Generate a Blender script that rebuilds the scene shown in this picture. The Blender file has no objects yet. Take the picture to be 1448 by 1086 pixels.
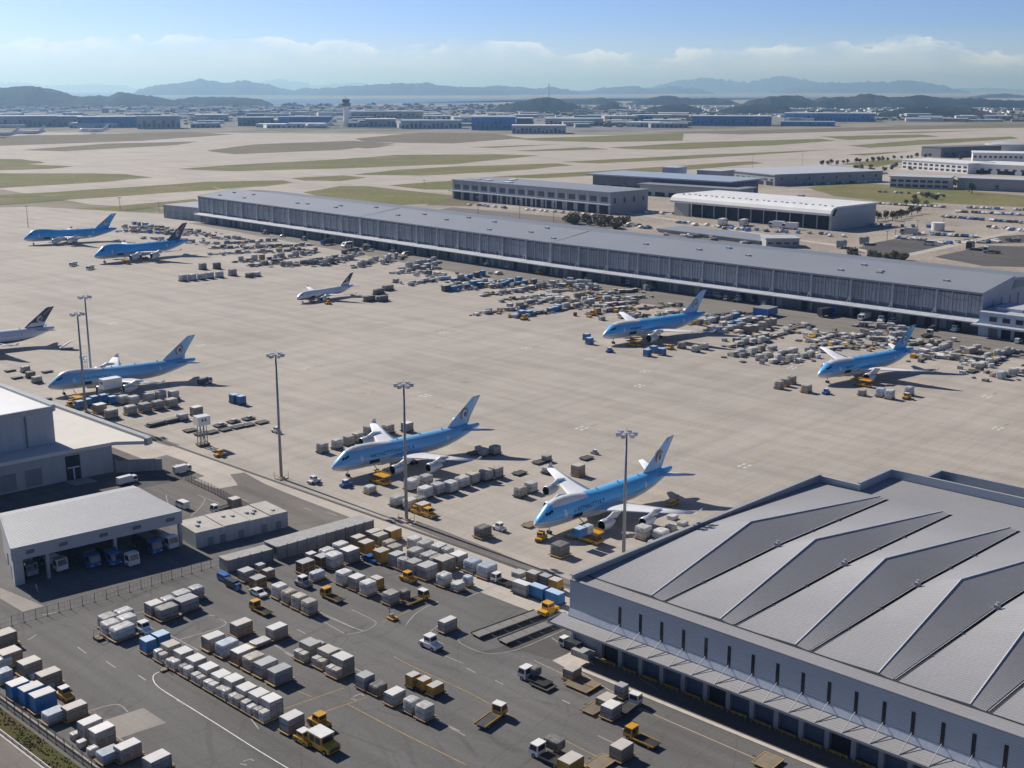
import bpy, math, random
from mathutils import Vector, Matrix, noise
SC = bpy.context.scene
COL = SC.collection
R = random.Random(7)
# ------------------------------------------------------------------ camera, sky, sun, exposure
CAM_H = 130.0
FPX, CX, CY, HZ = 1700.0, 724.0, 543.0, 125.0
PITCH = math.atan((CY - HZ) / FPX)
PSI = math.radians(42.6)
cam_d = bpy.data.cameras.new('camera')
cam = bpy.data.objects.new('camera', cam_d)
COL.objects.link(cam)
cam.location = (0, 0, CAM_H)
cam.rotation_euler = (math.pi / 2 - PITCH, 0, PSI - math.pi / 2)
cam_d.sensor_fit = 'HORIZONTAL'
cam_d.sensor_width = 36.0
cam_d.lens = 36.0 * FPX / 1448.0
cam_d.clip_start = 1.0
cam_d.clip_end = 300000.0
SC.camera = cam
SUN_EL = math.radians(36.0)
SUN_AZ = math.radians(0.8)            # from +Y towards +X
SUN_DIR = Vector((math.sin(SUN_AZ) * math.cos(SUN_EL), math.cos(SUN_AZ) * math.cos(SUN_EL), math.sin(SUN_EL)))
W = bpy.data.worlds.new('World')
SC.world = W
W.use_nodes = True
wt = W.node_tree
wt.nodes.clear()


def wn(kind, **kw):
    n = wt.nodes.new(kind)
    for k, v in kw.items():
        setattr(n, k, v)
    return n


def wmath(op, a, b=None, c=None, clamp=False):
    n = wn('ShaderNodeMath', operation=op, use_clamp=clamp)
    for i, v in enumerate((a, b, c)):
        if v is None:
            continue
        if isinstance(v, (int, float)):
            n.inputs[i].default_value = v
        else:
            wt.links.new(v, n.inputs[i])
    return n.outputs[0]


def wramp(v, a, b):
    n = wn('ShaderNodeMapRange', interpolation_type='SMOOTHSTEP')
    wt.links.new(v, n.inputs['Value'])
    n.inputs['From Min'].default_value = a
    n.inputs['From Max'].default_value = b
    return n.outputs['Result']


sky = wn('ShaderNodeTexSky', sky_type='NISHITA')
skm = wn('ShaderNodeMapping', vector_type='NORMAL')
skm.inputs['Scale'].default_value = (1.0, 1.0, 1.0 / 3.0)   # NORMAL mapping divides: lifts low elevations into clearer air
sky.sun_disc = False
sky.sun_elevation = SUN_EL
sky.sun_rotation = SUN_AZ
sky.altitude = 130.0
sky.air_density = 1.0
sky.dust_density = 1.0
sky.ozone_density = 2.0
bgn = wn('ShaderNodeBackground')
bgn.inputs['Strength'].default_value = 0.092
outw = wn('ShaderNodeOutputWorld')
tc = wn('ShaderNodeTexCoord')
sep = wn('ShaderNodeSeparateXYZ')
wt.links.new(tc.outputs['Generated'], sep.inputs[0])
wt.links.new(tc.outputs['Generated'], skm.inputs[0])
wt.links.new(skm.outputs[0], sky.inputs[0])
zel = sep.outputs['Z']


def wnoise(sx, sz, scale, detail, off=0.0):
    mp = wn('ShaderNodeMapping')
    mp.inputs['Scale'].default_value = (sx, sx, sz)
    mp.inputs['Location'].default_value = (off, off * .3, off * .7)
    wt.links.new(tc.outputs['Generated'], mp.inputs[0])
    n = wn('ShaderNodeTexNoise')
    n.inputs['Scale'].default_value = scale
    n.inputs['Detail'].default_value = detail
    n.inputs['Roughness'].default_value = 0.62
    wt.links.new(mp.outputs[0], n.inputs['Vector'])
    return n.outputs['Fac']


n_big = wnoise(1.0, 0.4, 6.0, 2.0, 3.1)        # where the cumulus tops rise and sink
n_mid = wnoise(1.0, 1.6, 30.0, 3.0, 5.2)       # single heads
n_fine = wnoise(1.0, 2.6, 70.0, 8.0, 1.7)      # cauliflower edge
top = wmath('ADD', wmath('MULTIPLY', n_big, 0.040), 0.016)
h = wmath('SUBTRACT', top, zel)
h = wmath('ADD', h, wmath('MULTIPLY', wmath('SUBTRACT', n_mid, 0.5), 0.030))
h = wmath('ADD', h, wmath('MULTIPLY', wmath('SUBTRACT', n_fine, 0.5), 0.014))
edge = wramp(h, 0.0, 0.0022)
body = wramp(h, 0.001, 0.013)
patch = wramp(wnoise(1.0, 2.2, 22.0, 6.0, 8.3), 0.38, 0.60)
rim = wmath('MULTIPLY', wmath('MULTIPLY', edge, wmath('SUBTRACT', 1.0, wmath('MULTIPLY', body, 0.72))), wmath('ADD', 0.15, wmath('MULTIPLY', patch, 0.85)))
rim = wmath('MULTIPLY', rim, wmath('MULTIPLY', wramp(zel, 0.006, 0.020), 0.80), clamp=True)
veil = wmath('MULTIPLY', wramp(zel, 0.052, 0.003), 0.60, clamp=True)
tint = wn('ShaderNodeMix', data_type='RGBA', blend_type='MULTIPLY')
tint.inputs['Factor'].default_value = 1.0
wt.links.new(sky.outputs[0], tint.inputs['A'])
tint.inputs['B'].default_value = (0.66, 0.765, 1.10, 1)
mixv = wn('ShaderNodeMix', data_type='RGBA')
wt.links.new(veil, mixv.inputs['Factor'])
wt.links.new(tint.outputs['Result'], mixv.inputs['A'])
mixv.inputs['B'].default_value = (5.3, 6.0, 7.3, 1)
mixc = wn('ShaderNodeMix', data_type='RGBA')
wt.links.new(rim, mixc.inputs['Factor'])
wt.links.new(mixv.outputs['Result'], mixc.inputs['A'])
mixc.inputs['B'].default_value = (7.6, 8.0, 8.6, 1)
dim = wn('ShaderNodeMapRange', interpolation_type='SMOOTHSTEP')      # sky dimmed overhead, out of frame, to deepen the shade on the ground
wt.links.new(zel, dim.inputs['Value'])
dim.inputs['From Min'].default_value = 0.10
dim.inputs['From Max'].default_value = 0.45
dim.inputs['To Min'].default_value = 1.0
dim.inputs['To Max'].default_value = 0.42
skv = wn('ShaderNodeVectorMath', operation='SCALE')
wt.links.new(mixc.outputs['Result'], skv.inputs[0])
wt.links.new(dim.outputs['Result'], skv.inputs['Scale'])
wt.links.new(skv.outputs[0], bgn.inputs['Color'])
wt.links.new(bgn.outputs[0], outw.inputs['Surface'])

sun_d = bpy.data.lights.new('sun', 'SUN')
sun_d.energy = 3.9
sun_d.angle = math.radians(0.5)
sun_d.color = (1.0, 0.93, 0.84)
sun = bpy.data.objects.new('sun', sun_d)
sun.rotation_euler = SUN_DIR.to_track_quat('Z', 'Y').to_euler()
sun.location = (0, 0, 900)
COL.objects.link(sun)
SC.view_settings.view_transform = 'Standard'
SC.view_settings.look = 'None'
SC.view_settings.exposure = 0.58
SC.view_settings.gamma = 1.0
SC.view_settings.use_curve_mapping = False
SC.cycles.volume_bounces = 0
SC.cycles.max_bounces = 6


# ------------------------------------------------------------------ geometry helpers
def ray(px, py):
    r, u = px - CX, CY - py
    fw = FPX * math.cos(PITCH) + u * math.sin(PITCH)
    up = -FPX * math.sin(PITCH) + u * math.cos(PITCH)
    return (fw * math.cos(PSI) + r * math.sin(PSI), fw * math.sin(PSI) - r * math.cos(PSI), up)


def G(px, py, z=0.0):
    """point at height z seen at photo pixel (px, py)"""
    d = ray(px, py)
    t = (z - CAM_H) / d[2]
    return (d[0] * t, d[1] * t)


def far_pt(px, py, dist):
    """point at horizontal forward distance dist in the direction of pixel"""
    r, u = px - CX, CY - py
    fw = FPX * math.cos(PITCH) + u * math.sin(PITCH)
    d = ray(px, py)
    t = dist / fw
    return (d[0] * t, d[1] * t, CAM_H + d[2] * t)


class MB:
    def __init__(s):
        s.v, s.f, s.m = [], [], []

    def add(s, vs, fs, mi=0):
        o = len(s.v)
        s.v += [tuple(p) for p in vs]
        for f in fs:
            s.f.append([i + o for i in f])
            s.m.append(mi)
        return s

    def box(s, x0, y0, z0, x1, y1, z1, mi=0, top=None):
        o = len(s.v)
        s.v += [(x0, y0, z0), (x1, y0, z0), (x1, y1, z0), (x0, y1, z0), (x0, y0, z1), (x1, y0, z1), (x1, y1, z1), (x0, y1, z1)]
        for k, f in enumerate(((0, 3, 2, 1), (4, 5, 6, 7), (0, 1, 5, 4), (1, 2, 6, 5), (2, 3, 7, 6), (3, 0, 4, 7))):
            s.f.append([i + o for i in f])
            s.m.append(top if (k == 1 and top is not None) else mi)
        return s

    def prism(s, pts, z0, z1, mi=0, top=None):
        """vertical prism over a footprint; z1 may be a list, one height per corner"""
        n = len(pts)
        zs = z1 if isinstance(z1, (list, tuple)) else [z1] * n
        zb = z0 if isinstance(z0, (list, tuple)) else [z0] * n
        a = sum(pts[i][0] * pts[(i + 1) % n][1] - pts[(i + 1) % n][0] * pts[i][1] for i in range(n))
        if a < 0:
            pts, zs, zb = list(pts)[::-1], list(zs)[::-1], list(zb)[::-1]
        vs = [(p[0], p[1], b) for p, b in zip(pts, zb)] + [(p[0], p[1], z) for p, z in zip(pts, zs)]
        s.add(vs, [list(range(n))[::-1]] + [[i, (i + 1) % n, n + (i + 1) % n, n + i] for i in range(n)], mi)
        s.add([(p[0], p[1], z) for p, z in zip(pts, zs)], [list(range(n))], mi if top is None else top)
        return s

    def xz(s, prof, y0, y1, mi=0):
        """profile in x,z (counter-clockwise seen from -y) extruded along y"""
        n = len(prof)
        vs = [(p[0], y0, p[1]) for p in prof] + [(p[0], y1, p[1]) for p in prof]
        return s.add(vs, [list(range(n)), list(range(n, 2 * n))[::-1]] + [[i, n + i, n + (i + 1) % n, (i + 1) % n] for i in range(n)], mi)

    def yz(s, prof, x0, x1, mi=0):
        n = len(prof)
        vs = [(x0, p[0], p[1]) for p in prof] + [(x1, p[0], p[1]) for p in prof]
        return s.add(vs, [list(range(n))[::-1], list(range(n, 2 * n))] + [[i, (i + 1) % n, n + (i + 1) % n, n + i] for i in range(n)], mi)

    def tube(s, a, b, r0, r1=None, n=8, mi=0):
        r1 = r0 if r1 is None else r1
        a, b = Vector(a), Vector(b)
        d = (b - a).normalized()
        u = d.orthogonal().normalized()
        w = d.cross(u)
        vs = []
        for c, r in ((a, r0), (b, r1)):
            for k in range(n):
                t = 2 * math.pi * k / n
                vs.append(c + u * (r * math.cos(t)) + w * (r * math.sin(t)))
        return s.add(vs, [[i, (i + 1) % n, n + (i + 1) % n, n + i] for i in range(n)] + [list(range(n))[::-1], list(range(n, 2 * n))], mi)

    def loft(s, rings, mi=0, cap=True):
        n = len(rings[0])
        o = len(s.v)
        for r in rings:
            s.v += [tuple(p) for p in r]
        for j in range(len(rings) - 1):
            for i in range(n):
                s.f.append([o + j * n + i, o + j * n + (i + 1) % n, o + (j + 1) * n + (i + 1) % n, o + (j + 1) * n + i])
                s.m.append(mi)
        if cap:
            s.f.append([o + i for i in range(n)][::-1])
            s.m.append(mi)
            s.f.append([o + (len(rings) - 1) * n + i for i in range(n)])
            s.m.append(mi)
        return s

    def quad(s, a, b, c, d, mi=0):
        return s.add([a, b, c, d], [[0, 1, 2, 3]], mi)

    def mesh(s, name, mats, smooth=False):
        me = bpy.data.meshes.new(name)
        me.from_pydata(s.v, [], s.f)
        for m in (mats if isinstance(mats, (list, tuple)) else [mats]):
            me.materials.append(m)
        me.polygons.foreach_set('material_index', s.m)
        if smooth:
            me.polygons.foreach_set('use_smooth', [True] * len(me.polygons))
        me.update()
        return me

    def build(s, name, mats, parent=None, smooth=False):
        return link(name, s.mesh(name, mats, smooth), parent)


def link(name, me, parent=None):
    o = bpy.data.objects.new(name, me)
    COL.objects.link(o)
    if parent:
        o.parent = parent
    return o


def tag(o, label=None, cat=None, group=None, kind=None):
    if label:
        o['label'] = label
    if cat:
        o['category'] = cat
    if group:
        o['group'] = group
    if kind:
        o['kind'] = kind
    return o


def thing(name, label, cat, loc=(0, 0, 0), rz=0.0, group=None):
    o = bpy.data.objects.new(name, None)
    o.empty_display_size = 0.5
    COL.objects.link(o)
    o.location = loc
    o.rotation_euler = (0, 0, rz)
    return tag(o, label, cat, group)


class Kit:
    """one built thing: its parts (and their sub-parts) as shared meshes, copied for every individual"""
    def __init__(s, name, cat):
        s.name, s.cat, s.parts = name, cat, []

    def part(s, name, mb, mats, smooth=False, sub=()):
        s.parts.append((name, mb.mesh(name, mats, smooth), [(n, b.mesh(n, m)) for n, b, m in sub]))
        return s

    def put(s, label, loc, rz=0.0, group=None, scale=(1, 1, 1), flat=False):
        if len(s.parts) == 1 or flat:
            o = tag(link(s.name, s.parts[0][1]), label, s.cat, group)
            o.location, o.rotation_euler, o.scale = loc, (0, 0, rz), scale
            return o
        t = thing(s.name, label, s.cat, loc, rz, group)
        t.scale = scale
        for n, me, sub in s.parts:
            o = link(n, me, t)
            for n2, me2 in sub:
                link(n2, me2, o)
        return t


# ------------------------------------------------------------------ materials
def newmat(name):
    m = bpy.data.materials.new(name)
    m.use_nodes = True
    return m, m.node_tree, m.node_tree.nodes['Principled BSDF']


def nnode(t, kind, **kw):
    n = t.nodes.new(kind)
    for k, v in kw.items():
        setattr(n, k, v)
    return n


def coords(t, space):
    if space == 'world':
        return nnode(t, 'ShaderNodeNewGeometry').outputs['Position']
    return nnode(t, 'ShaderNodeTexCoord').outputs['Object']


def mapped(t, src, scale, loc=(0, 0, 0)):
    mp = nnode(t, 'ShaderNodeMapping')
    mp.inputs['Scale'].default_value = scale
    mp.inputs['Location'].default_value = loc
    t.links.new(src, mp.inputs[0])
    return mp.outputs[0]


def noise_fac(t, vec, scale=1.0, detail=4.0, rough=0.55):
    n = nnode(t, 'ShaderNodeTexNoise')
    n.inputs['Scale'].default_value = scale
    n.inputs['Detail'].default_value = detail
    n.inputs['Roughness'].default_value = rough
    t.links.new(vec, n.inputs['Vector'])
    return n.outputs['Fac']


def mth(t, op, a, b=None, clamp=False):
    n = nnode(t, 'ShaderNodeMath', operation=op, use_clamp=clamp)
    for i, v in enumerate((a, b)):
        if v is None:
            continue
        if isinstance(v, (int, float)):
            n.inputs[i].default_value = v
        else:
            t.links.new(v, n.inputs[i])
    return n.outputs[0]


def rng(t, v, a, b, c=0.0, d=1.0):
    n = nnode(t, 'ShaderNodeMapRange')
    t.links.new(v, n.inputs['Value'])
    for k, x in zip(('From Min', 'From Max', 'To Min', 'To Max'), (a, b, c, d)):
        n.inputs[k].default_value = x
    return n.outputs['Result']


def mixcol(t, fac, a, b, blend='MIX'):
    n = nnode(t, 'ShaderNodeMix', data_type='RGBA', blend_type=blend)
    for key, v in (('Factor', fac), ('A', a), ('B', b)):
        if isinstance(v, (int, float)):
            n.inputs[key].default_value = v
        elif isinstance(v, (tuple, list)):
            n.inputs[key].default_value = (*v[:3], 1)
        else:
            t.links.new(v, n.inputs[key])
    return n.outputs['Result']


def scaled(t, col, f):
    """col times a scalar socket"""
    n = nnode(t, 'ShaderNodeVectorMath', operation='SCALE')
    if isinstance(col, (tuple, list)):
        n.inputs[0].default_value = col[:3]
    else:
        t.links.new(col, n.inputs[0])
    if isinstance(f, (int, float)):
        n.inputs['Scale'].default_value = f
    else:
        t.links.new(f, n.inputs['Scale'])
    return n.outputs[0]


def bump(t, bs, hgt, dist=0.05, strength=0.6):
    n = nnode(t, 'ShaderNodeBump')
    n.inputs['Strength'].default_value = strength
    n.inputs['Distance'].default_value = dist
    t.links.new(hgt, n.inputs['Height'])
    t.links.new(n.outputs[0], bs.inputs['Normal'])


def wave(t, vec, axis, period):
    n = nnode(t, 'ShaderNodeTexWave', wave_type='BANDS', bands_direction=axis, wave_profile='SIN')
    n.inputs['Scale'].default_value = 0.314159 / period
    t.links.new(vec, n.inputs['Vector'])
    return n.outputs['Fac']


def pm(name, col, rough=0.6, metal=0.0, var=0.12, scale=0.6, rnd=0.0, space='object', spec=0.5, ribs=None, streak=0.0, spots=0.0):
    """general paint / metal / plastic with mottling, per-object variation, ribs (axis, period, depth) and dirt streaks"""
    m, t, b = newmat(name)
    src = coords(t, space)
    f = rng(t, noise_fac(t, mapped(t, src, (scale,) * 3), 1.0, 5.0), 0.25, 0.75, 1 - var, 1 + var)
    if rnd:
        oi = nnode(t, 'ShaderNodeObjectInfo')
        f = mth(t, 'MULTIPLY', f, rng(t, oi.outputs['Random'], 0, 1, 1 - rnd, 1 + rnd))
    if streak:
        s = noise_fac(t, mapped(t, src, (1.1, 1.1, 0.06)), 1.0, 4.0, 0.6)
        f = mth(t, 'MULTIPLY', f, rng(t, s, 0.35, 0.7, 1 + streak * .5, 1 - streak))
    if ribs:
        wv = wave(t, src, ribs[0], ribs[1])
        f = mth(t, 'MULTIPLY', f, rng(t, wv, 0, 1, 1 - ribs[3], 1 + ribs[3]))
        bump(t, b, wv, ribs[2], 0.8)
    c = scaled(t, col, f)
    if spots:
        k = rng(t, noise_fac(t, mapped(t, src, (0.35,) * 3, (5, 2, 1)), 1.0, 6.0, 0.7), 0.60, 0.68)
        c = mixcol(t, mth(t, 'MULTIPLY', k, spots), c, (0.05, 0.045, 0.04))
    t.links.new(c, b.inputs['Base Color'])
    b.inputs['Roughness'].default_value = rough
    b.inputs['Metallic'].default_value = metal
    b.inputs['Specular IOR Level'].default_value = spec
    return m


def load_mat(name, col, blotch=.25, crease=.5, rough=.45, rnd=.15, lacing=.12):
    """shrink-wrapped / netted cargo: crumpled blotches, a crease between two tiers, lacing lines"""
    m, t, b = newmat(name)
    src = coords(t, 'object')
    oi = nnode(t, 'ShaderNodeObjectInfo')
    s = nnode(t, 'ShaderNodeSeparateXYZ')
    t.links.new(src, s.inputs[0])
    seed = nnode(t, 'ShaderNodeCombineXYZ')
    t.links.new(mth(t, 'MULTIPLY', oi.outputs['Random'], 37.0), seed.inputs[0])
    va = nnode(t, 'ShaderNodeVectorMath', operation='ADD')
    t.links.new(src, va.inputs[0])
    t.links.new(seed.outputs[0], va.inputs[1])
    nz = noise_fac(t, va.outputs[0], 3.2, 6.0, 0.65)
    nl = noise_fac(t, va.outputs[0], 1.5, 2.0, 0.5)
    f = rng(t, nz, .3, .7, 1 - blotch, 1 + blotch)
    f = mth(t, 'MULTIPLY', f, rng(t, oi.outputs['Random'], 0, 1, 1 - rnd, 1 + rnd))
    lvl = mth(t, 'ADD', mth(t, 'MULTIPLY', oi.outputs['Random'], .3), .40)
    dz = mth(t, 'ABSOLUTE', mth(t, 'SUBTRACT', mth(t, 'ADD', s.outputs['Z'], mth(t, 'MULTIPLY', mth(t, 'SUBTRACT', nl, .5), .22)), lvl))
    f = mth(t, 'MULTIPLY', f, rng(t, dz, .012, .05, 1 - crease, 1.0))
    low = rng(t, mth(t, 'SUBTRACT', s.outputs['Z'], lvl), -.02, .02, 1 - crease * .28, 1.0)
    f = mth(t, 'MULTIPLY', f, low)
    for ax in ('X', 'Y'):
        w = wave(t, src, ax, .21)
        f = mth(t, 'MULTIPLY', f, rng(t, w, .0, .12, 1 - lacing, 1.0))
    f = mth(t, 'MULTIPLY', f, rng(t, wave(t, src, 'Z', .19), .0, .12, 1 - lacing, 1.0))
    t.links.new(scaled(t, col, f), b.inputs['Base Color'])
    b.inputs['Roughness'].default_value = rough
    bump(t, b, nz, .12, .9)
    return m


def concrete_mat(name, col, slab, tone, stain=0.22, joint=0.8):
    m, t, b = newmat(name)
    src = coords(t, 'world')
    br = nnode(t, 'ShaderNodeTexBrick')
    br.offset = 0.0
    br.inputs['Scale'].default_value = 1.0
    br.inputs['Brick Width'].default_value = slab
    br.inputs['Row Height'].default_value = slab
    br.inputs['Mortar Size'].default_value = 0.09
    br.inputs['Mortar Smooth'].default_value = 0.3
    br.inputs['Color1'].default_value = (1 - tone, 1 - tone, 1 - tone, 1)
    br.inputs['Color2'].default_value = (1 + tone, 1 + tone, 1 + tone * .8, 1)
    br.inputs['Mortar'].default_value = (joint, joint, joint, 1)
    t.links.new(src, br.inputs['Vector'])
    big = rng(t, noise_fac(t, mapped(t, src, (0.012, 0.012, 0.012)), 1.0, 5.0, 0.6), 0.3, 0.7, 1 - stain * .5, 1 + stain * .35)
    lane = rng(t, noise_fac(t, mapped(t, src, (0.10, 0.009, 1)), 1.0, 4.0, 0.6), 0.42, 0.75, 1.03, 1 - stain)
    lane2 = rng(t, noise_fac(t, mapped(t, src, (0.009, 0.09, 1), (40, 7, 0)), 1.0, 4.0, 0.6), 0.45, 0.75, 1.02, 1 - stain * .7)
    fine = rng(t, noise_fac(t, mapped(t, src, (0.9, 0.9, 1)), 1.0, 3.0), 0.3, 0.7, 0.95, 1.05)
    oil = rng(t, noise_fac(t, mapped(t, src, (0.07, 0.07, 1), (11, 3, 0)), 1.0, 6.0, 0.7), 0.62, 0.74, 1.0, 0.72)
    f = mth(t, 'MULTIPLY', mth(t, 'MULTIPLY', big, lane), mth(t, 'MULTIPLY', lane2, mth(t, 'MULTIPLY', fine, oil)))
    c = mixcol(t, 1.0, scaled(t, col, f), br.outputs['Color'], 'MULTIPLY')
    t.links.new(c, b.inputs['Base Color'])
    b.inputs['Roughness'].default_value = 0.85
    b.inputs['Specular IOR Level'].default_value = 0.25
    return m


def asphalt_mat(name, col, stain=0.3):
    m, t, b = newmat(name)
    src = coords(t, 'world')
    big = rng(t, noise_fac(t, mapped(t, src, (0.02, 0.02, 1)), 1.0, 5.0, 0.6), 0.3, 0.7, 1 - stain * .5, 1 + stain * .5)
    lane = rng(t, noise_fac(t, mapped(t, src, (0.22, 0.012, 1)), 1.0, 4.0, 0.6), 0.40, 0.72, 1 + stain * .35, 1 - stain * .6)
    fine = rng(t, noise_fac(t, mapped(t, src, (1.6, 1.6, 1)), 1.0, 3.0), 0.3, 0.7, 0.9, 1.1)
    wn_ = noise_fac(t, mapped(t, src, (0.03, 0.03, 1), (3, 9, 0)), 1.0, 4.0, 0.6)
    sc = nnode(t, 'ShaderNodeTexWave', wave_type='RINGS', rings_direction='Z', wave_profile='SIN')
    sc.inputs['Scale'].default_value = 0.05
    sc.inputs['Distortion'].default_value = 9.0
    sc.inputs['Detail'].default_value = 2.0
    sc.inputs['Detail Scale'].default_value = 0.5
    t.links.new(mapped(t, src, (1, 1, 1), (-170, -150, 0)), sc.inputs['Vector'])
    tyre = mth(t, 'MULTIPLY', rng(t, sc.outputs['Fac'], 0.86, 0.98), rng(t, wn_, 0.5, 0.68))
    f = mth(t, 'MULTIPLY', mth(t, 'MULTIPLY', big, lane), mth(t, 'MULTIPLY', fine, rng(t, tyre, 0, 1, 1.0, 0.72)))
    vor = nnode(t, 'ShaderNodeTexVoronoi', feature='DISTANCE_TO_EDGE')
    vor.inputs['Scale'].default_value = 0.045
    t.links.new(mapped(t, src, (1, 1.6, 1)), vor.inputs['Vector'])
    f = mth(t, 'MULTIPLY', f, rng(t, vor.outputs['Distance'], 0.0, 0.012, 0.82, 1.0))
    t.links.new(scaled(t, col, f), b.inputs['Base Color'])
    b.inputs['Roughness'].default_value = 0.9
    b.inputs['Specular IOR Level'].default_value = 0.2
    return m


def soil_mat(name, c1, c2, sc=0.02, c3=None):
    m, t, b = newmat(name)
    src = coords(t, 'world')
    k = rng(t, noise_fac(t, mapped(t, src, (sc, sc, sc)), 1.0, 7.0, 0.65), 0.35, 0.65)
    c = mixcol(t, k, c1, c2)
    if c3:
        k3 = rng(t, noise_fac(t, mapped(t, src, (sc * .3, sc * .3, sc), (4, 8, 1)), 1.0, 6.0, 0.65), 0.5, 0.62)
        c = mixcol(t, k3, c, c3)
    f = rng(t, noise_fac(t, mapped(t, src, (sc * 14,) * 3), 1.0, 3.0), 0.3, 0.7, 0.8, 1.2)
    t.links.new(scaled(t, c, f), b.inputs['Base Color'])
    b.inputs['Roughness'].default_value = 0.95
    b.inputs['Specular IOR Level'].default_value = 0.1
    return m


M = {}
M['apron'] = concrete_mat('apron_concrete', (0.40, 0.364, 0.325), 7.5, 0.03, 0.18, 0.75)
M['strip'] = concrete_mat('road_concrete', (0.46, 0.42, 0.375), 8.0, 0.03, 0.14)
M['runway'] = concrete_mat('runway_concrete', (0.42, 0.38, 0.335), 60.0, 0.03, 0.2, 0.96)
M['yard'] = asphalt_mat('yard_asphalt', (0.138, 0.135, 0.133), 0.26)
M['asphalt'] = asphalt_mat('road_asphalt', (0.165, 0.152, 0.142))
M['lot'] = asphalt_mat('lot_asphalt', (0.10, 0.095, 0.092))
M['soil'] = soil_mat('soil', (0.30, 0.26, 0.21), (0.24, 0.22, 0.17), 0.01, (0.16, 0.17, 0.09))
M['dirt'] = soil_mat('yard_dirt', (0.36, 0.32, 0.275), (0.27, 0.24, 0.205), 0.02, (0.40, 0.36, 0.31))
M['grass'] = soil_mat('grass', (0.135, 0.145, 0.05), (0.22, 0.19, 0.09), 0.012, (0.16, 0.165, 0.06))
M['dry'] = soil_mat('dry_grass', (0.20, 0.165, 0.115), (0.15, 0.14, 0.085), 0.008)
M['verge'] = soil_mat('verge_soil', (0.07, 0.085, 0.02), (0.10, 0.07, 0.04), 0.25)
M['wood'] = soil_mat('woodland_leaf', (0.035, 0.05, 0.022), (0.055, 0.065, 0.03), 0.02)
M['leaf'] = pm('leaf', (0.085, 0.082, 0.045), 0.8, var=0.5, scale=0.8, rnd=0.3)
M['scrub'] = pm('scrub_leaf', (0.17, 0.15, 0.09), 0.85, var=0.5, scale=0.8, rnd=0.3)
M['bark'] = pm('bark', (0.08, 0.06, 0.045), 0.9, var=0.3)
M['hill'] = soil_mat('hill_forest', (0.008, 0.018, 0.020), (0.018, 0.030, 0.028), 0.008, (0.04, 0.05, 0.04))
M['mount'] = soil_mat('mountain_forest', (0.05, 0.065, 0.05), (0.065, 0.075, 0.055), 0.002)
mw, tw, bw = newmat('sea_water')
bw.inputs['Base Color'].default_value = (0.055, 0.12, 0.20, 1)
bw.inputs['Roughness'].default_value = 0.35
M['sea'] = mw
M['white_paint'] = pm('white_marking', (0.72, 0.71, 0.68), 0.8, var=0.3, scale=0.5, space='world')
M['stand_white'] = pm('stand_number_paint', (0.58, 0.565, 0.54), 0.8, var=0.3, scale=0.6, space='world')
M['worn_white'] = pm('worn_white_marking', (0.34, 0.325, 0.31), 0.85, var=0.35, scale=0.4, space='world')
M['yellow_mark'] = pm('yellow_marking', (0.36, 0.25, 0.10), 0.85, var=0.35, scale=0.4, space='world')
M['faint_yellow'] = pm('faint_yellow_marking', (0.43, 0.35, 0.255), 0.85, var=0.2, scale=0.3, space='world')
M['patch'] = concrete_mat('patch_concrete', (0.31, 0.285, 0.26), 30.0, 0.02, 0.2)
M['seam'] = pm('drain_grate', (0.085, 0.08, 0.078), 0.9, var=0.3, space='world')
M['kerb'] = pm('kerb_concrete', (0.50, 0.46, 0.41), 0.9, var=0.12, space='world')
# buildings
M['t_roof'] = pm('terminal_roof_metal', (0.315, 0.315, 0.325), 0.55, 0.1, 0.07, 0.05, ribs=('X', 0.9, 0.05, 0.10), streak=0.06)
M['t_face'] = pm('terminal_cladding', (0.40, 0.44, 0.49), 0.5, 0.1, 0.05, 0.1, ribs=('Z', 0.55, 0.05, 0.09))
M['tower_white'] = pm('tower_white', (0.86, 0.86, 0.85), 0.6, var=0.04)
M['dockpave'] = asphalt_mat('dock_pavement', (0.205, 0.19, 0.175), 0.25)
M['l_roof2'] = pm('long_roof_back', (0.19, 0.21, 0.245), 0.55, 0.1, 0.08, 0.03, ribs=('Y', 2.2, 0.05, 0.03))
M['ridge'] = pm('ridge_flashing', (0.70, 0.71, 0.72), 0.4, 0.1, 0.05)
M['gutter'] = pm('gutter_metal', (0.05, 0.055, 0.065), 0.6, 0.2, 0.2)
M['parapet'] = pm('parapet_metal', (0.34, 0.36, 0.39), 0.5, 0.1, 0.08, 0.2, streak=0.12)
M['slot'] = pm('slot_glass', (0.015, 0.018, 0.025), 0.15)
M['band'] = pm('translucent_band', (0.46, 0.50, 0.56), 0.45, 0.0, 0.08, 0.3, streak=0.1)
M['dock'] = pm('dock_shutter', (0.06, 0.085, 0.13), 0.5, var=0.2, ribs=('Z', 0.4, 0.03, 0.1))
M['dock_dark'] = pm('dock_interior', (0.012, 0.016, 0.024), 0.8)
M['conc_wall'] = pm('grey_wall', (0.30, 0.31, 0.325), 0.8, var=0.1, scale=0.2, streak=0.15)
M['l_roof'] = pm('long_roof_metal', (0.27, 0.29, 0.325), 0.5, 0.15, 0.06, 0.03, ribs=('Y', 2.2, 0.05, 0.03))
M['l_panel'] = pm('long_wall_panel', (0.33, 0.35, 0.38), 0.55, 0.1, 0.16, 0.12, streak=0.3, rnd=0.2)
M['l_pier'] = pm('long_wall_pier', (0.44, 0.47, 0.52), 0.6, 0.0, 0.1, 0.3, streak=0.15)
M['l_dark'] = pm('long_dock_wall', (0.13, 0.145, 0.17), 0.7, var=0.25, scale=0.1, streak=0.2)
M['l_blue'] = pm('blue_grey_panel', (0.33, 0.40, 0.50), 0.5, 0.1, 0.08, 0.1, streak=0.1)
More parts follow.
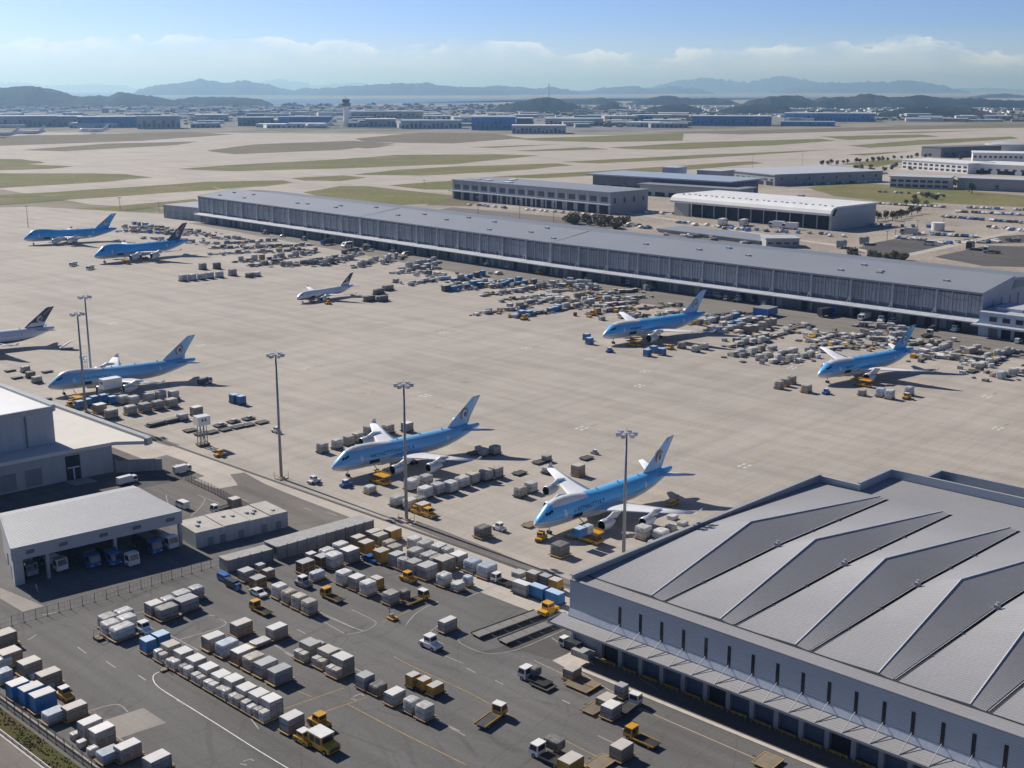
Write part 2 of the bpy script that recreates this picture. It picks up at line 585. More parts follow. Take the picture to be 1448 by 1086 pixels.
M['white_roof'] = pm('white_roof', (0.72, 0.73, 0.74), 0.5, 0.0, 0.08, 0.06, streak=0.0, spots=0.12)
M['w_roof_conc'] = pm('pale_roof_membrane', (0.61, 0.59, 0.555), 0.85, var=0.07, scale=0.1, spots=0.1)
M['h_wall'] = pm('hangar_cladding', (0.34, 0.37, 0.41), 0.6, 0.0, 0.08, 0.15, streak=0.12, ribs=('Z', 0.7, 0.03, 0.05))
M['h_tall'] = pm('hangar_door_panel', (0.36, 0.40, 0.46), 0.55, 0.0, 0.06, 0.1, streak=0.15)
M['shutter'] = pm('roller_shutter', (0.20, 0.215, 0.24), 0.6, 0.0, 0.08, 0.2, ribs=('Z', 0.35, 0.03, 0.12))
M['c_roof'] = pm('canopy_roof_metal', (0.35, 0.36, 0.38), 0.55, 0.05, 0.06, 0.1, ribs=('X', 0.9, 0.03, 0.05), streak=0.10)
M['c_fascia'] = pm('canopy_fascia', (0.40, 0.425, 0.455), 0.6, 0.0, 0.06, 0.2, ribs=('Z', 0.6, 0.03, 0.07))
M['stained_roof'] = pm('stained_roof', (0.44, 0.42, 0.39), 0.85, var=0.16, scale=0.25, spots=0.35)
M['office'] = pm('office_wall', (0.38, 0.40, 0.42), 0.75, var=0.08, streak=0.12)
M['mesh_wall'] = pm('mesh_screen', (0.25, 0.26, 0.275), 0.7, 0.2, 0.2, 0.6, ribs=('X', 0.5, 0.03, 0.12))
M['mesh_top'] = pm('mesh_cage_top', (0.34, 0.335, 0.33), 0.8, 0.0, 0.15, 0.5)
M['glass'] = pm('window_glass', (0.02, 0.026, 0.036), 0.1)
M['far_glass'] = pm('far_window', (0.05, 0.06, 0.075), 0.3)
for nm, c in dict(fw=(0.66, 0.66, 0.65), fg=(0.36, 0.37, 0.38), fd=(0.17, 0.18, 0.19), ft=(0.40, 0.34, 0.27), fb=(0.05, 0.20, 0.48)).items():
    M[nm] = pm('far_wall_' + nm, c, 0.8, var=0.08, scale=0.05, rnd=0.2)
M['bluehangar'] = pm('blue_cladding', (0.025, 0.16, 0.42), 0.6, var=0.15, scale=0.02)
# vehicles and cargo
M['wrap'] = load_mat('plastic_wrap', (0.52, 0.52, 0.515), .30, .55, .45, .22)
M['wrapg'] = load_mat('grey_netting', (0.34, 0.335, 0.325), .38, .5, .6, .25)
M['wrapt'] = load_mat('tan_netting', (0.385, 0.36, 0.32), .40, .5, .65, .25)
M['wrapd'] = load_mat('dark_netting', (0.17, 0.165, 0.16), .4, .4, .7)
M['wrapb'] = load_mat('pale_blue_wrap', (0.44, 0.50, 0.57), .24, .45)
M['lid'] = pm('white_lid', (0.68, 0.675, 0.66), 0.5, var=0.12, scale=1.0, rnd=0.12)
M['lidt'] = pm('tan_lid', (0.50, 0.475, 0.435), 0.6, var=0.15, scale=1.0, rnd=0.12)
M['lidg'] = pm('grey_lid', (0.40, 0.41, 0.42), 0.6, var=0.15, scale=1.0, rnd=0.12)
M['lidb'] = pm('blue_lid', (0.42, 0.55, 0.72), 0.5, var=0.12, scale=1.0, rnd=0.1)
M['cgrey'] = load_mat('grey_container', (0.34, 0.34, 0.34), .28, .6, .5, .2, .2)
M['ctan'] = load_mat('tan_container', (0.29, 0.268, 0.235), .32, .55, .6, .2, .2)
M['cblue'] = pm('blue_container', (0.02, 0.175, 0.40), 0.5, 0.0, 0.2, 1.2, rnd=0.2, streak=0.2)
M['cdark'] = pm('dark_container', (0.10, 0.12, 0.15), 0.6, 0.0, 0.2, 1.2, rnd=0.2)
M['cyel'] = pm('yellow_cargo_frame', (0.46, 0.26, 0.045), 0.6, 0.0, 0.2, 1.2, rnd=0.1, streak=0.2)
M['brown'] = pm('brown_crate', (0.13, 0.085, 0.05), 0.7, 0.0, 0.25, 1.2, rnd=0.1)
M['deck'] = pm('dolly_deck', (0.20, 0.165, 0.12), 0.8, 0.0, 0.3, 1.2, rnd=0.2)
M['rail'] = pm('dolly_rail', (0.46, 0.29, 0.12), 0.75, 0.0, 0.3, 1.0, rnd=0.25)
M['ddark'] = pm('dark_deck', (0.07, 0.068, 0.066), 0.8, 0.0, 0.3, 1.2, rnd=0.2)
M['roller'] = pm('steel_rollers', (0.13, 0.125, 0.12), 0.6, 0.1, 0.3, 1.5)
M['tyre'] = pm('tyre', (0.018, 0.018, 0.02), 0.9)
M['veh_w'] = pm('white_vehicle_paint', (0.74, 0.74, 0.73), 0.35, 0.0, 0.06, 0.8, rnd=0.06)
M['veh_y'] = pm('yellow_vehicle_paint', (0.62, 0.33, 0.03), 0.4, 0.0, 0.14, 0.8, rnd=0.1, streak=0.1)
M['veh_b'] = pm('blue_vehicle_paint', (0.03, 0.14, 0.42), 0.35, 0.0, 0.12, 0.8, rnd=0.15)
M['veh_g'] = pm('grey_vehicle_paint', (0.32, 0.33, 0.34), 0.4, 0.0, 0.1, 0.8, rnd=0.2)
M['veh_d'] = pm('dark_vehicle_paint', (0.05, 0.055, 0.065), 0.35, 0.0, 0.1, 0.8, rnd=0.2)
M['mast'] = pm('galvanised_steel', (0.26, 0.275, 0.30), 0.45, 0.4, 0.12, 0.2)
M['lamp'] = pm('floodlight_housing', (0.42, 0.44, 0.47), 0.4, 0.3, 0.1)
M['town'] = soil_mat('town_ground', (0.16, 0.165, 0.165), (0.25, 0.245, 0.23), 0.004, (0.10, 0.11, 0.085))
M['fence'] = pm('fence_steel', (0.06, 0.062, 0.07), 0.6, 0.3, 0.1)
M['rail_w'] = pm('guardrail', (0.62, 0.61, 0.60), 0.5, 0.2, 0.15)
# aircraft
M['ac_white'] = pm('aircraft_white', (0.74, 0.75, 0.77), 0.3, 0.0, 0.05, 0.3)
M['ac_grey'] = pm('wing_grey', (0.60, 0.62, 0.65), 0.35, 0.1, 0.06, 0.3)
M['ac_eng'] = pm('engine_cowl', (0.55, 0.58, 0.62), 0.35, 0.2, 0.08, 0.4)
M['ac_dark'] = pm('engine_intake', (0.012, 0.014, 0.018), 0.5)
M['fin_b'] = pm('fin_blue', (0.32, 0.56, 0.82), 0.35, 0.0, 0.06, 0.2)
M['fin_b2'] = pm('fin_bright_blue', (0.06, 0.38, 0.76), 0.35, 0.0, 0.06, 0.2)
M['fin_n'] = pm('fin_navy', (0.018, 0.05, 0.14), 0.35, 0.0, 0.06, 0.2)
M['gold'] = pm('emblem_gold', (0.42, 0.22, 0.06), 0.5, 0.1, 0.15, 0.8)
M['emb_w'] = pm('emblem_white', (0.62, 0.66, 0.72), 0.5)
M['emb_b'] = pm('emblem_blue', (0.02, 0.12, 0.36), 0.5)
M['text_n'] = pm('livery_lettering', (0.012, 0.045, 0.14), 0.5)


def livery(name, top, belly, line, crown, nose_cap=None):
    m, t, b = newmat(name)
    src = coords(t, 'object')
    s = nnode(t, 'ShaderNodeSeparateXYZ')
    t.links.new(src, s.inputs[0])
    # belly line climbs towards the tail
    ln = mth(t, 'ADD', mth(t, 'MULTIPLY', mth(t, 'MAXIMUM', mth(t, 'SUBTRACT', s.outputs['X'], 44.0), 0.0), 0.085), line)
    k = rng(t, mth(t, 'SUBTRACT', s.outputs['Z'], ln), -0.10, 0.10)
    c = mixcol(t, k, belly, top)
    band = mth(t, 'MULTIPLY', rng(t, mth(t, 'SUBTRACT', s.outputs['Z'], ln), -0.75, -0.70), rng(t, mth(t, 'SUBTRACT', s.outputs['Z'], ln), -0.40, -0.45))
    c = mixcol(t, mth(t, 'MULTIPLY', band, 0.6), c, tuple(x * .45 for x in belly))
    if crown:
        xk = mth(t, 'MULTIPLY', rng(t, s.outputs['X'], 5.8, 6.4), rng(t, s.outputs['X'], crown[0] + .3, crown[0]))
        c = mixcol(t, mth(t, 'MULTIPLY', xk, rng(t, s.outputs['Z'], crown[1], crown[1] + .12)), c, crown[2])
    f = rng(t, noise_fac(t, mapped(t, src, (0.25, 0.8, 0.8)), 1.0, 4.0), 0.3, 0.7, 0.93, 1.07)
    t.links.new(scaled(t, c, f), b.inputs['Base Color'])
    b.inputs['Roughness'].default_value = 0.28
    b.inputs['Specular IOR Level'].default_value = 0.5
    return m


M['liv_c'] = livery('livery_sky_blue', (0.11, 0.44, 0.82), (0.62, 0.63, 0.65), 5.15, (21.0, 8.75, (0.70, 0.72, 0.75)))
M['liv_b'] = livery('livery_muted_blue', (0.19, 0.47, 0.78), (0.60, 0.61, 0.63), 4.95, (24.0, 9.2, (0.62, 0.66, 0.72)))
M['liv_f'] = livery('livery_bright_blue', (0.05, 0.38, 0.80), (0.50, 0.53, 0.56), 4.6, None)
M['liv_w'] = livery('livery_white_navy', (0.70, 0.73, 0.78), (0.03, 0.075, 0.20), 4.1, None)
# ------------------------------------------------------------------ ground, roads, water, hills
def sheet(name, pts, z, mat, label=None, kind='structure', parent=None):
    b = MB()
    a = sum(pts[i][0] * pts[(i + 1) % len(pts)][1] - pts[(i + 1) % len(pts)][0] * pts[i][1] for i in range(len(pts)))
    if a < 0:
        pts = pts[::-1]
    b.add([(p[0], p[1], z) for p in pts], [list(range(len(pts)))])
    return tag(b.build(name, mat), kind=kind)


def P(*px):
    return [G(a, b) for a, b in px]


def rough(pts, step, amp, seed):
    """subdivide a world polygon and wobble its edge"""
    out = []
    n = len(pts)
    for i in range(n):
        a, b = Vector(pts[i]), Vector(pts[(i + 1) % n])
        k = max(1, min(40, int((b - a).length / step)))
        for j in range(k):
            q = a.lerp(b, j / k)
            w = noise.noise_vector(Vector((q.x / step * .7, q.y / step * .7, seed)))
            out.append((q.x + w.x * amp, q.y + w.y * amp))
    return out


sheet('ground', [(-3000, -20000), (95000, -20000), (95000, 95000), (-3000, 95000)], -0.30, M['soil'])
sheet('airfield', rough([G(-300, 186), G(330, 188), G(640, 190), G(900, 191), G(1200, 183), G(1700, 178), (2000, 300), (1120, 560), (760, 1100), (700, 1300), (900, 3500)], 150, 8, 3), -0.12, M['runway'])
sheet('town_ground', rough([G(-300, 182.5), G(330, 181), G(640, 184), G(820, 188), G(1000, 181), G(1240, 174), G(1700, 169), G(1700, 148), G(700, 149.5), G(-300, 150)], 200, 25, 12), -0.2, M['town'])
sheet('cargo_district', [(735, 150), (2000, 300), (1500, 900), (1180, 1100), (1010, 1160), (735, 1130)], -0.06, M['dirt'])
sheet('apron', [(232.5, -200), (740, -200), (740, 1090), (700, 1140), (640, 1330), (300, 1500), (232.5, 1300)], 0.0, M['apron'])
sheet('yard', [(40, -100), (213, -100), (213, 640), (40, 640)], 0.0, M['yard'])
sheet('service_road', [(213, -100), (232.5, -100), (232.5, 1300), (213, 1300)], 0.0, M['strip'])
sheet('road', [(199, 277), (214.5, 277), (217, 560), (199, 560)], 0.006, M['asphalt'])
sheet('road', rough(P((590, 736), (700, 779), (805, 820), (805, 834), (700, 793), (580, 744)), 6, .5, 1), 0.006, M['asphalt'])
sheet('road', rough(P((100, 575), (180, 603), (255, 629), (240, 631), (180, 613), (100, 590)), 6, .6, 2), 0.006, M['asphalt'])
sheet('road', rough(P((203, 652), (236, 643), (262, 653), (292, 673), (272, 679)), 6, .5, 4), 0.010, M['asphalt'])
sheet('pavement', rough(P((246, 656), (290, 673), (273, 678), (304, 691), (337, 685), (323, 671), (304, 664)), 5, .6, 5), 0.012, M['strip'])
sheet('road', rough(P((325, 671), (345, 668), (376, 685), (430, 707), (488, 729), (566, 760), (545, 770), (380, 772), (296, 702), (304, 692), (337, 686)), 8, .4, 14), 0.014, M['asphalt'])
sheet('pavement', P((140, 1021), (202.6, 1001), (234.8, 1022), (169.4, 1044)), 0.010, M['patch'])
sheet('pavement', P((0, 846), (0, 831), (62, 857), (32, 865)), 0.010, M['patch'])
sheet('pavement', rough(P((668, 926), (740, 905), (800, 885), (812, 915), (786, 935), (740, 920)), 5, .6, 6), 0.005, M['lot'])
# dock apron with its pale kerb, in front of the near terminal
sheet('pavement', [(197.6, 20), (206, 20), (206, 163), (197.6, 163)], 0.012, M['asphalt'])
kb = MB().box(196.5, 20, 0, 197.6, 161.5, 0.15).box(197.6, 160.4, 0, 200.5, 161.5, 0.15)
tag(kb.build('kerb', M['kerb']), kind='structure')
sheet('pavement', P((781, 934), (808, 922), (838, 936), (812, 951)), 0.02, M['kerb'])
FB = [Vector(G(283, 314)), Vector(G(511, 348)), Vector(G(779, 389)), Vector(G(1386, 472)), Vector(G(1520, 488))]
sheet('pavement', rough([(v.x + 3, v.y) for v in FB] + [(v.x - o, v.y) for v, o in zip(FB[::-1], (52, 56, 44, 30, 14))], 14, 2.2, 15), 0.006, M['dockpave'])
# drainage channel between apron and service road, with its low edge
ch = MB().box(232.1, 150, 0.0, 232.9, 1300, 0.05)
for y in range(150, 1000, 12):
    ch.box(231.7, y, 0.0, 232.1, y + 11.7, 0.11)
tag(ch.build('kerb', M['seam']), kind='structure')
# verge, guard rail ground and street at the lower corner
sheet('verge', rough([(94.2, 60), (98.6, 60), (98.6, 330), (94.2, 330)], 3, .25, 8), 0.02, M['verge'], kind='stuff')
tu = MB()
for _ in range(2600):
    x, y = R.uniform(94.3, 98.5), R.uniform(150, 280)
    if noise.noise(Vector((x * .5, y * .25, 3))) < -.12:
        continue
    a, hgt_, w_ = R.uniform(0, 3.14), R.uniform(.12, .42), R.uniform(.1, .3)
    tu.add([(x - w_ * math.cos(a), y - w_ * math.sin(a), .02), (x + w_ * math.cos(a), y + w_ * math.sin(a), .02), (x + R.uniform(-.1, .1), y + R.uniform(-.1, .1), hgt_)], [[0, 1, 2]])
tag(tu.build('verge_grass', M['grass']), kind='stuff')
sheet('street', [(40, -100), (93.2, -100), (93.2, 640), (40, 640)], 0.008, M['asphalt'])
kb = MB().box(93.2, 60, 0, 93.6, 330, 0.16)
tag(kb.build('kerb', M['kerb']), kind='structure')

# markings
mk_w, mk_ww, mk_y, mk_fy, mk_st = MB(), MB(), MB(), MB(), MB()


def ribbon(mb, pts, w, z=0.018):
    pts = [Vector(p) for p in pts]
    L, Rr = [], []
    for i, p in enumerate(pts):
        d = (pts[min(i + 1, len(pts) - 1)] - pts[max(i - 1, 0)])
        d = d.normalized() if d.length > 0 else Vector((1, 0))
        nrm = Vector((-d.y, d.x)) * (w / 2)
        L.append((p.x + nrm.x, p.y + nrm.y, z))
        Rr.append((p.x - nrm.x, p.y - nrm.y, z))
    for i in range(len(pts) - 1):
        mb.quad(Rr[i], Rr[i + 1], L[i + 1], L[i])


def smooth_px(pts, n=6):
    """Catmull-Rom through ground points"""
    q = [Vector(p) for p in P(*pts)]
    out = []
    for i in range(len(q) - 1):
        p0, p1, p2, p3 = q[max(i - 1, 0)], q[i], q[i + 1], q[min(i + 2, len(q) - 1)]
        for j in range(n):
            t = j / n
            out.append(0.5 * ((2 * p1) + (p2 - p0) * t + (2 * p0 - 5 * p1 + 4 * p2 - p3) * t * t + (3 * p1 - p0 - 3 * p2 + p3) * t ** 3))
    return [tuple(v) for v in out] + [tuple(q[-1])]


WL = [((228, 949), (218, 954), (217, 962), (226, 973), (262, 996), (310, 1026), (365, 1061), (420, 1094)),
      ((604, 908), (605, 899), (611, 891), (620, 884)),
      ((658, 894), (649, 902), (652, 910), (679, 922), (699, 924), (721, 921), (741, 915), (799, 890)),
      ((621, 924), (655, 938)), ((497, 862), (528, 877), (530, 884), (513, 893), (490, 897)), ((447, 873), (487, 896))]
WWL = [((447, 863), (497, 886), (513, 892)), ((458, 870), (500, 888)), ((289, 867), (319, 883), (252, 905)), ((240, 898), (281, 920)), ((121, 1007), (164, 996), (181, 1007)),
       ((121, 1007), (170, 1045), (240, 1090)), ((300, 975), (340, 1000), (366, 1031)), ((375, 905), (420, 930)), ((496, 942), (530, 960)),
       ((614, 1016), (657, 1040)), ((660, 845), (720, 820)), ((190, 868), (215, 861)), ((330, 800), (318, 812), (345, 826)), ((573, 885), (590, 866), (620, 850)),
       ((780, 902), (840, 940)), ((755, 934), (800, 955)), ((845, 1040), (870, 1052)), ((40, 905), (52, 897)),
       ((152, 700), (150, 712)), ((235, 700), (238, 712), (250, 724)), ((280, 700), (310, 712)), ((270, 730), (285, 715), (290, 705))]
YL = [((397, 1004), (486, 973)), ((446, 1011), (519, 986)), ((492, 996), (560, 1032), (660, 1082)), ((558, 928), (565, 933), (610, 955), (660, 978), (720, 1010)),
      ((415, 975), (440, 985)), ((480, 965), (500, 945)), ((580, 800), (660, 770)), ((620, 830), (700, 800)), ((540, 880), (600, 855)), ((795, 1045), (850, 1073))]
FYL = [((820, 950), (900, 998), (1000, 1043), (1100, 1086)), ((905, 960), (930, 975))]
for i, l in enumerate(WL):
    ribbon(mk_ww if i else mk_w, smooth_px(l), 0.22)
for l in WWL:
    ribbon(mk_ww, smooth_px(l), 0.26)
for l in YL:
    ribbon(mk_y, smooth_px(l), 0.22)
for l in FYL:
    ribbon(mk_fy, smooth_px(l), 0.25)
for a, b in (((300, 870), (316, 878)), ((548, 800), (560, 805)), ((632, 1025), (650, 1034)), ((60, 870), (80, 866)), ((110, 915), (122, 924)), ((150, 935), (163, 944)),
             ((196, 955), (206, 962)), ((90, 980), (97, 985)), ((250, 990), (262, 997)), ((420, 890), (432, 896)), ((402, 922), (412, 928)), ((660, 945), (672, 951)),
             ((700, 962), (712, 968)), ((795, 990), (806, 995)), ((880, 1030), (896, 1037)), ((340, 705), (352, 709)), ((368, 716), (378, 719)), ((430, 718), (441, 722)),
             ((462, 724), (476, 729)), ((505, 745), (517, 750)), ((310, 730), (320, 736))):
    ribbon(mk_ww, P(a, b), 0.32)
for a, b, c in ((344, 1077, 1), (455, 1062, 1), (340, 990, 0), (500, 985, 0)):
    for p, q in (((0, 0), (10, -4)), ((10, -4), (15, -1)), ((-4, 3), (5, 5))):
        ribbon(mk_ww, P((a + p[0], b + p[1]), (a + q[0], b + q[1])), 0.3)
# stand numbers and faint lead-in lines on the apron
for px, py in ((823, 605), (1053, 658), (602, 559), (285, 488), (433, 520), (160, 457), (433, 409), (905, 545), (1120, 520), (1230, 495), (1410, 605), (505, 357), (628, 470), (745, 492), (912, 525), (1395, 560), (150, 372)):
    x, y = G(px, py)
    for i in range(2):
        for j in range(2):
            mk_st.box(x + i * 3.0 - 3, y + j * 2.4 - 2, 0.01, x + i * 3.0 - 1.1, y + j * 2.4 - .9, 0.018)
    mk_y.box(x + 4.5, y - 1.5, 0.01, x + 8.5, y - .7, 0.018)
for x, y0, y1 in ((330, -50, 760), (392, -50, 900), (520, 20, 1000), (300, 150, 420)):
    ribbon(mk_fy, [(x, y0), (x + 1, (y0 + y1) / 2), (x, y1)], 0.3)
for y, x0, x1 in ((222, 255, 392), (305, 250, 392), (486, 240, 392), (255, 390, 480), (378, 392, 482), (160, 330, 470), (640, 392, 460), (120, 300, 520)):
    pts = [(x0 + (x1 - x0) * t, y - 8 * math.sin(math.pi * t) * t) for t in [i / 8 for i in range(9)]]
    ribbon(mk_fy, pts, 0.3)
for n, mb, m in (('road_markings', mk_w, 'white_paint'), ('road_markings', mk_ww, 'worn_white'), ('road_markings', mk_y, 'yellow_mark'), ('road_markings', mk_st, 'stand_white'), ('road_markings', mk_fy, 'faint_yellow')):
    tag(mb.build(n, M[m]), kind='structure')

# grass islands between the runways (one countless ground cover)
GRASS = [[(-20, 245), (133, 245), (175, 246), (213, 251), (150, 257), (-20, 267)], [(-20, 225), (30, 225), (65, 230), (40, 232), (105, 235), (70, 239), (-20, 241)],
         [(-20, 277), (130, 268), (250, 260), (290, 257), (400, 255), (418, 258), (380, 263), (310, 267), (300, 264), (140, 272), (-20, 281)],
         [(-20, 283), (230, 265), (300, 264), (310, 268), (230, 273), (-20, 291)], [(-20, 302), (145, 293), (280, 281), (285, 288), (150, 300), (-20, 309)],
         [(250, 239), (330, 233), (483, 225), (560, 219), (700, 218), (760, 220), (640, 232), (483, 238), (330, 242)],
         [(500, 247), (560, 240), (650, 235), (790, 231), (812, 234), (700, 243), (600, 248)], [(410, 252), (483, 248), (516, 251), (483, 256), (430, 255)],
         [(430, 272), (483, 263), (520, 263), (600, 272), (640, 276), (620, 287), (560, 290), (483, 285)], [(550, 262), (600, 258), (665, 254), (655, 268), (600, 268)],
         [(725, 196), (830, 193), (966, 188), (966, 199), (850, 201), (760, 199)], [(660, 208), (790, 204), (700, 209)], [(730, 213), (830, 208), (860, 211), (750, 214)],
         [(860, 209), (966, 202), (1160, 196), (1180, 199), (1100, 205), (966, 211), (900, 211)], [(793, 229), (966, 220), (1040, 217), (1185, 211), (1100, 217), (966, 225), (850, 231)],
         [(1160, 193), (1300, 190), (1330, 193), (1200, 198)], [(1200, 206), (1300, 198), (1430, 193), (1440, 196), (1330, 203), (1230, 209)], [(1197, 218), (1290, 214), (1220, 220)],
         [(1350, 208), (1470, 201), (1470, 211), (1400, 214)], [(690, 250), (830, 243), (900, 238), (1060, 228), (1080, 231), (900, 246), (760, 252)],
         [(1140, 265), (1200, 258), (1320, 265), (1460, 278), (1460, 293), (1330, 287), (1250, 285), (1180, 277)], [(1235, 279), (1300, 283), (1330, 290), (1280, 292)],
         [(1190, 232), (1240, 226), (1290, 227), (1240, 236)]]
DRY = [[(-20, 193), (120, 190), (260, 186), (330, 190), (200, 199), (-20, 207)], [(290, 213), (360, 204), (500, 199), (560, 203), (480, 212), (330, 218)],
       [(500, 196), (600, 187), (700, 189), (740, 195), (640, 203), (520, 201)], [(930, 187), (1100, 183), (1300, 178), (1460, 174), (1460, 180), (1250, 184), (1050, 190)],
       [(30, 212), (150, 203), (280, 200), (250, 205), (90, 214)], [(0, 226), (60, 228), (20, 236), (-20, 236)], [(480, 206), (560, 205), (520, 210)],
       [(1210, 189), (1300, 186), (1400, 184), (1300, 188)], [(640, 276), (700, 278), (660, 292), (600, 290)]]
for nm, polys, m, zz in (('grass', GRASS, 'grass', -0.02), ('dry_grass', DRY, 'dry', -0.08)):
    b = MB()
    for k, pl in enumerate(polys):
        w = rough(P(*pl), 40, 7, k + 20)
        a = sum(w[i][0] * w[(i + 1) % len(w)][1] - w[(i + 1) % len(w)][0] * w[i][1] for i in range(len(w)))
        b.add([(p[0], p[1], zz + .004 * k) for p in (w if a > 0 else w[::-1])], [list(range(len(w)))])
    tag(b.build(nm, M[m]), kind='stuff')
# lots behind the long warehouse
for pl in ([(1212, 351), (1236, 343), (1265, 338), (1335, 342), (1354, 345), (1325, 353), (1278, 361), (1212, 357)],
           [(1321, 363), (1397, 347), (1470, 349), (1470, 378), (1390, 376)], [(940, 330), (1080, 335), (1090, 350), (960, 345)], [(1360, 338), (1470, 330), (1470, 343), (1385, 345)],
           [(640, 293), (860, 313), (880, 322), (800, 330), (600, 300)]):
    sheet('road', rough(P(*pl), 12, 1.2, 9), 0.0, M['lot'] if pl[0][0] > 1000 else M['asphalt'])
rb = MB()
for l in (((1165, 372), (1260, 365), (1400, 335), (1470, 322)), ((930, 275), (1130, 268), (1260, 262)), ((880, 300), (960, 312), (1100, 335), (1200, 350), (1290, 372))):
    ribbon(rb, smooth_px(l), 9.0, 0.02)
tag(rb.build('road', M['strip']), kind='structure')

# the sea, from its ragged shore to beyond the far mountains
shore = [G(-500, 141), G(0, 141), G(380, 148.2), G(470, 147.2), G(560, 146), G(640, 147.5), G(700, 145), G(760, 141), G(860, 138), G(1000, 137), G(1448, 138), G(2000, 138)]
sheet('sea', rough(shore, 900, 90, 2) [:-1] + [(95000, 20000), (95000, 95000), (20000, 95000)], 0.6, M['sea'])


def ridge(name, pts, base_py, depth, mat, seed, bumps, px_step=1.6):
    """a hill: skyline given at photo pixels, standing on its foot at the depth the foot is seen at"""
    D = CAM_H / ((base_py - HZ) / 1750.0)
    xs = [p[0] for p in pts]
    n = max(16, int((xs[-1] - xs[0]) / px_step))
    rows, m = [], 12
    for i in range(n + 1):
        x = xs[0] + (xs[-1] - xs[0]) * i / n
        j = max(k for k in range(len(xs)) if xs[k] <= x + 1e-6)
        j = min(j, len(xs) - 2)
        t = (x - xs[j]) / (xs[j + 1] - xs[j])
        t = t * t * (3 - 2 * t)
        y = pts[j][1] * (1 - t) + pts[j + 1][1] * t
        Dc = D + depth
        top = max(0.0, far_pt(x, y, Dc)[2])
        row = []
        for k in range(m + 1):
            v = k / m
            q = far_pt(x, base_py, D + depth * 2 * v)
            pr = math.sin(math.pi * v) ** 0.8
            hh = top * pr
            hh += 1.6 * bumps * pr * (noise.noise(Vector((q[0] / 170 + seed, q[1] / 170, seed))) + .7 * noise.noise(Vector((q[0] / 55, q[1] / 55 + seed, 3))) + .5 * noise.noise(Vector((q[0] / 24, q[1] / 24 + seed, 7))))
            row.append((q[0], q[1], max(-2.0, hh) if 0 < k < m else -2.0))
        rows.append(row)
    b = MB()
    vs = [p for r in rows for p in r]
    fs = []
    for i in range(n):
        for k in range(m):
            fs.append([i * (m + 1) + k, (i + 1) * (m + 1) + k, (i + 1) * (m + 1) + k + 1, i * (m + 1) + k + 1])
    b.add(vs, fs)
    return tag(b.build(name, mat, smooth=True), kind='structure')


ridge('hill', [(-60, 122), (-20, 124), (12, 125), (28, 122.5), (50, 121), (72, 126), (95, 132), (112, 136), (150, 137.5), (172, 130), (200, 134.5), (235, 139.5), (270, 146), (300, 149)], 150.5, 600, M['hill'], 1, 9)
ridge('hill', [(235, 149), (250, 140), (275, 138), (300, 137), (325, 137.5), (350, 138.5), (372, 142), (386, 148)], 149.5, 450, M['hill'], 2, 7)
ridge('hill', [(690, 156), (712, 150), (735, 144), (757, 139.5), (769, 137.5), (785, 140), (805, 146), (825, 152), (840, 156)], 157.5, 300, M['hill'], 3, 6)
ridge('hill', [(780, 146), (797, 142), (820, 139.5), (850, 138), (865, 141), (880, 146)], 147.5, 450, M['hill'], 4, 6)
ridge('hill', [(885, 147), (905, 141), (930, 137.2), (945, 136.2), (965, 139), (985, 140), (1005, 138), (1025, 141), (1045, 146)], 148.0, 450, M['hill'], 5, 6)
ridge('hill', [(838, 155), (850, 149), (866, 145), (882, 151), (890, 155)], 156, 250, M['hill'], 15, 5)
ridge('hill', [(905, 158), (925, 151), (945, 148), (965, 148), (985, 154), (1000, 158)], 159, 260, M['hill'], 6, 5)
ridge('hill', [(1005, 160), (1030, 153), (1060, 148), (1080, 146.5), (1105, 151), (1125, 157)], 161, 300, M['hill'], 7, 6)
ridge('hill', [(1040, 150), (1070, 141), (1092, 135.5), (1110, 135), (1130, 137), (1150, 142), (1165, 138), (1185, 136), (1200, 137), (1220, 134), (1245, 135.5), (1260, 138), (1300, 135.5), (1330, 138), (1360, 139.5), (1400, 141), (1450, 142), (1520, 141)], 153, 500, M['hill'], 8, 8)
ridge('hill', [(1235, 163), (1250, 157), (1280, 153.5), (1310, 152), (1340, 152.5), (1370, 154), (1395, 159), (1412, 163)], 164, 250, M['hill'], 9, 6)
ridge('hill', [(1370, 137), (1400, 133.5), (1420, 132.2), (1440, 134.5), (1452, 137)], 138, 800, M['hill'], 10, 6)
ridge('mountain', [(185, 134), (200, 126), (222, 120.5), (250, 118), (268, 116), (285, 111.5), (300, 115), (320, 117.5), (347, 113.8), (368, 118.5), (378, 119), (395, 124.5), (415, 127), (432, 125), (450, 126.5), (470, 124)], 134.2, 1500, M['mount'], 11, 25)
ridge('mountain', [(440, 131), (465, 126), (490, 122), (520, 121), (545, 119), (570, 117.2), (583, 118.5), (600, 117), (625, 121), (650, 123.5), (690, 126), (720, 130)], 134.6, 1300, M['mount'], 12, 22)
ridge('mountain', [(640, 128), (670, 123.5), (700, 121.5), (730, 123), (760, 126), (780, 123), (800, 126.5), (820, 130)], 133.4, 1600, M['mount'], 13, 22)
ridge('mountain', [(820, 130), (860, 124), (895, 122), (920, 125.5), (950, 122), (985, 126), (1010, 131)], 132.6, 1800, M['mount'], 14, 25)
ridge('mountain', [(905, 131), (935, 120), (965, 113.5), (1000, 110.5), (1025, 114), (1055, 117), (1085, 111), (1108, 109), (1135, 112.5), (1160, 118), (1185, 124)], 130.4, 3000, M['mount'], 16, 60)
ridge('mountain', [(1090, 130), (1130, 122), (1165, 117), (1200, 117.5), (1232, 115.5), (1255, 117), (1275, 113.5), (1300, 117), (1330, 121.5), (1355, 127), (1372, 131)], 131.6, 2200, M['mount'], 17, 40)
ridge('mountain', [(345, 128), (375, 115), (395, 112.5), (420, 116), (450, 121), (480, 119), (505, 117.5), (530, 121), (560, 127)], 128.6, 5000, M['mount'], 18, 80)
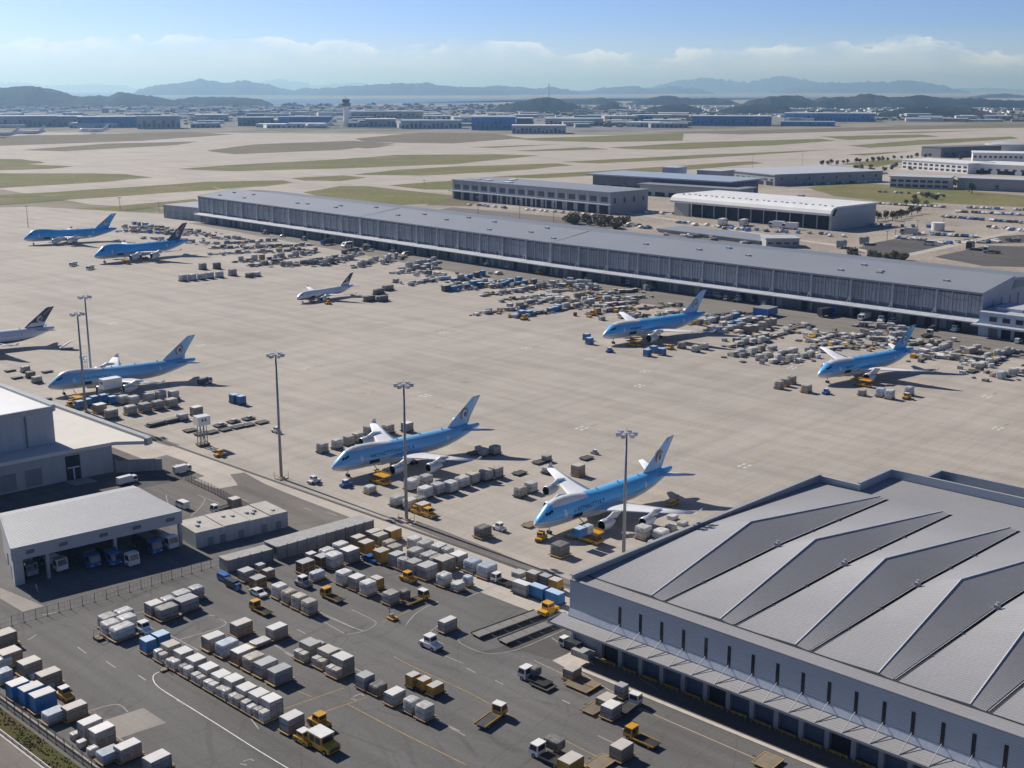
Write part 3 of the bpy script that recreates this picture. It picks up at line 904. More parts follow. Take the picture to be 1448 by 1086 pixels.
ridge('mountain', [(-80, 121), (0, 118), (30, 117), (70, 122), (110, 120), (140, 119.5), (175, 122), (200, 127)], 128.6, 5000, M['mount'], 19, 80)
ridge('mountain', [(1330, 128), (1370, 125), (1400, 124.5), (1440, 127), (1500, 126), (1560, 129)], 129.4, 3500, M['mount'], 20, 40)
# ------------------------------------------------------------------ buildings
def hgt(base, top_py):
    """height of a vertical edge seen from its foot pixel up to image row top_py"""
    x, y = G(*base)
    F = x * math.cos(PSI) + y * math.sin(PSI)
    lo, hi = 0.0, 300.0
    for _ in range(50):
        z = (lo + hi) / 2
        dz = z - CAM_H
        yy = CY - FPX * (F * math.sin(PITCH) + dz * math.cos(PITCH)) / (F * math.cos(PITCH) - dz * math.sin(PITCH))
        lo, hi = (z, hi) if yy > top_py else (lo, z)
    return z


# --- the near cargo terminal with its folded roof
T0X, T0Y, TZ = 204.0, 169.0, 17.0


def TT(x, y, z=None):
    q = (x, y - 0.05 * (x - T0X))
    return q if z is None else (q[0], q[1], z)


term = thing('cargo_terminal', 'big grey terminal with folded metal roof, fills the lower right corner', 'terminal', (T0X, T0Y, 0))
term_off = Vector((T0X, T0Y, 0))


def tpart(name, mb, mats, parent=None, smooth=False):
    p = parent or term
    o = link(name, mb.mesh(name, mats, smooth), p)
    if p is term:
        o.location = -term_off
    return o


YS = 15.0
gut_y = [146.2 - 18.45 * k for k in range(8)]
b = MB()
# upper wall, split in cladding bays, right to the parapet top
b.box(T0X, YS, 8.4, T0X + 0.6, T0Y, TZ + 0.25)
b.prism([TT(T0X + .6, T0Y), TT(312, T0Y), TT(312, T0Y - .7), TT(T0X + .6, T0Y - .7)], 0, TZ + 1.6)
b.prism([TT(312, T0Y), TT(312.6, T0Y), TT(312.6, 155.5), TT(312, 155.5)], 0, TZ + 1.4)
b.prism([TT(312.6, 156.2), TT(331, 156.2), TT(331, 155.5), TT(312.6, 155.5)], 0, TZ + 1.9)
b.prism([TT(330.4, 155.5), TT(331, 155.5), TT(331, YS), TT(330.4, YS)], 0, TZ + 1.9)
b.prism([TT(331, 145.5), TT(341, 145.5), TT(341, 144.8), TT(331, 144.8)], 0, TZ + 1.6)
b.prism([TT(340.4, 144.8), TT(341, 144.8), TT(341, YS), TT(340.4, YS)], 0, TZ + 1.6)
tpart('wall', b, M['t_face'])
b = MB()
b.add([TT(T0X + .6, YS, TZ), TT(209.5, YS, TZ), TT(209.5, T0Y - .7, TZ), TT(T0X + .6, T0Y - .7, TZ)], [[0, 1, 2, 3]])
b.add([TT(311, YS, TZ - .6), TT(330.4, YS, TZ - .6), TT(330.4, 155.5, TZ - .6), TT(311, 155.5, TZ - .6)], [[0, 1, 2, 3]])
b.add([TT(331, YS, TZ - 1.2), TT(340.4, YS, TZ - 1.2), TT(340.4, 144.8, TZ - 1.2), TT(331, 144.8, TZ - 1.2)], [[0, 1, 2, 3]])
ridges, vents, gut = MB(), [], MB()


def warp(mb, a, b_, c, d, n=10):
    """bilinear sheet between four corners"""
    a, b_, c, d = Vector(a), Vector(b_), Vector(c), Vector(d)
    vs = [a.lerp(b_, i / n).lerp(d.lerp(c, i / n), j / n) for i in range(n + 1) for j in range(n + 1)]
    mb.add(vs, [[i * (n + 1) + j, (i + 1) * (n + 1) + j, (i + 1) * (n + 1) + j + 1, i * (n + 1) + j + 1] for i in range(n) for j in range(n)])



x0, xm, x1 = 209.5, 257.0, 311.0
for k, gy in enumerate(gut_y):
    # bay between this gutter (low y side) and the next one up; the first ends at the left parapet
    ny = gy + 18.45 if k else T0Y - 0.3
    g0, gm, g1 = TT(x0, gy + .45, TZ), TT(xm, gy + .45, TZ + .9), TT(x1, gy + .45, TZ - .5)
    n0, nm_, n1 = TT(x0, ny - .75, TZ), TT(xm, ny - .75, TZ + .9), TT(x1, ny - .75, TZ - .5)
    r0, rm, r1 = TT(x0, gy + 3.4, TZ + .45), TT(xm, gy + 9.2, TZ + 4.5), TT(x1, gy + 2.4, TZ - .2)
    for q4 in ((g0, gm, rm, r0), (gm, g1, r1, rm), (r0, rm, nm_, n0), (rm, r1, n1, nm_)):
        warp(b, *q4)
    b.add([TT(x0, gy + .45, TZ - .3), g0, r0, n0, TT(x0, ny - .45, TZ - .3)], [[0, 1, 2, 3, 4]])
    for a, c in ((r0, rm), (rm, r1)):
        ridges.tube((a[0], a[1], a[2] + .05), (c[0], c[1], c[2] + .05), .13, n=5)
    gut.add([TT(x0, gy - .75, TZ - .25), TT(xm, gy - .75, TZ + .3), TT(xm, gy + .5, TZ + .3), TT(x0, gy + .5, TZ - .25)], [[0, 1, 2, 3]])
    gut.add([TT(xm, gy - .75, TZ + .3), TT(x1, gy - .75, TZ - .9), TT(x1, gy + .5, TZ - .9), TT(xm, gy + .5, TZ + .3)], [[0, 1, 2, 3]])
    for a, c in (((x0, TZ + .25), (xm, TZ + 1.15)), ((xm, TZ + 1.15), (x1, TZ - .2))):
        p, q = TT(a[0], gy - .1, a[1]), TT(c[0], gy - .1, c[1])
        ridges.tube(p, q, .08, n=5)
    for xx, zz, s in ((xm - 2, TZ + 1.2, .75), (xm + 14, TZ + .8, .4), (xm + 27, TZ + .4, .45), (xm - 19, TZ + .9, .25), (xm - 33, TZ + .5, .25)):
        q = TT(xx, gy - .2)
        vents.append(MB().box(q[0] - s, q[1] - s * .7, zz - .6, q[0] + s * .6, q[1] + s * .7, zz + s * .9).tube((q[0], q[1], zz), (q[0], q[1], zz + s * 1.6), s * .45, n=8))
b.prism([TT(T0X, YS), TT(T0X + 1.0, YS), TT(T0X + 1.0, T0Y), TT(T0X, T0Y)], TZ + .26, TZ + .5)
roof = tpart('roof', b, M['t_roof'])
tpart('gutter', gut, M['gutter'], roof)
tpart('ridge_flashing', ridges, M['ridge'], roof)
for v_ in vents:
    tpart('roof_vent', v_, M['parapet'], roof)
# dark eave line where the flat strip meets the folds
b = MB()
b.prism([TT(x0 - .35, YS), TT(x0, YS), TT(x0, T0Y - .8), TT(x0 - .35, T0Y - .8)], TZ - .3, TZ + .16)
tpart('eave_drain', b, M['gutter'], roof)
b = MB()
b.prism([TT(T0X + .6, T0Y - .71), TT(311.9, T0Y - .71), TT(311.9, T0Y - .8), TT(T0X + .6, T0Y - .8)], TZ - .1, TZ + 1.55)
b.prism([TT(T0X, T0Y + .1), TT(312.7, T0Y + .1), TT(312.7, T0Y - .9), TT(T0X, T0Y - .9)], TZ + 1.6, TZ + 1.78)
b.prism([TT(312, 156.3), TT(331.1, 156.3), TT(331.1, 155.3), TT(312, 155.3)], TZ + 1.9, TZ + 2.05)
b.prism([TT(330.2, 155.3), TT(331.1, 155.3), TT(331.1, YS), TT(330.2, YS)], TZ + 1.9, TZ + 2.05)
b.prism([TT(331.1, 145.6), TT(341.1, 145.6), TT(341.1, 144.6), TT(331.1, 144.6)], TZ + 1.6, TZ + 1.75)
b.prism([TT(340.2, 144.6), TT(341.1, 144.6), TT(341.1, YS), TT(340.2, YS)], TZ + 1.6, TZ + 1.75)
tpart('parapet', b, M['parapet'])
b = MB()
b.add([(T0X - .05, YS, 10.35), (T0X - .05, T0Y, 10.35), (T0X - .55, T0Y, 8.75), (T0X - .55, YS, 8.75)], [[0, 3, 2, 1]])
b.box(T0X - .6, YS, 8.5, T0X - .02, T0Y, 8.74)
tpart('glazed_band', b, M['band'])
cz = MB()
cz.xz([(198.5, 7.85), (198.5, 8.15), (204.0, 8.45), (204.0, 8.2)][::-1], YS, T0Y + 2)
cz.box(198.38, YS, 7.7, 198.5, T0Y + 2, 8.25)
cz.box(198.38, T0Y + 2.0, 7.7, 204.0, T0Y + 2.12, 8.5)
can = tpart('canopy', cz, M['t_roof'])
# ground floor
b = MB().box(205.2, YS, 0, 205.8, T0Y - 1.5, 8.4).box(205.2, T0Y - 1.5, 0, 225, T0Y - .9, 8.4)
tpart('dock_wall', b, M['conc_wall'])
yy = 159.9
k = 0
while yy > 22:
    b = MB().box(T0X - .02, yy - .35, 10.3, T0X - .0 + .01, yy + .35, 14.9)
    b.box(T0X - .1, yy - .38, 10.2, T0X - .02, yy + .38, 14.95)
    if k:
        tpart('slot_window', b, M['slot'])
        b = MB().tube((T0X - .1, yy, 10.6), (198.7, yy, 8.2), .09, n=6).tube((203.6, yy - 1.6, 8.5), (198.7, yy, 8.25), .06, n=5)
        tpart('tie_rod', b, M['parapet'], can)
    b = MB().box(204.3, yy - .55, 0, 205.2, yy + .55, 8.2)
    tpart('dock_column', b, M['conc_wall'])
    b = MB().box(205.08, yy - 5.2, .02, 205.19, yy - .7, 6.2)
    tpart('dock_door', b, M['dock'] if (k * 7) % 5 else M['dock_dark'])
    b = MB().box(203.9, yy - 5.0, .02, 204.25, yy - .8, .45)
    for o_ in (-.7, -2.2, -3.7, -5.1):
        b.box(203.2, yy + o_ - .08, .02, 203.36, yy + o_ + .08, 1.0)
    tpart('dock_bumper', b, M['cyel'])
    yy -= 5.85
    k += 1

# --- the long warehouse across the apron: three lengths with kinks at the double piers
LB = [G(283, 314), G(511, 348), G(779, 389), G(1386, 472)]
LH = [26.0, 24.8, 23.6, 22.6]
lb0 = Vector((LB[0][0], LB[0][1], 0))
long_b = thing('warehouse', 'very long grey warehouse with panelled upper wall and dock canopy across the apron', 'warehouse', lb0)


def lpart(name, mb, mats, parent=None):
    p = parent or long_b
    o = link(name, mb.mesh(name, mats), p)
    if p is long_b:
        o.location = -lb0
    return o


def lerp2(a, b, t):
    return (a[0] + (b[0] - a[0]) * t, a[1] + (b[1] - a[1]) * t)


rb_, wl, cn, vnt = MB(), MB(), MB(), []
for s in range(3):
    a, c = Vector(LB[s]), Vector(LB[s + 1])
    d = (c - a).normalized()
    n = Vector((-d.y, d.x))                   # towards the far side
    if n.x < 0:
        n = -n
    h0, h1 = LH[s], LH[s + 1]
    L = (c - a).length

    def q(t, off, z):
        p = a.lerp(c, t) + n * off
        return (p.x, p.y, z)
    # roof: front slope, dark step, back slope
    rb_.add([q(0, -1.2, h0), q(1, -1.2, h1), q(1, 42, h1 + 4.6), q(0, 42, h0 + 4.6)], [[0, 1, 2, 3]])
    rb_.add([q(0, 42.4, h0 + 2.2), q(1, 42.4, h1 + 2.2), q(1, 92, h1 - .5), q(0, 92, h0 - .5)], [[0, 1, 2, 3]], 1)
    rb_.add([q(-.001, -1.3, h0 + .1), q(.004, -1.3, h0 + .1), q(.004, 42, h0 + 4.9), q(-.001, 42, h0 + 4.9)], [[0, 1, 2, 3]])
    for _k in range(9):
        _u, _o = R.uniform(.03, .97), R.uniform(6, 38)
        _z = h0 + (h1 - h0) * _u + _o * .11
        _p = q(_u, _o, 0)
        vnt.append(MB().box(_p[0] - 1.1, _p[1] - 1.6, _z - .6, _p[0] + 1.1, _p[1] + 1.6, _z + 1.0))
    wl.add([q(0, 42, h0 + 4.6), q(1, 42, h1 + 4.6), q(1, 42.4, h1 + 2.2), q(0, 42.4, h0 + 2.2)], [[0, 1, 2, 3]])
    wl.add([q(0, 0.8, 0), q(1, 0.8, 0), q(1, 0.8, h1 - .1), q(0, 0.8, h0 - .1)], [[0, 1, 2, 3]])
    wl.add([q(0, 92, 0), q(1, 92, 0), q(1, 92, h1 - .5), q(0, 92, h0 - .5)], [[3, 2, 1, 0]])
    # eave fascia and canopy
    rb_.add([q(0, -1.2, h0 - 1.0), q(1, -1.2, h1 - 1.0), q(1, -1.2, h1), q(0, -1.2, h0)], [[0, 1, 2, 3]])
    cz0, cz1 = h0 * .36, h1 * .36
    cn.add([q(0, -7, cz0 - .9), q(1, -7, cz1 - .9), q(1, 0.6, cz1 + .4), q(0, 0.6, cz0 + .4)], [[0, 1, 2, 3]])
    cn.add([q(0, -7, cz0 - 1.5), q(1, -7, cz1 - 1.5), q(1, -7, cz1 - .9), q(0, -7, cz0 - .9)], [[0, 1, 2, 3]])
    cn.add([q(0, -7, cz0 - 1.5), q(0, .6, cz0 - .5), q(1, .6, cz1 - .5), q(1, -7, cz1 - 1.5)], [[0, 1, 2, 3]])
    nb = max(3, round(L / 26))
    for k in range(nb):
        t0, t1 = k / nb, (k + 1) / nb
        for j in range(3):
            u0, u1 = t0 + (t1 - t0) * j / 3, t0 + (t1 - t0) * (j + 1) / 3
            hb0, hb1 = h0 + (h1 - h0) * u0, h0 + (h1 - h0) * u1
            e = .10 / L * 3
            pb = MB().add([q(u0 + e, .5, cz0 + 2.2), q(u1 - e, .5, cz1 + 2.2), q(u1 - e, .5, hb1 - 2.2), q(u0 + e, .5, hb0 - 2.2)], [[0, 1, 2, 3]])
            po = lpart('wall_panel', pb, M['l_panel'])
            mb = MB()
            for m in range(1, 4):
                um = u0 + (u1 - u0) * m / 4
                p0, p1 = q(um, .44, cz0 + 2.2), q(um, .44, hb0 - 2.2)
                mb.tube(p0, p1, .11, n=4)
            mb.tube(q(u0 + e, .42, (hb0 + cz0) * .56 + R.uniform(-2, 3)), q(u1 - e, .42, (hb0 + cz0) * .56 + R.uniform(-2, 3) * 0), .1, n=4)
            lo = link('panel_joint', mb.mesh('panel_joint', M['l_dark']), po)
            if j:
                mb = MB().tube(q(u0, .1, cz0 + .6), q(u0, .1, hb0 - 1.2), .28, n=5)
                lpart('slim_pier', mb, M['l_pier'])
            # dock below: door or wall panel
            dm = R.random()
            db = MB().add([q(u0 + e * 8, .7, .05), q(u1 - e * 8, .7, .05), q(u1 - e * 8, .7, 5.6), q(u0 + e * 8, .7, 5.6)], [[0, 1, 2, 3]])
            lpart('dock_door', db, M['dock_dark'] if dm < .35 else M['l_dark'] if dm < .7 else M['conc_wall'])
        w = 1.9 if k == 0 and s else 0.9
        u = t0
        p0 = a.lerp(c, u)
        mb = MB()
        for dz in (0,):
            e = w / L / 2
            mb.prism([q(u - e if k or s else 0, -.9, 0)[:2], q(u + e, -.9, 0)[:2], q(u + e, .6, 0)[:2], q(u - e if k or s else 0, .6, 0)[:2]], cz0 + .2, h0 + (h1 - h0) * u - .3)
        lpart('pier', mb, M['l_pier'])
        mb = MB().tube(q(u, -6.4, cz0 - .5), q(u, .2, cz0 + 4.2), .13, n=5)
        lpart('canopy_stay', mb, M['l_pier'])
        mb = MB().prism([q(u, -.1, 0)[:2], q(u + 1.2 / L, -.1, 0)[:2], q(u + 1.2 / L, .75, 0)[:2], q(u, .75, 0)[:2]], 0, cz0 - .9)
        lpart('dock_column', mb, M['conc_wall'])
    if s == 2:
        u = 1 - .5 / L
        mb = MB().prism([q(u, -.9, 0)[:2], q(1, -.9, 0)[:2], q(1, .7, 0)[:2], q(u, .7, 0)[:2]], cz1 + .2, h1 - .3)
        lpart('pier', mb, M['l_pier'])
        # gable end facing the annex
        gb = MB().add([q(1, .8, 0), q(1, 92, 0), q(1, 92, h1 - .5), q(1, 42.4, h1 + 3.6), q(1, 42, h1 + 4.6), q(1, .8, h1 + .2)], [[0, 1, 2, 3, 4, 5]])
        ge = lpart('end_wall', gb, M['l_blue'])
        mb = MB()
        for off in (14, 26, 38, 50):
            mb.tube(q(1 + .1 / L, off, 4), q(1 + .1 / L, off, 17), .35, n=4)
        mb.add([q(1 + .2 / L, 40, h1 - 2.5), q(1 + .2 / L, 58, h1 - 3), q(1 + .2 / L, 58, h1 + .6), q(1 + .2 / L, 43, h1 + 2.2)], [[0, 1, 2, 3]])
        link('end_louvre', mb.mesh('end_louvre', M['conc_wall']), ge)
    if s == 0:
        gb = MB().add([q(0, .8, 0), q(0, 92, 0), q(0, 92, h0 - .5), q(0, 42.4, h0 + 3.6), q(0, 42, h0 + 4.6), q(0, .8, h0 + .2)], [[5, 4, 3, 2, 1, 0]])
        lpart('end_wall', gb, M['l_blue'])
lro = lpart('roof', rb_, [M['l_roof'], M['l_roof2']])
for v_ in vnt:
    lpart('roof_vent', v_, M['l_pier'], lro).location = (0, 0, 0)
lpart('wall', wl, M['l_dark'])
lpart('canopy', cn, M['l_pier'])

# --- annex at the near end of the long warehouse
ax, ay = G(1384, 473)
an = thing('office_annex', 'low pale annex with square windows at the near end of the long warehouse', 'annex', (ax, ay, 0))
L = 70
link('wall', MB().box(-3, -L, 0, 32, -.6, 12.5).mesh('wall', M['l_blue']), an)
link('roof', MB().prism([(-3.4, -L), (32.4, -L), (32.4, -.4), (-3.4, -.4)], 12.5, 13.3).prism([(6, -20), (26, -20), (26, -6), (6, -6)], 13.3, 15).mesh('roof', M['l_pier']), an)
link('canopy', MB().box(-9, -L, 6.4, -3.02, 1.5, 7.0).box(-9.2, -L, 6.2, -9.0, 1.5, 7.1).mesh('canopy', M['l_pier']), an)
for k in range(9):
    y = -6 - 7 * k
    w_ = link('window', MB().box(-3.12, y - 4.2, 8.4, -3.02, y, 11.2).mesh('window', M['l_dark']), an)
    link('pane', MB().box(-3.18, y - 3.9, 8.7, -3.13, y - .3, 10.9).mesh('pane', M['glass']), w_)
    link('dock_door', MB().box(-3.1, y - 5, .05, -3.02, y, 5.6).mesh('dock_door', M['dock_dark'] if k % 3 else M['l_dark']), an)

# --- small pale shed at the far end of the long warehouse
x, y = G(232, 308)
sh = thing('shed', 'small pale flat shed attached to the far end of the long warehouse', 'shed', (x, y, 0))
x2, y2 = G(281, 313)
hs = hgt((232, 308), 290)
dx, dy = x2 - x, y2 - y
link('wall', MB().prism([(0, 0), (dx, dy), (dx + 45, dy + 4), (45, 4)], 0, hs).mesh('wall', M['conc_wall']), sh)
link('roof', MB().prism([(-.5, .5), (dx - .5, dy), (dx + 45, dy + 4), (45, 5)], hs, hs + .6).mesh('roof', M['c_roof']), sh)
for k in range(4):
    p = lerp2((0, 0), (dx, dy), .1 + .22 * k)
    p2 = lerp2((0, 0), (dx, dy), .22 + .22 * k)
    link('door', MB().prism([(p[0] - .1, p[1]), (p2[0] - .1, p2[1]), (p2[0] + .2, p2[1]), (p[0] + .2, p[1])], .05, hs * .6).mesh('door', M['shutter']), sh)

# --- hangar at the left edge: tall door block over a low range with bright flat roof
hg = thing('hangar', 'pale hangar at the left edge with tall door panels above a bright flat roof', 'hangar', (162, 378, 0))
hz = 11.0


def hpart(n, mb, m, parent=None):
    p = parent or hg
    o = link(n, mb.mesh(n, m), p)
    if p is hg:
        o.location = (-162, -378, 0)
    return o


A0, A1, A2, A3 = (120, 382.5), (181.4, 376.4), (200.5, 371.5), (208.5, 366.0)
RB = [(120, 386), (190.6, 381.0), (207.0, 369.6), (210.5, 366.2), (205.5, 425), (206, 560), (120, 560)]
hpart('wall', MB().prism([A0, A1, (200.5, 373.3), (200.5, 560), (120, 560)], 0, hz - 1.2), M['h_wall'])
hpart('lower_roof', MB().prism([(120, 381.5), (181.2, 375.4), (201.2, 372.2), (209.5, 364.8), (211.5, 365.6), (211.5, 560), (120, 560)], hz - 1.2, hz, top=0), M['w_roof_conc'])
hpart('roof_edge', MB().prism([(209.6, 366.2), (211.7, 365.8), (211.7, 560), (209.6, 560)], hz + .003, hz + 1.0).prism([(209.4, 364.6), (211.8, 365.5), (209.6, 366.2), (208.6, 365.6)], hz - 1.6, hz + 1.0), M['parapet'])
tz = 24.0
tall = hpart('tall_block', MB().prism([(120, 391.5), (186.6, 385.8), (190.8, 560), (120, 560)], hz + .003, tz - 1.1), M['h_tall'])
hpart('upper_roof', MB().prism([(120, 390.7), (187.2, 385.0), (191.4, 560), (120, 560)], tz - 1.1, tz), M['white_roof'])
hpart('roof_edge', MB().prism([(186.0, 385.4), (187.4, 385.2), (191.6, 560), (190.2, 560)], tz - 1.4, tz + .8).prism([(120, 390.2), (120, 391.2), (186.8, 385.4), (186.6, 384.6)], tz - 1.4, tz + .5), M['parapet'])
for k in range(5):
    t = (177 - k * 12.0)
    y = 385.8 + (186.6 - t) * 0.0856 - .12
    link('door_joint', MB().box(t - .25, y - .2, hz + .3, t + .25, y + .3, tz - 1.3).mesh('door_joint', M['l_dark']), tall).location = (0, 0, 0)


def on_h(t):
    """point on the low front wall at x=t"""
    if t < 181.4:
        return 382.5 + (t - 120) * (376.4 - 382.5) / 61.4
    return 376.4 + (t - 181.4) * (373.3 - 376.4) / 19.1


for k, (t0, t1, z1, mt) in enumerate(((124, 130, 6, 'shutter'), (133, 140, 6, 'shutter'), (143, 150, 6.2, 'shutter'), (152.5, 159.5, 6.2, 'shutter'), (161.5, 168, 6.4, 'shutter'), (171, 176.5, 6.5, 'shutter'))):
    fr = hpart('door', MB().prism([(t0, on_h(t0) - .14), (t1, on_h(t1) - .14), (t1, on_h(t1) + .1), (t0, on_h(t0) + .1)], .6, z1), M[mt])
g_ = hpart('gateway', MB().prism([(184.6, on_h(184.6) - .16), (189.4, on_h(189.4) - .16), (189.4, on_h(189.4) + .1), (184.6, on_h(184.6) + .1)], .1, 8.6), M['dock_dark'])
link('gate_panel', MB().prism([(185.0, on_h(185) - .3), (189.0, on_h(189) - .3), (189.0, on_h(189) - .2), (185.0, on_h(185) - .2)], 4.2, 4.7).prism([(186.8, on_h(186.8) - .3), (187.3, on_h(187.3) - .3), (187.3, on_h(187.3) - .2), (186.8, on_h(186.8) - .2)], .1, 4.2).mesh('gate_panel', M['l_pier']), g_)
hpart('low_wall', MB().prism([(200.6, 371.6), (213.0, 362.5), (213.6, 363.2), (201.0, 372.6)], 0, 4.2), M['conc_wall'])
hpart('ramp', MB().prism([(183.5, 374.6), (190.5, 373.2), (191.5, 367.5), (184, 369)], 0, [.5, .5, .06, .06]), M['patch'])
sheet('pavement', [(150, 356), (213, 348), (214.5, 362), (201, 371), (181, 375.8), (150, 379)], 0.009, M['lot'])

# --- open vehicle canopy
cz_ = 10.8
cf0, cf1, cb1, cb0 = (131.1, 301.8), (177.9, 294.3), (179.5, 323.6), (140.7, 329.3)
cp = thing('vehicle_canopy', 'open fronted grey canopy sheltering parked trucks by the post fence', 'canopy', (135, 310, 0))


def cpart(n, mb, m, parent=None):
    p = parent or cp
    o = link(n, mb.mesh(n, m), p)
    if p is cp:
        o.location = (-135, -310, 0)
    return o


cmf, cmb = lerp2(cf0, cb0, .86), lerp2(cf1, cb1, .86)
b = MB().add([(*cf0, cz_), (*cf1, cz_), (*cmb, cz_ + 1.2), (*cmf, cz_ + 1.2)], [[0, 1, 2, 3]])
b.add([(*cmf, cz_ + 1.2), (*cmb, cz_ + 1.2), (*cb1, cz_ + .7), (*cb0, cz_ + .7)], [[0, 1, 2, 3]])
ext0, ext1 = (cf0[0] - 30 * 0, cf0[1]), cf1
cpart('roof', b, M['c_roof'])


def off(p, dx, dy):
    return (p[0] + dx, p[1] + dy)


b = MB().prism([off(cf0, -.2, -.25), off(cf1, .2, -.25), off(cf1, .2, .15), off(cf0, -.2, .15)], cz_ - 3.6, cz_ + .12)
b.prism([off(cf1, .0, .15), off(cf1, .35, .15), off(cb1, .35, 0), off(cb1, 0, 0)], cz_ - 3.4, [cz_ + .15, cz_ + .15, cz_ + .75, cz_ + .75])
b.prism([off(cf0, -.3, .15), off(cf0, .05, .15), off(cb0, .05, 0), off(cb0, -.3, 0)], cz_ - 3.4, [cz_ + .15, cz_ + .15, cz_ + .75, cz_ + .75])
cpart('fascia', b, M['c_fascia'])
b = MB().prism([off(cb0, 0, -.4), off(cb1, 0, -.4), off(cb1, 0, 0), off(cb0, 0, 0)], 0, cz_ + .5)
cpart('back_wall', b, M['conc_wall'])
b = MB().prism([(cf0[0], cf0[1] + .2), (cf0[0] + 3, cf0[1] - .25), (cb0[0], cb0[1] - .4), (cb0[0] - .4, cb0[1])], 0, cz_ - 3.4)
sw = cpart('side_wall', MB().prism([off(cf0, 0, .15), off(cf0, 2.6, -.2), off(cf0, 2.6, .3), off(cf0, .35, .6), off(cb0, .35, 0), off(cb0, 0, 0)], 0, cz_ - 3.4), M['c_fascia'])
link('door', MB().prism([off(lerp2(cf0, cb0, .2), -.1, 0), off(lerp2(cf0, cb0, .2), .02, 0), off(lerp2(cf0, cb0, .38), .02, 0), off(lerp2(cf0, cb0, .38), -.1, 0)], .05, 3.6).mesh('door', M['shutter']), sw)
for t in (.19, .585, .99):
    p = lerp2(cf0, cf1, t)
    cpart('column', MB().box(p[0] - .4, p[1] - .1, 0, p[0] + .4, p[1] + .7, cz_ - 3.4), M['office'])
for t in (.10, .285, .52, .72, .93):
    p = lerp2(cf0, cf1, t)
    cpart('bay_sign', MB().box(p[0] - 1.3, p[1] - .42, cz_ - 2.3, p[0] + 1.3, p[1] - .32, cz_ - 1.3), M['l_dark'])
# --- flat roofed workshop beside the canopy
wz = 4.6
of0, of1, ob1, ob0 = (179.4, 289.6), (208.4, 284.4), (209.6, 297.2), (181.0, 302.0)
wk = thing('workshop', 'low flat roofed workshop with stained pale roof beside the truck canopy', 'workshop', (180, 290, 0))


def wpart(n, mb, m, parent=None):
    p = parent or wk
    o = link(n, mb.mesh(n, m), p)
    if p is wk:
        o.location = (-180, -290, 0)
    return o


wpart('wall', MB().prism([of0, of1, ob1, ob0], 0, wz), M['office'])
b = MB()
for t0, t1, dz in ((0, .29, 0), (.30, .585, .12), (.595, .80, .02), (.81, 1, .22)):
    b.prism([lerp2(of0, of1, t0), lerp2(of0, of1, t1), lerp2(ob0, ob1, t1), lerp2(ob0, ob1, t0)], wz + .003, wz + .25 + dz)
wpart('roof', b, M['stained_roof'])
for t in (.1, .16, .42, .5, .66, .7, .75, .9):
    p = lerp2(lerp2(of0, of1, t), lerp2(ob0, ob1, t), R.uniform(.25, .7))
    wpart('roof_vent', MB().box(p[0] - .5, p[1] - .4, wz + .2, p[0] + .5, p[1] + .4, wz + .8), M['office'])
for t in (.12, .25, .45, .7, .86):
    p, p2 = lerp2(of0, of1, t), lerp2(of0, of1, t + .06)
    wpart('door', MB().prism([off(p, 0, -.1), off(p2, 0, -.1), off(p2, 0, .1), off(p, 0, .1)], .05, 2.6), M['shutter'])
# --- two mesh sided storage cages on the yard edge
for lab, a, c, w_, h_ in (('short mesh sided storage cage at the corner of the post fence', G(322, 810), G(386, 793), 4.4, 3.4),
                          ('long mesh sided storage cage between the workshop and the container yard', G(392.5, 792), G(528, 753), 6.4, 3.8)):
    cg = thing('storage_cage', lab, 'cage', (a[0], a[1], 0), 0, 'mesh storage cages')
    d = (c[0] - a[0], c[1] - a[1])
    q4 = [(0, 0), d, (d[0] + .3, d[1] + w_), (.3, w_)]
    link('mesh_wall', MB().prism(q4, 0.02, h_).mesh('mesh_wall', M['mesh_wall']), cg)
    link('mesh_roof', MB().prism([off(q4[0], -.1, -.1), off(q4[1], .1, -.1), off(q4[2], .1, .1), off(q4[3], -.1, .1)], h_ + .003, h_ + .18).mesh('mesh_roof', M['mesh_top']), cg)
    n = int(math.hypot(*d) / 3.2)
    for k in range(n + 1):
        p = lerp2((0, 0), d, k / n)
        link('post', MB().box(p[0] - .1, p[1] - .25, 0, p[0] + .1, p[1] - .02, h_ + .5).mesh('post', M['mast']), cg)
# ------------------------------------------------------------------ aircraft
# local frame: nose at origin, tail along +x, up +z
SEC = [(0, 4.25, .06, .06, 0), (.5, 4.3, .75, .75, 0), (1.5, 4.5, 1.35, 1.4, .02), (3, 4.85, 2.0, 2.05, .25), (4.6, 5.15, 2.5, 2.55, .75), (6.2, 5.35, 2.85, 2.9, 1.15), (8.5, 5.5, 3.1, 3.15, 1.35), (12, 5.55, 3.25, 3.25, 1.35), (16, 5.55, 3.25, 3.25, 1.15),
       (20, 5.55, 3.25, 3.25, .6), (24, 5.55, 3.25, 3.25, .15), (28, 5.55, 3.25, 3.25, 0), (36, 5.55, 3.25, 3.25, 0), (43, 5.6, 3.25, 3.2, 0), (48, 5.85, 3.05, 2.95, 0), (53, 6.35, 2.55, 2.45, 0), (58, 7.0, 1.75, 1.75, 0), (62, 7.55, 1.0, 1.05, 0), (64.2, 7.85, .55, .65, 0), (64.6, 7.88, .35, .4, 0)]


SEC = [(a, b + (.22 if a > 5 else .1), c * 1.13, d * 1.13, e) for a, b, c, d, e in SEC]


def sec_at(x):
    for a, b in zip(SEC, SEC[1:]):
        if a[0] <= x <= b[0]:
            t = (x - a[0]) / (b[0] - a[0])
            return [p + (q - p) * t for p, q in zip(a, b)]
    return list(SEC[-1])


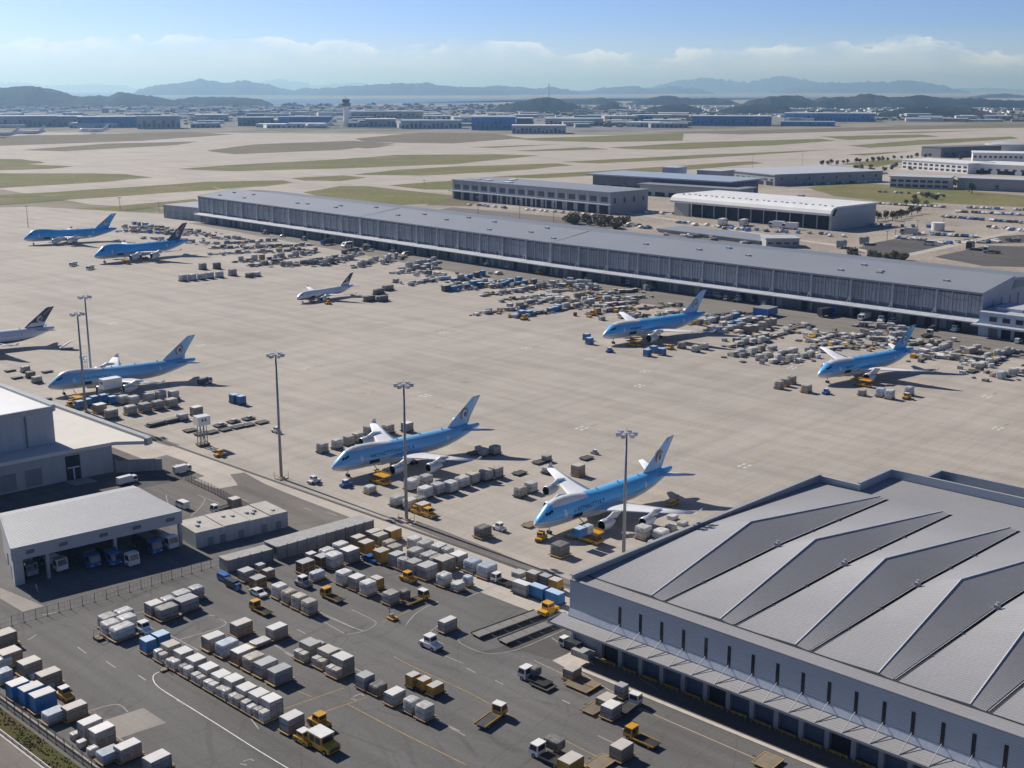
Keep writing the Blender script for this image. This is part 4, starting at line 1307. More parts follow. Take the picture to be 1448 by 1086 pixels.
def skin_pt(x, ang, out=0.0, hump=1.0):
    """point on the fuselage skin; ang from the -y side, 0 = widest, pi/2 = crown"""
    _, zc, ry, rz, hp = sec_at(x)
    c, s = math.cos(ang), math.sin(ang)
    z = zc + (rz + out) * s
    w = (ry + out) * (1 - .16 * hp * hump * max(s, 0)) if s > 0 else (ry + out)
    if s > 0:
        z += hp * hump * s ** 1.5
    return (x, -w * c, z)


def fuselage(hump):
    b = MB()
    n = 28
    rings = []
    for sc in SEC:
        ring = []
        for k in range(n):
            ring.append(skin_pt(sc[0], 2 * math.pi * k / n, 0, hump))
        rings.append(ring[::-1])
    return b.loft(rings)


def patch(x0, x1, a0, a1, out, hump, nx=8, na=4, mb=None):
    b = mb or MB()
    vs = [skin_pt(x0 + (x1 - x0) * i / nx, a0 + (a1 - a0) * j / na, out, hump) for i in range(nx + 1) for j in range(na + 1)]
    b.add(vs, [[i * (na + 1) + j, (i + 1) * (na + 1) + j, (i + 1) * (na + 1) + j + 1, i * (na + 1) + j + 1] for i in range(nx) for j in range(na)])
    return b


def airfoil(le, chord, th, n=7):
    """ring in x,z around a section with leading edge at le=(x,y,z)"""
    up, dn = [], []
    for i in range(n):
        t = (i / (n - 1)) ** 1.5
        y = th * chord * (1.48 * math.sqrt(t) * (1 - t) + .03 * (1 - t)) if 0 < t < 1 else 0.0
        up.append((le[0] + chord * t, le[1], le[2] + y * .8))
        dn.append((le[0] + chord * t, le[1], le[2] - y * .45))
    return up + dn[-2:0:-1]


def lifting(secs, mirror=False):
    b = MB()
    rings = []
    for le, chord, th in secs:
        le2 = (le[0], -le[1] if mirror else le[1], le[2])
        r = airfoil(le2, chord, th)
        rings.append(r[::-1] if mirror else r)
    return b.loft(rings)


def fin_mesh():
    rings = []
    for (x, z), chord, th in (((44.5, 8.2), 14.6, .03), ((49.6, 9.3), 10.2, .09), ((52.0, 11.5), 8.6, .09), ((61.3, 18.8), 4.0, .08), ((62.0, 19.1), 3.4, .05)):
        r = airfoil((x, 0, 0), chord, th)
        rings.append([(p[0], p[2] * 1.0, z + (p[0] - x) * .06) for p in r])
    # symmetric section
    rings2 = []
    for r in rings:
        m = len(r)
        rings2.append([(p[0], (abs(p[1]) if i < 7 else -abs(p[1])), p[2]) for i, p in enumerate(r)])
    return MB().loft(rings2)


def engine(x, y, z, r=1.45, L=5.0):
    body, intake, pyl = MB(), MB(), MB()
    n = 16
    prof = [(0, r * .92), (.12, r * 1.0), (1.2, r * 1.08), (2.6, r * 1.05), (3.8, r * .86), (L, r * .58), (L + .9, r * .3)]
    rings = [[(x + px, y + rr * math.cos(2 * math.pi * k / n), z + rr * math.sin(2 * math.pi * k / n)) for k in range(n)][::-1] for px, rr in prof]
    body.loft(rings, cap=False)
    inner = [[(x + px, y + rr * math.cos(2 * math.pi * k / n), z + rr * math.sin(2 * math.pi * k / n)) for k in range(n)] for px, rr in ((0, r * .92), (.15, r * .82), (1.1, r * .78))]
    intake.loft(inner, cap=False)
    intake.add(inner[-1], [list(range(n))])
    intake.add([(x + .55, y, z)] + [(x + 1.1, y + r * .3 * math.cos(2 * math.pi * k / 8), z + r * .3 * math.sin(2 * math.pi * k / 8)) for k in range(8)], [[0, 1 + (k + 1) % 8, 1 + k] for k in range(8)])
    pyl.xz([(x + 1.0, z + r * .9), (x + 6.8, z + r * .55), (x + 9.0, z + r * 1.55), (x + 5.2, z + r * 1.9), (x + 3.4, z + r * 1.35)], y - .22, y + .22)
    return body, intake, pyl


def gear(x, y, zt, wheels, r):
    b = MB().tube((x, y, 0.3), (x, y, zt), .2, n=6)
    if wheels > 2:
        b.box(x - 1.0, y - .14, r - .12, x + 1.0, y + .14, r + .12)
    w = MB()
    for i in range(max(1, wheels // 2)):
        xx = x + ((i - (wheels // 2 - 1) / 2) * 1.7 if wheels > 2 else 0)
        for sg in (-.55, .55):
            w.tube((xx, y + sg - .2, r), (xx, y + sg + .2, r), r, n=12)
    return b, w


def emblem_meshes(kind):
    """tail roundel on both sides of the fin: gold hook, pale rim, blue drop"""
    out = {}
    cx, cz, a, bb = 57.5, 13.4, 1.6, 2.2

    def pt(t, s, yv, tw=.25):
        px, pz = a * s * math.cos(t), bb * s * math.sin(t)
        return (cx + px + pz * .28, yv, cz + pz)
    g, w, bl = MB(), MB(), MB()
    for sg in (-1, 1):
        yv = sg * .50
        n = 18
        t0, t1 = (.15, 1.28) if kind == 'hook' else (-.25, 1.45)
        for i in range(n):
            u0, u1 = t0 + (t1 - t0) * i / n, t0 + (t1 - t0) * (i + 1) / n
            k0, k1 = math.sin(math.pi * (i / n) ** .8) ** .6, math.sin(math.pi * ((i + 1) / n) ** .8) ** .6
            g.quad(pt(u0 * math.pi, 1.0, yv), pt(u1 * math.pi, 1.0, yv), pt(u1 * math.pi, 1 - .62 * k1 if kind == 'hook' else .72, yv), pt(u0 * math.pi, 1 - .62 * k0 if kind == 'hook' else .72, yv))
        m = 16
        w.add([pt(2 * math.pi * i / m, .66, yv * .985) for i in range(m)], [list(range(m))])
        w.add([(p[0], p[1], p[2]) for p in [pt(math.pi * (1.2 + .75 * i / 10), 1.0, yv * .99) for i in range(11)] + [pt(math.pi * (1.95 - .75 * i / 10), .7, yv * .99) for i in range(11)]], [list(range(22))])
        bl.add([(p[0] + .25, p[1], p[2] - .1) for p in [pt(2 * math.pi * i / m, .42, yv * 1.02) for i in range(m)]], [list(range(m))])
    return g, w, bl


def letters(txt, x0, zc, size, hump, name):
    """dark lettering wrapped on the left-hand (-y) skin, reading nose to tail"""
    cu = bpy.data.curves.new(name, 'FONT')
    cu.body = txt
    cu.size = size
    cu.space_character = 1.12
    cu.offset = 0.02
    ob = bpy.data.objects.new(name, cu)
    COL.objects.link(ob)
    dg = bpy.context.evaluated_depsgraph_get()
    me = bpy.data.meshes.new_from_object(ob.evaluated_get(dg))
    bpy.data.objects.remove(ob)
    for v in me.vertices:
        x = x0 + v.co.x
        _, c, ry, rz, hp = sec_at(x)
        z = zc + v.co.y
        s = max(-.98, min(.98, (z - c) / rz))
        v.co = (x, -ry * math.sqrt(1 - s * s) * 1.0 - .10, z)
    me.materials.clear()
    me.materials.append(M['text_n'])
    return me


def aircraft(name, label, nose, yaw, scale=1.0, liv='liv_c', fin='fin_b', engines=4, hump=1.0, emblem='hook', text=None, group='jets parked on the apron', winglet=True, fin_low=None, text_z=6.0, tsize=1.75, tip=True):
    t = thing(name, label, 'airplane', nose, yaw, group)
    t.scale = (scale,) * 3
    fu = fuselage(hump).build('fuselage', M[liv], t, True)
    # cockpit glazing: three panes each side
    for sg in (1, -1):
        for (x0, x1, a0, a1) in ((4.15, 4.9, .60, .82), (5.0, 5.7, .60, .82), (3.35, 4.05, .66, .95)):
            b = patch(x0, x1, a0, a1, .05, hump, 3, 2)
            if sg < 0:
                b.v = [(p[0], -p[1], p[2]) for p in b.v]
                b.f = [f[::-1] for f in b.f]
            b.build('cockpit_window', M['glass'], fu)
    # doors on the near side
    patch(9.6, 10.7, -.12, .42, .035, hump, 2, 5).build('door', M['ac_grey'], fu)
    patch(47.0, 48.0, -.05, .5, .035, 1, 2, 5).build('door', M['ac_grey'], fu)
    b = patch(13.2, 17.4, -.55, -.15, .035, hump, 5, 4)
    b.build('cargo_door', M['ac_dark'], fu)
    if liv == 'liv_w':
        for k in range(22):
            patch(14 + 1.5 * k, 14.5 + 1.5 * k, .16, .26, .03, hump, 1, 1).build('window', M['text_n'], fu)
    MB().loft([[(x, y * w, 2.75 + h_ * math.sin(a)) for a, y in [(2 * math.pi * k / 14, math.cos(2 * math.pi * k / 14)) for k in range(14)]] for x, w, h_ in ((17.5, .4, .2), (20, 2.9, .8), (25, 3.6, 1.15), (32, 3.6, 1.15), (37, 2.8, .8), (40, .4, .2))]).build('belly_fairing', M['ac_grey'], t, True)
    # wings
    for sg in (False, True):
        w_ = lifting([((20.2, 2.2, 4.3), 14.2, .105), ((24.6, 8.5, 4.9), 10.4, .10), ((30.2, 19, 5.7), 6.6, .09), ((36.4, 30.6, 6.7), 3.1, .08)], sg).build('wing', M['ac_white'], t, True)
        if winglet:
            s_ = -1 if sg else 1
            lifting([((36.5, 30.6, 6.7), 3.0, .08), ((37.6, 31.3, 7.1), 2.1, .08), ((39.0, 31.8, 8.1), 1.0, .07)], sg).build('winglet', M['ac_white'], w_)
        s_ = -1 if sg else 1
        fl = MB()
        for (yy, xx, zz) in ((11, 34.2, 5.0), (16, 35.4, 5.5), (22, 37.2, 6.1)):
            fl.tube((xx - 3.2, s_ * yy, zz - .5), (xx + 1.8, s_ * yy, zz - .7), .28, .08, n=6)
        fl.build('flap_fairing', M['ac_grey'], w_)
        st = lifting([((53.6, .8, 7.6), 7.4, .09), ((61.0, 11.4, 8.7), 2.5, .08)], sg).build('tailplane', M['ac_white'] if liv == 'liv_c' else M['ac_grey'], t, True)
        spots = ((17.0, 11.6, 3.0), (25.6, 20.4, 4.0)) if engines == 4 else ((17.5, 11.6, 2.95),)
        for ex, ey, ez in spots:
            bd, it, py = engine(ex, s_ * ey, ez, 1.62 if engines == 4 else 1.95)
            e = bd.build('engine', M['ac_eng'], t, True)
            it.build('intake', M['ac_dark'], e)
            py.build('pylon', M['ac_grey'], e)
        g_, wh = gear(32.0, s_ * 3.4, 3.2, 4, .62)
        gg = g_.build('landing_gear', M['ac_grey'], t)
        wh.build('wheels', M['tyre'], gg)
    g_, wh = gear(6.4, 0, 3.2, 2, .55)
    gg = g_.build('landing_gear', M['ac_grey'], t)
    wh.build('wheels', M['tyre'], gg)
    f_ = fin_mesh().build('tail_fin', M[fin], t, True)
    if fin_low:
        b = MB()
        for sg in (-1, 1):
            b.quad((50.6, sg * .56, 9.6), (59.9, sg * .3, 9.9), (60.6, sg * .3, 11.9), (53.3, sg * .56, 11.6))
        b.build('fin_band', M[fin_low], f_)
    g, w, bl = emblem_meshes(emblem)
    em = g.build('emblem', M['gold'], f_)
    w.build('emblem_rim', M['emb_w'], em)
    bl.build('emblem_core', M['emb_b'], em)
    if emblem == 'stripe':
        b = MB()
        for sg in (-1, 1):
            b.quad((59.4, sg * .42, 15.4), (60.3, sg * .42, 15.4), (64.6, sg * .26, 18.9), (63.8, sg * .26, 18.9))
        b.build('fin_stripe', M['gold'], f_)
    if tip:
        MB().quad((61.6, -.30, 17.3), (62.4, -.30, 17.1), (64.0, -.2, 18.7), (62.6, -.22, 18.7)).build('fin_patch', M['ac_grey'], f_)
    MB().tube((64.4, 0, 7.9), (64.75, 0, 7.9), .3, .25, n=8).build('exhaust', M['ac_dark'], t)
    if text:
        link('lettering', letters(text, 13.5, text_z, tsize, hump, 'lettering'), fu)
    for x in (27, 37, 47):
        MB().box(x, -.05, sec_at(x)[1] + sec_at(x)[3] - .05, x + .5, .05, sec_at(x)[1] + sec_at(x)[3] + .55).build('antenna', M['ac_grey'], fu)
    return t


def yaw_of(nose_px, zn, cone_px, zc):
    a, c = G(*nose_px, zn), G(*cone_px, zc)
    return (a[0], a[1], 0), math.atan2(c[1] - a[1], c[0] - a[0]), math.hypot(c[0] - a[0], c[1] - a[1]) / 64.6


def nose_gear_fit(gear_px, cone_px):
    g_ = G(*gear_px)
    s = 1.0
    for _ in range(12):
        c = G(*cone_px, 7.9 * s)
        yw = math.atan2(c[1] - g_[1], c[0] - g_[0])
        s = math.hypot(c[0] - g_[0], c[1] - g_[1]) / (64.6 - 6.4)
    return (g_[0] - math.cos(yw) * 6.4 * s, g_[1] - math.sin(yw) * 6.4 * s, 0), yw, s


n_, y_, s_ = yaw_of((755.6, 744.3), 4, (949.5, 661.5), 7.9)
aircraft('cargo_jet', 'blue jet with white crown and hooked gold tail emblem, nose beside the near terminal corner', n_, y_, s_, 'liv_c', 'fin_b', 4, 1.0, 'hook', '◖ KITNIUTTVKT'.replace('◖', 'o'))
n_, y_, s_ = yaw_of((469, 663.6), 4, (677, 600.4), 7.9)
aircraft('cargo_jet', 'muted blue four engined jet behind the middle light mast beside nine wrapped loads', n_, y_, s_, 'liv_b', 'fin_b', 4, .8, 'ring', 'NKCNCTTDNNTTY A')
n_, y_, s_ = yaw_of((67.6, 548.4), 4, (275.8, 509), 7.9)
aircraft('cargo_jet', 'muted blue jet behind the twin light masts, raised white box at its side', n_, y_, s_, 'liv_b', 'fin_b', 4, .8, 'ring', 'IA N KIONCNI 7', tsize=1.5)
n_, y_, s_ = yaw_of((852.3, 477.8), 4, (996.5, 445.5), 7.9)
aircraft('cargo_jet', 'bright blue twin jet with two gold tail marks, blue crates under its nose', n_, y_, s_, 'liv_c', 'fin_b', 2, .4, 'ring', 'KOIUNIC', tsize=1.5)
n_, y_, s_ = yaw_of((1156.7, 532.2), 4, (1291, 494.3), 7.9)
aircraft('cargo_jet', 'bright blue twin jet standing farthest right on the apron, gold tail mark', n_, y_, s_, 'liv_c', 'fin_b2', 2, .4, 'ring', 'NEIOTY', tsize=1.4)
n_, y_, s_ = nose_gear_fit((47.6, 346), (164.5, 323.5))
aircraft('cargo_jet', 'long bright blue jumbo jet parked at the far left with bright blue tail', n_, y_, s_, 'liv_f', 'fin_b2', 4, 1.0, 'hook', None)
n_, y_, s_ = nose_gear_fit((148, 371.5), (265, 340.2))
aircraft('cargo_jet', 'bright blue jumbo jet with a dark navy tail at the far left', n_, y_, s_, 'liv_f', 'fin_n', 4, 1.0, 'stripe', None, tip=False)
n_, y_, s_ = nose_gear_fit((428, 428), (499.5, 403.3))
aircraft('small_jet', 'small white jet with navy belly and tail alone in the middle of the apron', n_, y_, s_, 'liv_w', 'fin_n', 2, .2, 'ring', None, winglet=True, fin_low='ac_white', tip=False)
c_ = G(76.7, 463.5, 7.9)
yw = math.radians(-13)
aircraft('cargo_jet', 'white jet with navy belly and gold striped navy tail, cut off by the left edge', (c_[0] - 64.6 * math.cos(yw), c_[1] - 64.6 * math.sin(yw), 0), yw, 1.0, 'liv_w', 'fin_n', 4, .3, 'stripe', None, fin_low='ac_white', tip=False)
# three far airliners near the terminals beyond the runways
for lab, px, py, L, yw in (('tiny white airliner far beyond the runways, third from the left edge', 133, 188.6, 66, math.radians(-50)), ('tiny white airliner far beyond the runways with a humped nose, second from the left edge', 42, 191.5, 66, math.radians(-50)),
                           ('tiny white airliner far beyond the runways cut by the left edge', 3, 194, 60, math.radians(-35)), ('tiny white airliner parked far off to the right of the control tower', 582, 180.5, 70, math.radians(-48)),
                           ('tiny white airliner parked far off just left of the control tower', 452, 181, 60, math.radians(-40))):
    x, y = G(px, py)
    fa = thing('distant_jet', lab, 'airplane', (x, y, 0), yw, 'far airliners beyond the runways')
    fa.scale = (1.5,) * 3
    fa.location.x -= 48 * math.cos(yw)
    fa.location.y -= 48 * math.sin(yw)
    fuselage(.6).build('fuselage', M['ac_white'], fa, True)
    fin_mesh().build('tail_fin', M['ac_white'], fa, True)
    for sg in (False, True):
        lifting([((20.2, 2.2, 4.3), 14.2, .105), ((36.4, 30.6, 7.4), 3.1, .08)], sg).build('wing', M['ac_grey'], fa)
        lifting([((53.6, .8, 7.6), 7.4, .09), ((61.0, 11.4, 8.7), 2.5, .08)], sg).build('tailplane', M['ac_grey'], fa)
# ------------------------------------------------------------------ light masts and fences
def mast(label, base, top_py, heads=6):
    x, y = G(*base)
    h = hgt(base, top_py)
    t = thing('light_mast', label, 'light mast', (x, y, 0), 0, 'tall light masts along the apron edge')
    link('pole', MB().tube((0, 0, .4), (0, 0, h), .55, .30, n=12).mesh('pole', M['mast'], True), t)
    link('footing', MB().box(-1.5, -1.5, 0, 1.5, 1.5, .45).box(-.9, -.9, .45, .9, .9, .8).mesh('footing', M['kerb']), t)
    gb = MB()
    for sx in (-1.7, 1.7):
        for sy in (-1.7, 1.7):
            gb.tube((sx, sy, 0), (sx, sy, 2.6), .09, n=5)
    gb.box(-1.7, -1.75, 1.3, 1.7, -1.68, 1.4).box(-1.75, -1.7, 1.3, -1.68, 1.7, 1.4)
    link('guard_frame', gb.mesh('guard_frame', M['rail']), t)
    link('crown_ring', MB().tube((0, 0, h - .3), (0, 0, h + .1), 1.0, .9, n=12).tube((0, 0, h), (0, 0, h + 1.6), .06, n=5).mesh('crown_ring', M['lamp']), t)
    lm = MB().tube((.6, 0, 0), (2.0, 0, .05), .09, n=5).xz([(1.6, -.65), (2.9, -.75), (3.1, .25), (1.7, .35)], -.5, .5).mesh('floodlight', M['lamp'])
    for k in range(heads):
        o = link('floodlight', lm, t)
        o.location = (0, 0, h - .15)
        o.rotation_euler = (0, 0, 2 * math.pi * k / heads + .3)
    return t


mast('tall steel light mast nearest the terminal, in front of the blue jet with white crown', (881.5, 800), 612)
mast('tall light mast in front of the jet with the long row of wrapped loads', (575, 737), 543)
mast('tall light mast standing alone between two muted blue jets', (398, 677), 501)
mast('shorter looking mast of the twin masts by the left hangar', (121.5, 583), 443)
mast('taller mast of the twin masts by the left hangar', (130.5, 545), 419)


def fence(name, label, pts, h, step, mesh_mat=None, group=None, post_r=.07):
    p0 = pts[0]
    t = thing(name, label, 'fence', (p0[0], p0[1], 0), 0, group)
    rails, net = MB(), MB()
    pm_ = MB().tube((0, 0, 0), (0, 0, h + .15), post_r, n=6).box(-.2, -.2, 0, .2, .2, .12).mesh('post', M['fence'])
    for a, b_ in zip(pts, pts[1:]):
        n = max(1, round(math.hypot(b_[0] - a[0], b_[1] - a[1]) / step))
        for k in range(n):
            q, q2 = lerp2(a, b_, k / n), lerp2(a, b_, (k + 1) / n)
            o = link('post', pm_, t)
            o.location = (q[0] - p0[0], q[1] - p0[1], 0)
            A, B = Vector((q[0] - p0[0], q[1] - p0[1], 0)), Vector((q2[0] - p0[0], q2[1] - p0[1], 0))
            for z in (h, h * .5, .15):
                rails.tube(A + Vector((0, 0, z)), B + Vector((0, 0, z)), .03, n=4)
            m = int((B - A).length / .32) if mesh_mat == 'dense' else int((B - A).length / 1.0)
            for j in range(1, m):
                c = A.lerp(B, j / m)
                net.tube(c + Vector((0, 0, .15)), c + Vector((0, 0, h)), .03 if mesh_mat == 'dense' else .016, n=3)
    link('rails', rails.mesh('rails', M['fence']), t)
    tag(link('wire_mesh', net.mesh('wire_mesh', M['fence']), t))
    return t


fence('post_fence', 'thin post and wire fence between the parked truck canopy and the container yard', P((-30, 899), (0, 890), (100, 862), (200, 833), (312, 799)), 2.6, 3.2)
fence('security_fence', 'tall mesh fence above the grass verge in the lower left corner', [(99.4, 290), (99.4, 120)], 2.8, 3.6, 'dense')
fence('gate_fence', 'dark picket fence leading from the hangar corner to the workshop', P((262, 679), (300, 697), (330, 713), (358, 727)), 2.8, 2.2, 'dense')
# guard rail of the street
gr = thing('guard_rail', 'pale steel guard rail between the street and the grass verge, lower left corner', 'guard rail', (93.9, 120, 0))
link('rail', MB().box(-.06, 0, .45, .06, 170, .8).mesh('rail', M['rail_w']), gr)
for k in range(57):
    link('post', MB().box(-.18, k * 3, 0, -.07, k * 3 + .12, .8).mesh('post', M['mast']), gr)
bs = thing('barrier', 'white concrete barrier blocks at the foot of the mesh fence, lower left corner', 'barrier', (99.9, 290, 0))
for k in range(48):
    link('barrier_block', MB().yz([(-3.3, 0), (0, 0), (0, .7), (-3.3, .7)], 0.2, .62).mesh('barrier_block', M['kerb']), bs).location = (0, -k * 3.5, 0)

# ------------------------------------------------------------------ kits: cargo
def lumpy(seed, soft=9.0, amp=.035, n=5):
    """shrink-wrapped or netted load in a unit box standing on z=0"""
    b = MB()
    cache = {}

    def vid(p):
        key = tuple(round(c, 4) for c in p)
        if key not in cache:
            x, y, z = p
            r = (abs(x) ** soft + abs(y) ** soft + abs(z) ** soft) ** (1 / soft)
            q = Vector((x / r, y / r, z / r))
            nv = noise.noise_vector(Vector((x * 1.7 + seed * 9.1, y * 1.7, z * 1.7 - seed)))
            q += nv * amp * 2
            cache[key] = len(b.v)
            b.v.append((q.x / 2, q.y / 2, max(0.0, (q.z + 1) / 2)))
        return cache[key]
    for ax in range(3):
        for sg in (-1, 1):
            for i in range(n):
                for j in range(n):
                    quad = []
                    for (a, c) in ((i, j), (i + 1, j), (i + 1, j + 1), (i, j + 1)):
                        p = [0, 0, 0]
                        p[ax] = sg
                        p[(ax + 1) % 3] = -1 + 2 * a / n
                        p[(ax + 2) % 3] = -1 + 2 * c / n
                        quad.append(vid(tuple(p)))
                    b.f.append(quad if sg > 0 else quad[::-1])
                    b.m.append(0)
    return b


WRAPS = {}


def wrap_kit(mat, v):
    key = (mat, v)
    if key not in WRAPS:
        nm = 'netted_load' if mat in ('wrapg', 'wrapt', 'wrapd') else 'wrapped_load'
        WRAPS[key] = Kit(nm, nm.replace('_', ' ')).part(nm, lumpy(v + 1, (16, 12, 22, 10)[v % 4], (.020, .032, .016, .04)[v % 4]), M[mat])
    return WRAPS[key]


CRATES = {}


def crate_kit(body, lid, frame):
    key = (body, lid, frame)
    if key not in CRATES:
        k = Kit('cargo_container', 'cargo container')
        k.part('shell', MB().box(-.49, -.49, 0, .49, .49, .955), M[body])
        k.part('lid', MB().box(-.5, -.5, .957, .5, .5, 1.0), M[lid])
        f = MB()
        for x in (-.5, .5):
            for y in (-.5, .5):
                f.box(x - .02, y - .02, 0, x + .02, y + .02, .956)
        f.box(-.505, -.5, 0, .505, -.492, .06).box(-.505, -.5, 0, -.492, .5, .06)
        f.box(-.02, -.502, .06, .02, -.491, .95).box(-.505, -.506, .46, .505, -.492, .50).box(-.504, -.505, .46, -.492, .505, .50)
        k.part('frame', f, M[frame])
        k.part('door_panel', MB().box(-.42, -.4985, .1, -.06, -.4905, .9).box(.06, -.4985, .1, .42, -.4905, .9), M[body if body != 'cblue' else 'veh_b'])
        CRATES[key] = k
    return CRATES[key]


def dolly_kit(deck, rail):
    k = Kit('cargo_dolly', 'dolly')
    d = MB().box(-.5, -.5, .45, .5, .5, .58)
    k.part('deck', d, M[deck])
    r = MB().box(-.52, -.52, .40, .52, -.49, .66).box(-.52, .49, .40, .52, .52, .66).box(-.52, -.49, .40, -.49, .49, .66).box(.49, -.49, .40, .52, .49, .66)
    k.part('edge_rail', r, M[rail])
    k.part('tow_bar', MB().box(-.02, .52, .38, .02, .78, .48).box(-.06, .76, .36, .06, .80, .5), M['ddark'])
    w = MB().tube((-.05, 0, 0), (.05, 0, 0), .2, n=10)
    for x in (-.42, .42):
        for y in (-.33, .33):
            wm = MB().tube((x - .03, y, .22), (x + .03, y, .22), .22, n=10)
            # stretched back when the dolly is scaled; kept a bit small so it stays round
            wm.v = [(p[0], y + (p[1] - y) * .28, p[2]) for p in wm.v]
            k.part('wheel', wm, M['tyre'])
    return k


DOL = dolly_kit('deck', 'rail')
DOLD = dolly_kit('ddark', 'ddark')
roll = MB().box(-.5, -.5, .3, .5, .5, .5, 0)
for i in range(9):
    roll.tube((-.46 + .115 * i, -.47, .52), (-.46 + .115 * i, .47, .52), .05, n=5, mi=1)
DOLR = Kit('roller_dolly', 'dolly')
DOLR.part('deck', roll, [M['ddark'], M['roller']])
DOLR.part('edge_rail', MB().box(-.51, -.53, .3, .51, -.48, .66).box(-.51, .48, .3, .51, .53, .66), M['ddark'])
DOLR.part('tow_bar', MB().box(.5, -.03, .34, .66, .03, .44), M['ddark'])
for x in (-.38, .38):
    for y in (-.40, .40):
        wm = MB().tube((x, y - .05, .22), (x, y + .05, .22), .22, n=10)
        wm.v = [(x + (p[0] - x) * .28, p[1], p[2]) for p in wm.v]
        DOLR.part('wheel', wm, M['tyre'])
# far dolly: one low mesh
FARD = Kit('cargo_dolly', 'dolly').part('cargo_dolly', MB().box(-.5, -.5, .35, .5, .5, .62).box(-.4, -.4, 0, -.25, .4, .35).box(.25, -.4, 0, .4, .4, .35).box(-.03, .5, .3, .03, .75, .42), M['ddark'])
FARDT = Kit('cargo_dolly', 'dolly').part('cargo_dolly', MB().box(-.5, -.5, .35, .5, .5, .62).box(-.4, -.4, 0, -.25, .4, .35).box(.25, -.4, 0, .4, .4, .35).box(-.03, .5, .3, .03, .75, .42), M['deck'])
KIND = {  # short codes of the list below -> maker
    'W': lambda v: wrap_kit('wrap', v), 'Wg': lambda v: wrap_kit('wrapg', v), 'Wt': lambda v: wrap_kit('wrapt', v), 'Wd': lambda v: wrap_kit('wrapd', v), 'Wb': lambda v: wrap_kit('wrapb', v),
    'C': lambda v: crate_kit('cgrey', 'lid', 'rail' if v % 2 else 'cgrey'), 'Cg': lambda v: crate_kit('cgrey', 'lidg', 'cgrey'), 'Ct': lambda v: crate_kit('ctan', 'lidt', 'rail'), 'Cb': lambda v: crate_kit('cblue', 'lidb', 'cblue'),
    'Cd': lambda v: crate_kit('cdark', 'lidg', 'ddark'), 'Cy': lambda v: crate_kit('ctan', 'lidt', 'cyel'), 'Y': lambda v: crate_kit('cyel', 'lidt', 'cyel'), 'B': lambda v: crate_kit('brown', 'lidg', 'rail'), 'Bl': lambda v: crate_kit('cblue', 'lid', 'cblue')}
NV = [0]


def cargo(px, py, L, Wd, Hh, kind, label, dolly='d', group=None, rot=None, dlabel=None, z0=None, at=None):
    """a load with its nearest bottom corner at photo pixel px,py (world corner 'at' instead), on a dolly unless told otherwise"""
    x, y = at if at else G(px, py)
    x, y = x + L / 2, y + Wd / 2
    NV[0] += 1
    v = NV[0] % 4
    rz = math.radians(R.uniform(-1.6, 1.6)) if rot is None else rot
    zz = .60 if z0 is None else z0
    if dolly:
        kit = {'d': DOL, 'k': DOLD, 'f': FARD, 't': FARDT, 'r': DOLR}[dolly]
        kit.put(dlabel or ('dolly under ' + label), (x, y, 0.02), rz, 'dollies carrying loads', (L * 1.08, Wd * 1.06, 1))
    elif z0 is None:
        zz = 0.03
    if kind:
        inset = .94 if kind[0] == 'W' else .90
        o = KIND[kind](v).put(label, (x + R.uniform(-.06, .06), y + R.uniform(-.06, .06), zz), rz, group, (L * inset, Wd * inset, Hh))
        return o


ORD = ['first', 'second', 'third', 'fourth', 'fifth', 'sixth', 'seventh', 'eighth', 'ninth', 'tenth', 'eleventh', 'twelfth']

# ---- container yard, lower left group along the mesh fence
g_ = 'cargo along the lower left mesh fence'
for a in (
    (-2, 921, 5, 4, 2.9, 'Ct', 'pale topped tan container cut by the left edge, uppermost by the mesh fence'),
    (5, 948, 5, 4, 2.9, 'Cy', 'container with orange netting along its top edge by the mesh fence'),
    (34, 962, 4.8, 3.6, 2.9, 'Ct', 'tan topped container in line below the orange netted one'),
    (59, 979, 5.2, 3.4, 2.9, 'Ct', 'long tan topped container directly behind the small tan tractor'),
    (1, 951, 3.2, 3, 2.4, 'Wb', 'pale blue wrapped load at the left edge, the upper of two'),
    (2, 972, 3.2, 3, 2.6, 'Wb', 'pale blue wrapped load at the left edge, the lower of two'),
    (18, 995, 4.4, 3.4, 3.2, 'Bl', 'blue container with grey top, cut-out window and holes beside the big blue pair'),
    (35, 1004, 5.0, 3.4, 3.5, 'Bl', 'big blue container, the upper of the joined blue pair by the mesh fence'),
    (51, 1013.5, 5.2, 3.4, 3.6, 'Bl', 'big blue container, the lower of the joined blue pair by the mesh fence'),
    (68, 1029, 4.6, 3.2, 1.9, 'Wb', 'low pale blue covered load at the foot of the big blue containers'),
    (96, 1025, 5.0, 3.0, 2.5, 'Ct', 'lone tan topped dark container right of the big blue containers'),
    (119, 1053, 4.6, 3.0, 3.5, 'C', 'tall white topped cube, the upper of two by the mesh fence'),
    (136, 1064.5, 4.8, 3.2, 3.5, 'C', 'tall white topped cube, the lower of two by the mesh fence'),
    (146, 1086, 4.4, 3.2, 1.8, 'Wb', 'low pale blue bundle below the two tall white topped cubes'),
    (171, 1083, 5.0, 3.0, 2.6, 'C', 'white topped grey container near the bottom edge, right of pale bundle'),
    (214, 1101, 5.0, 3.4, 2.6, 'C', 'white topped container cut by the bottom edge of the yard')):
    cargo(*a[:7], group=g_)
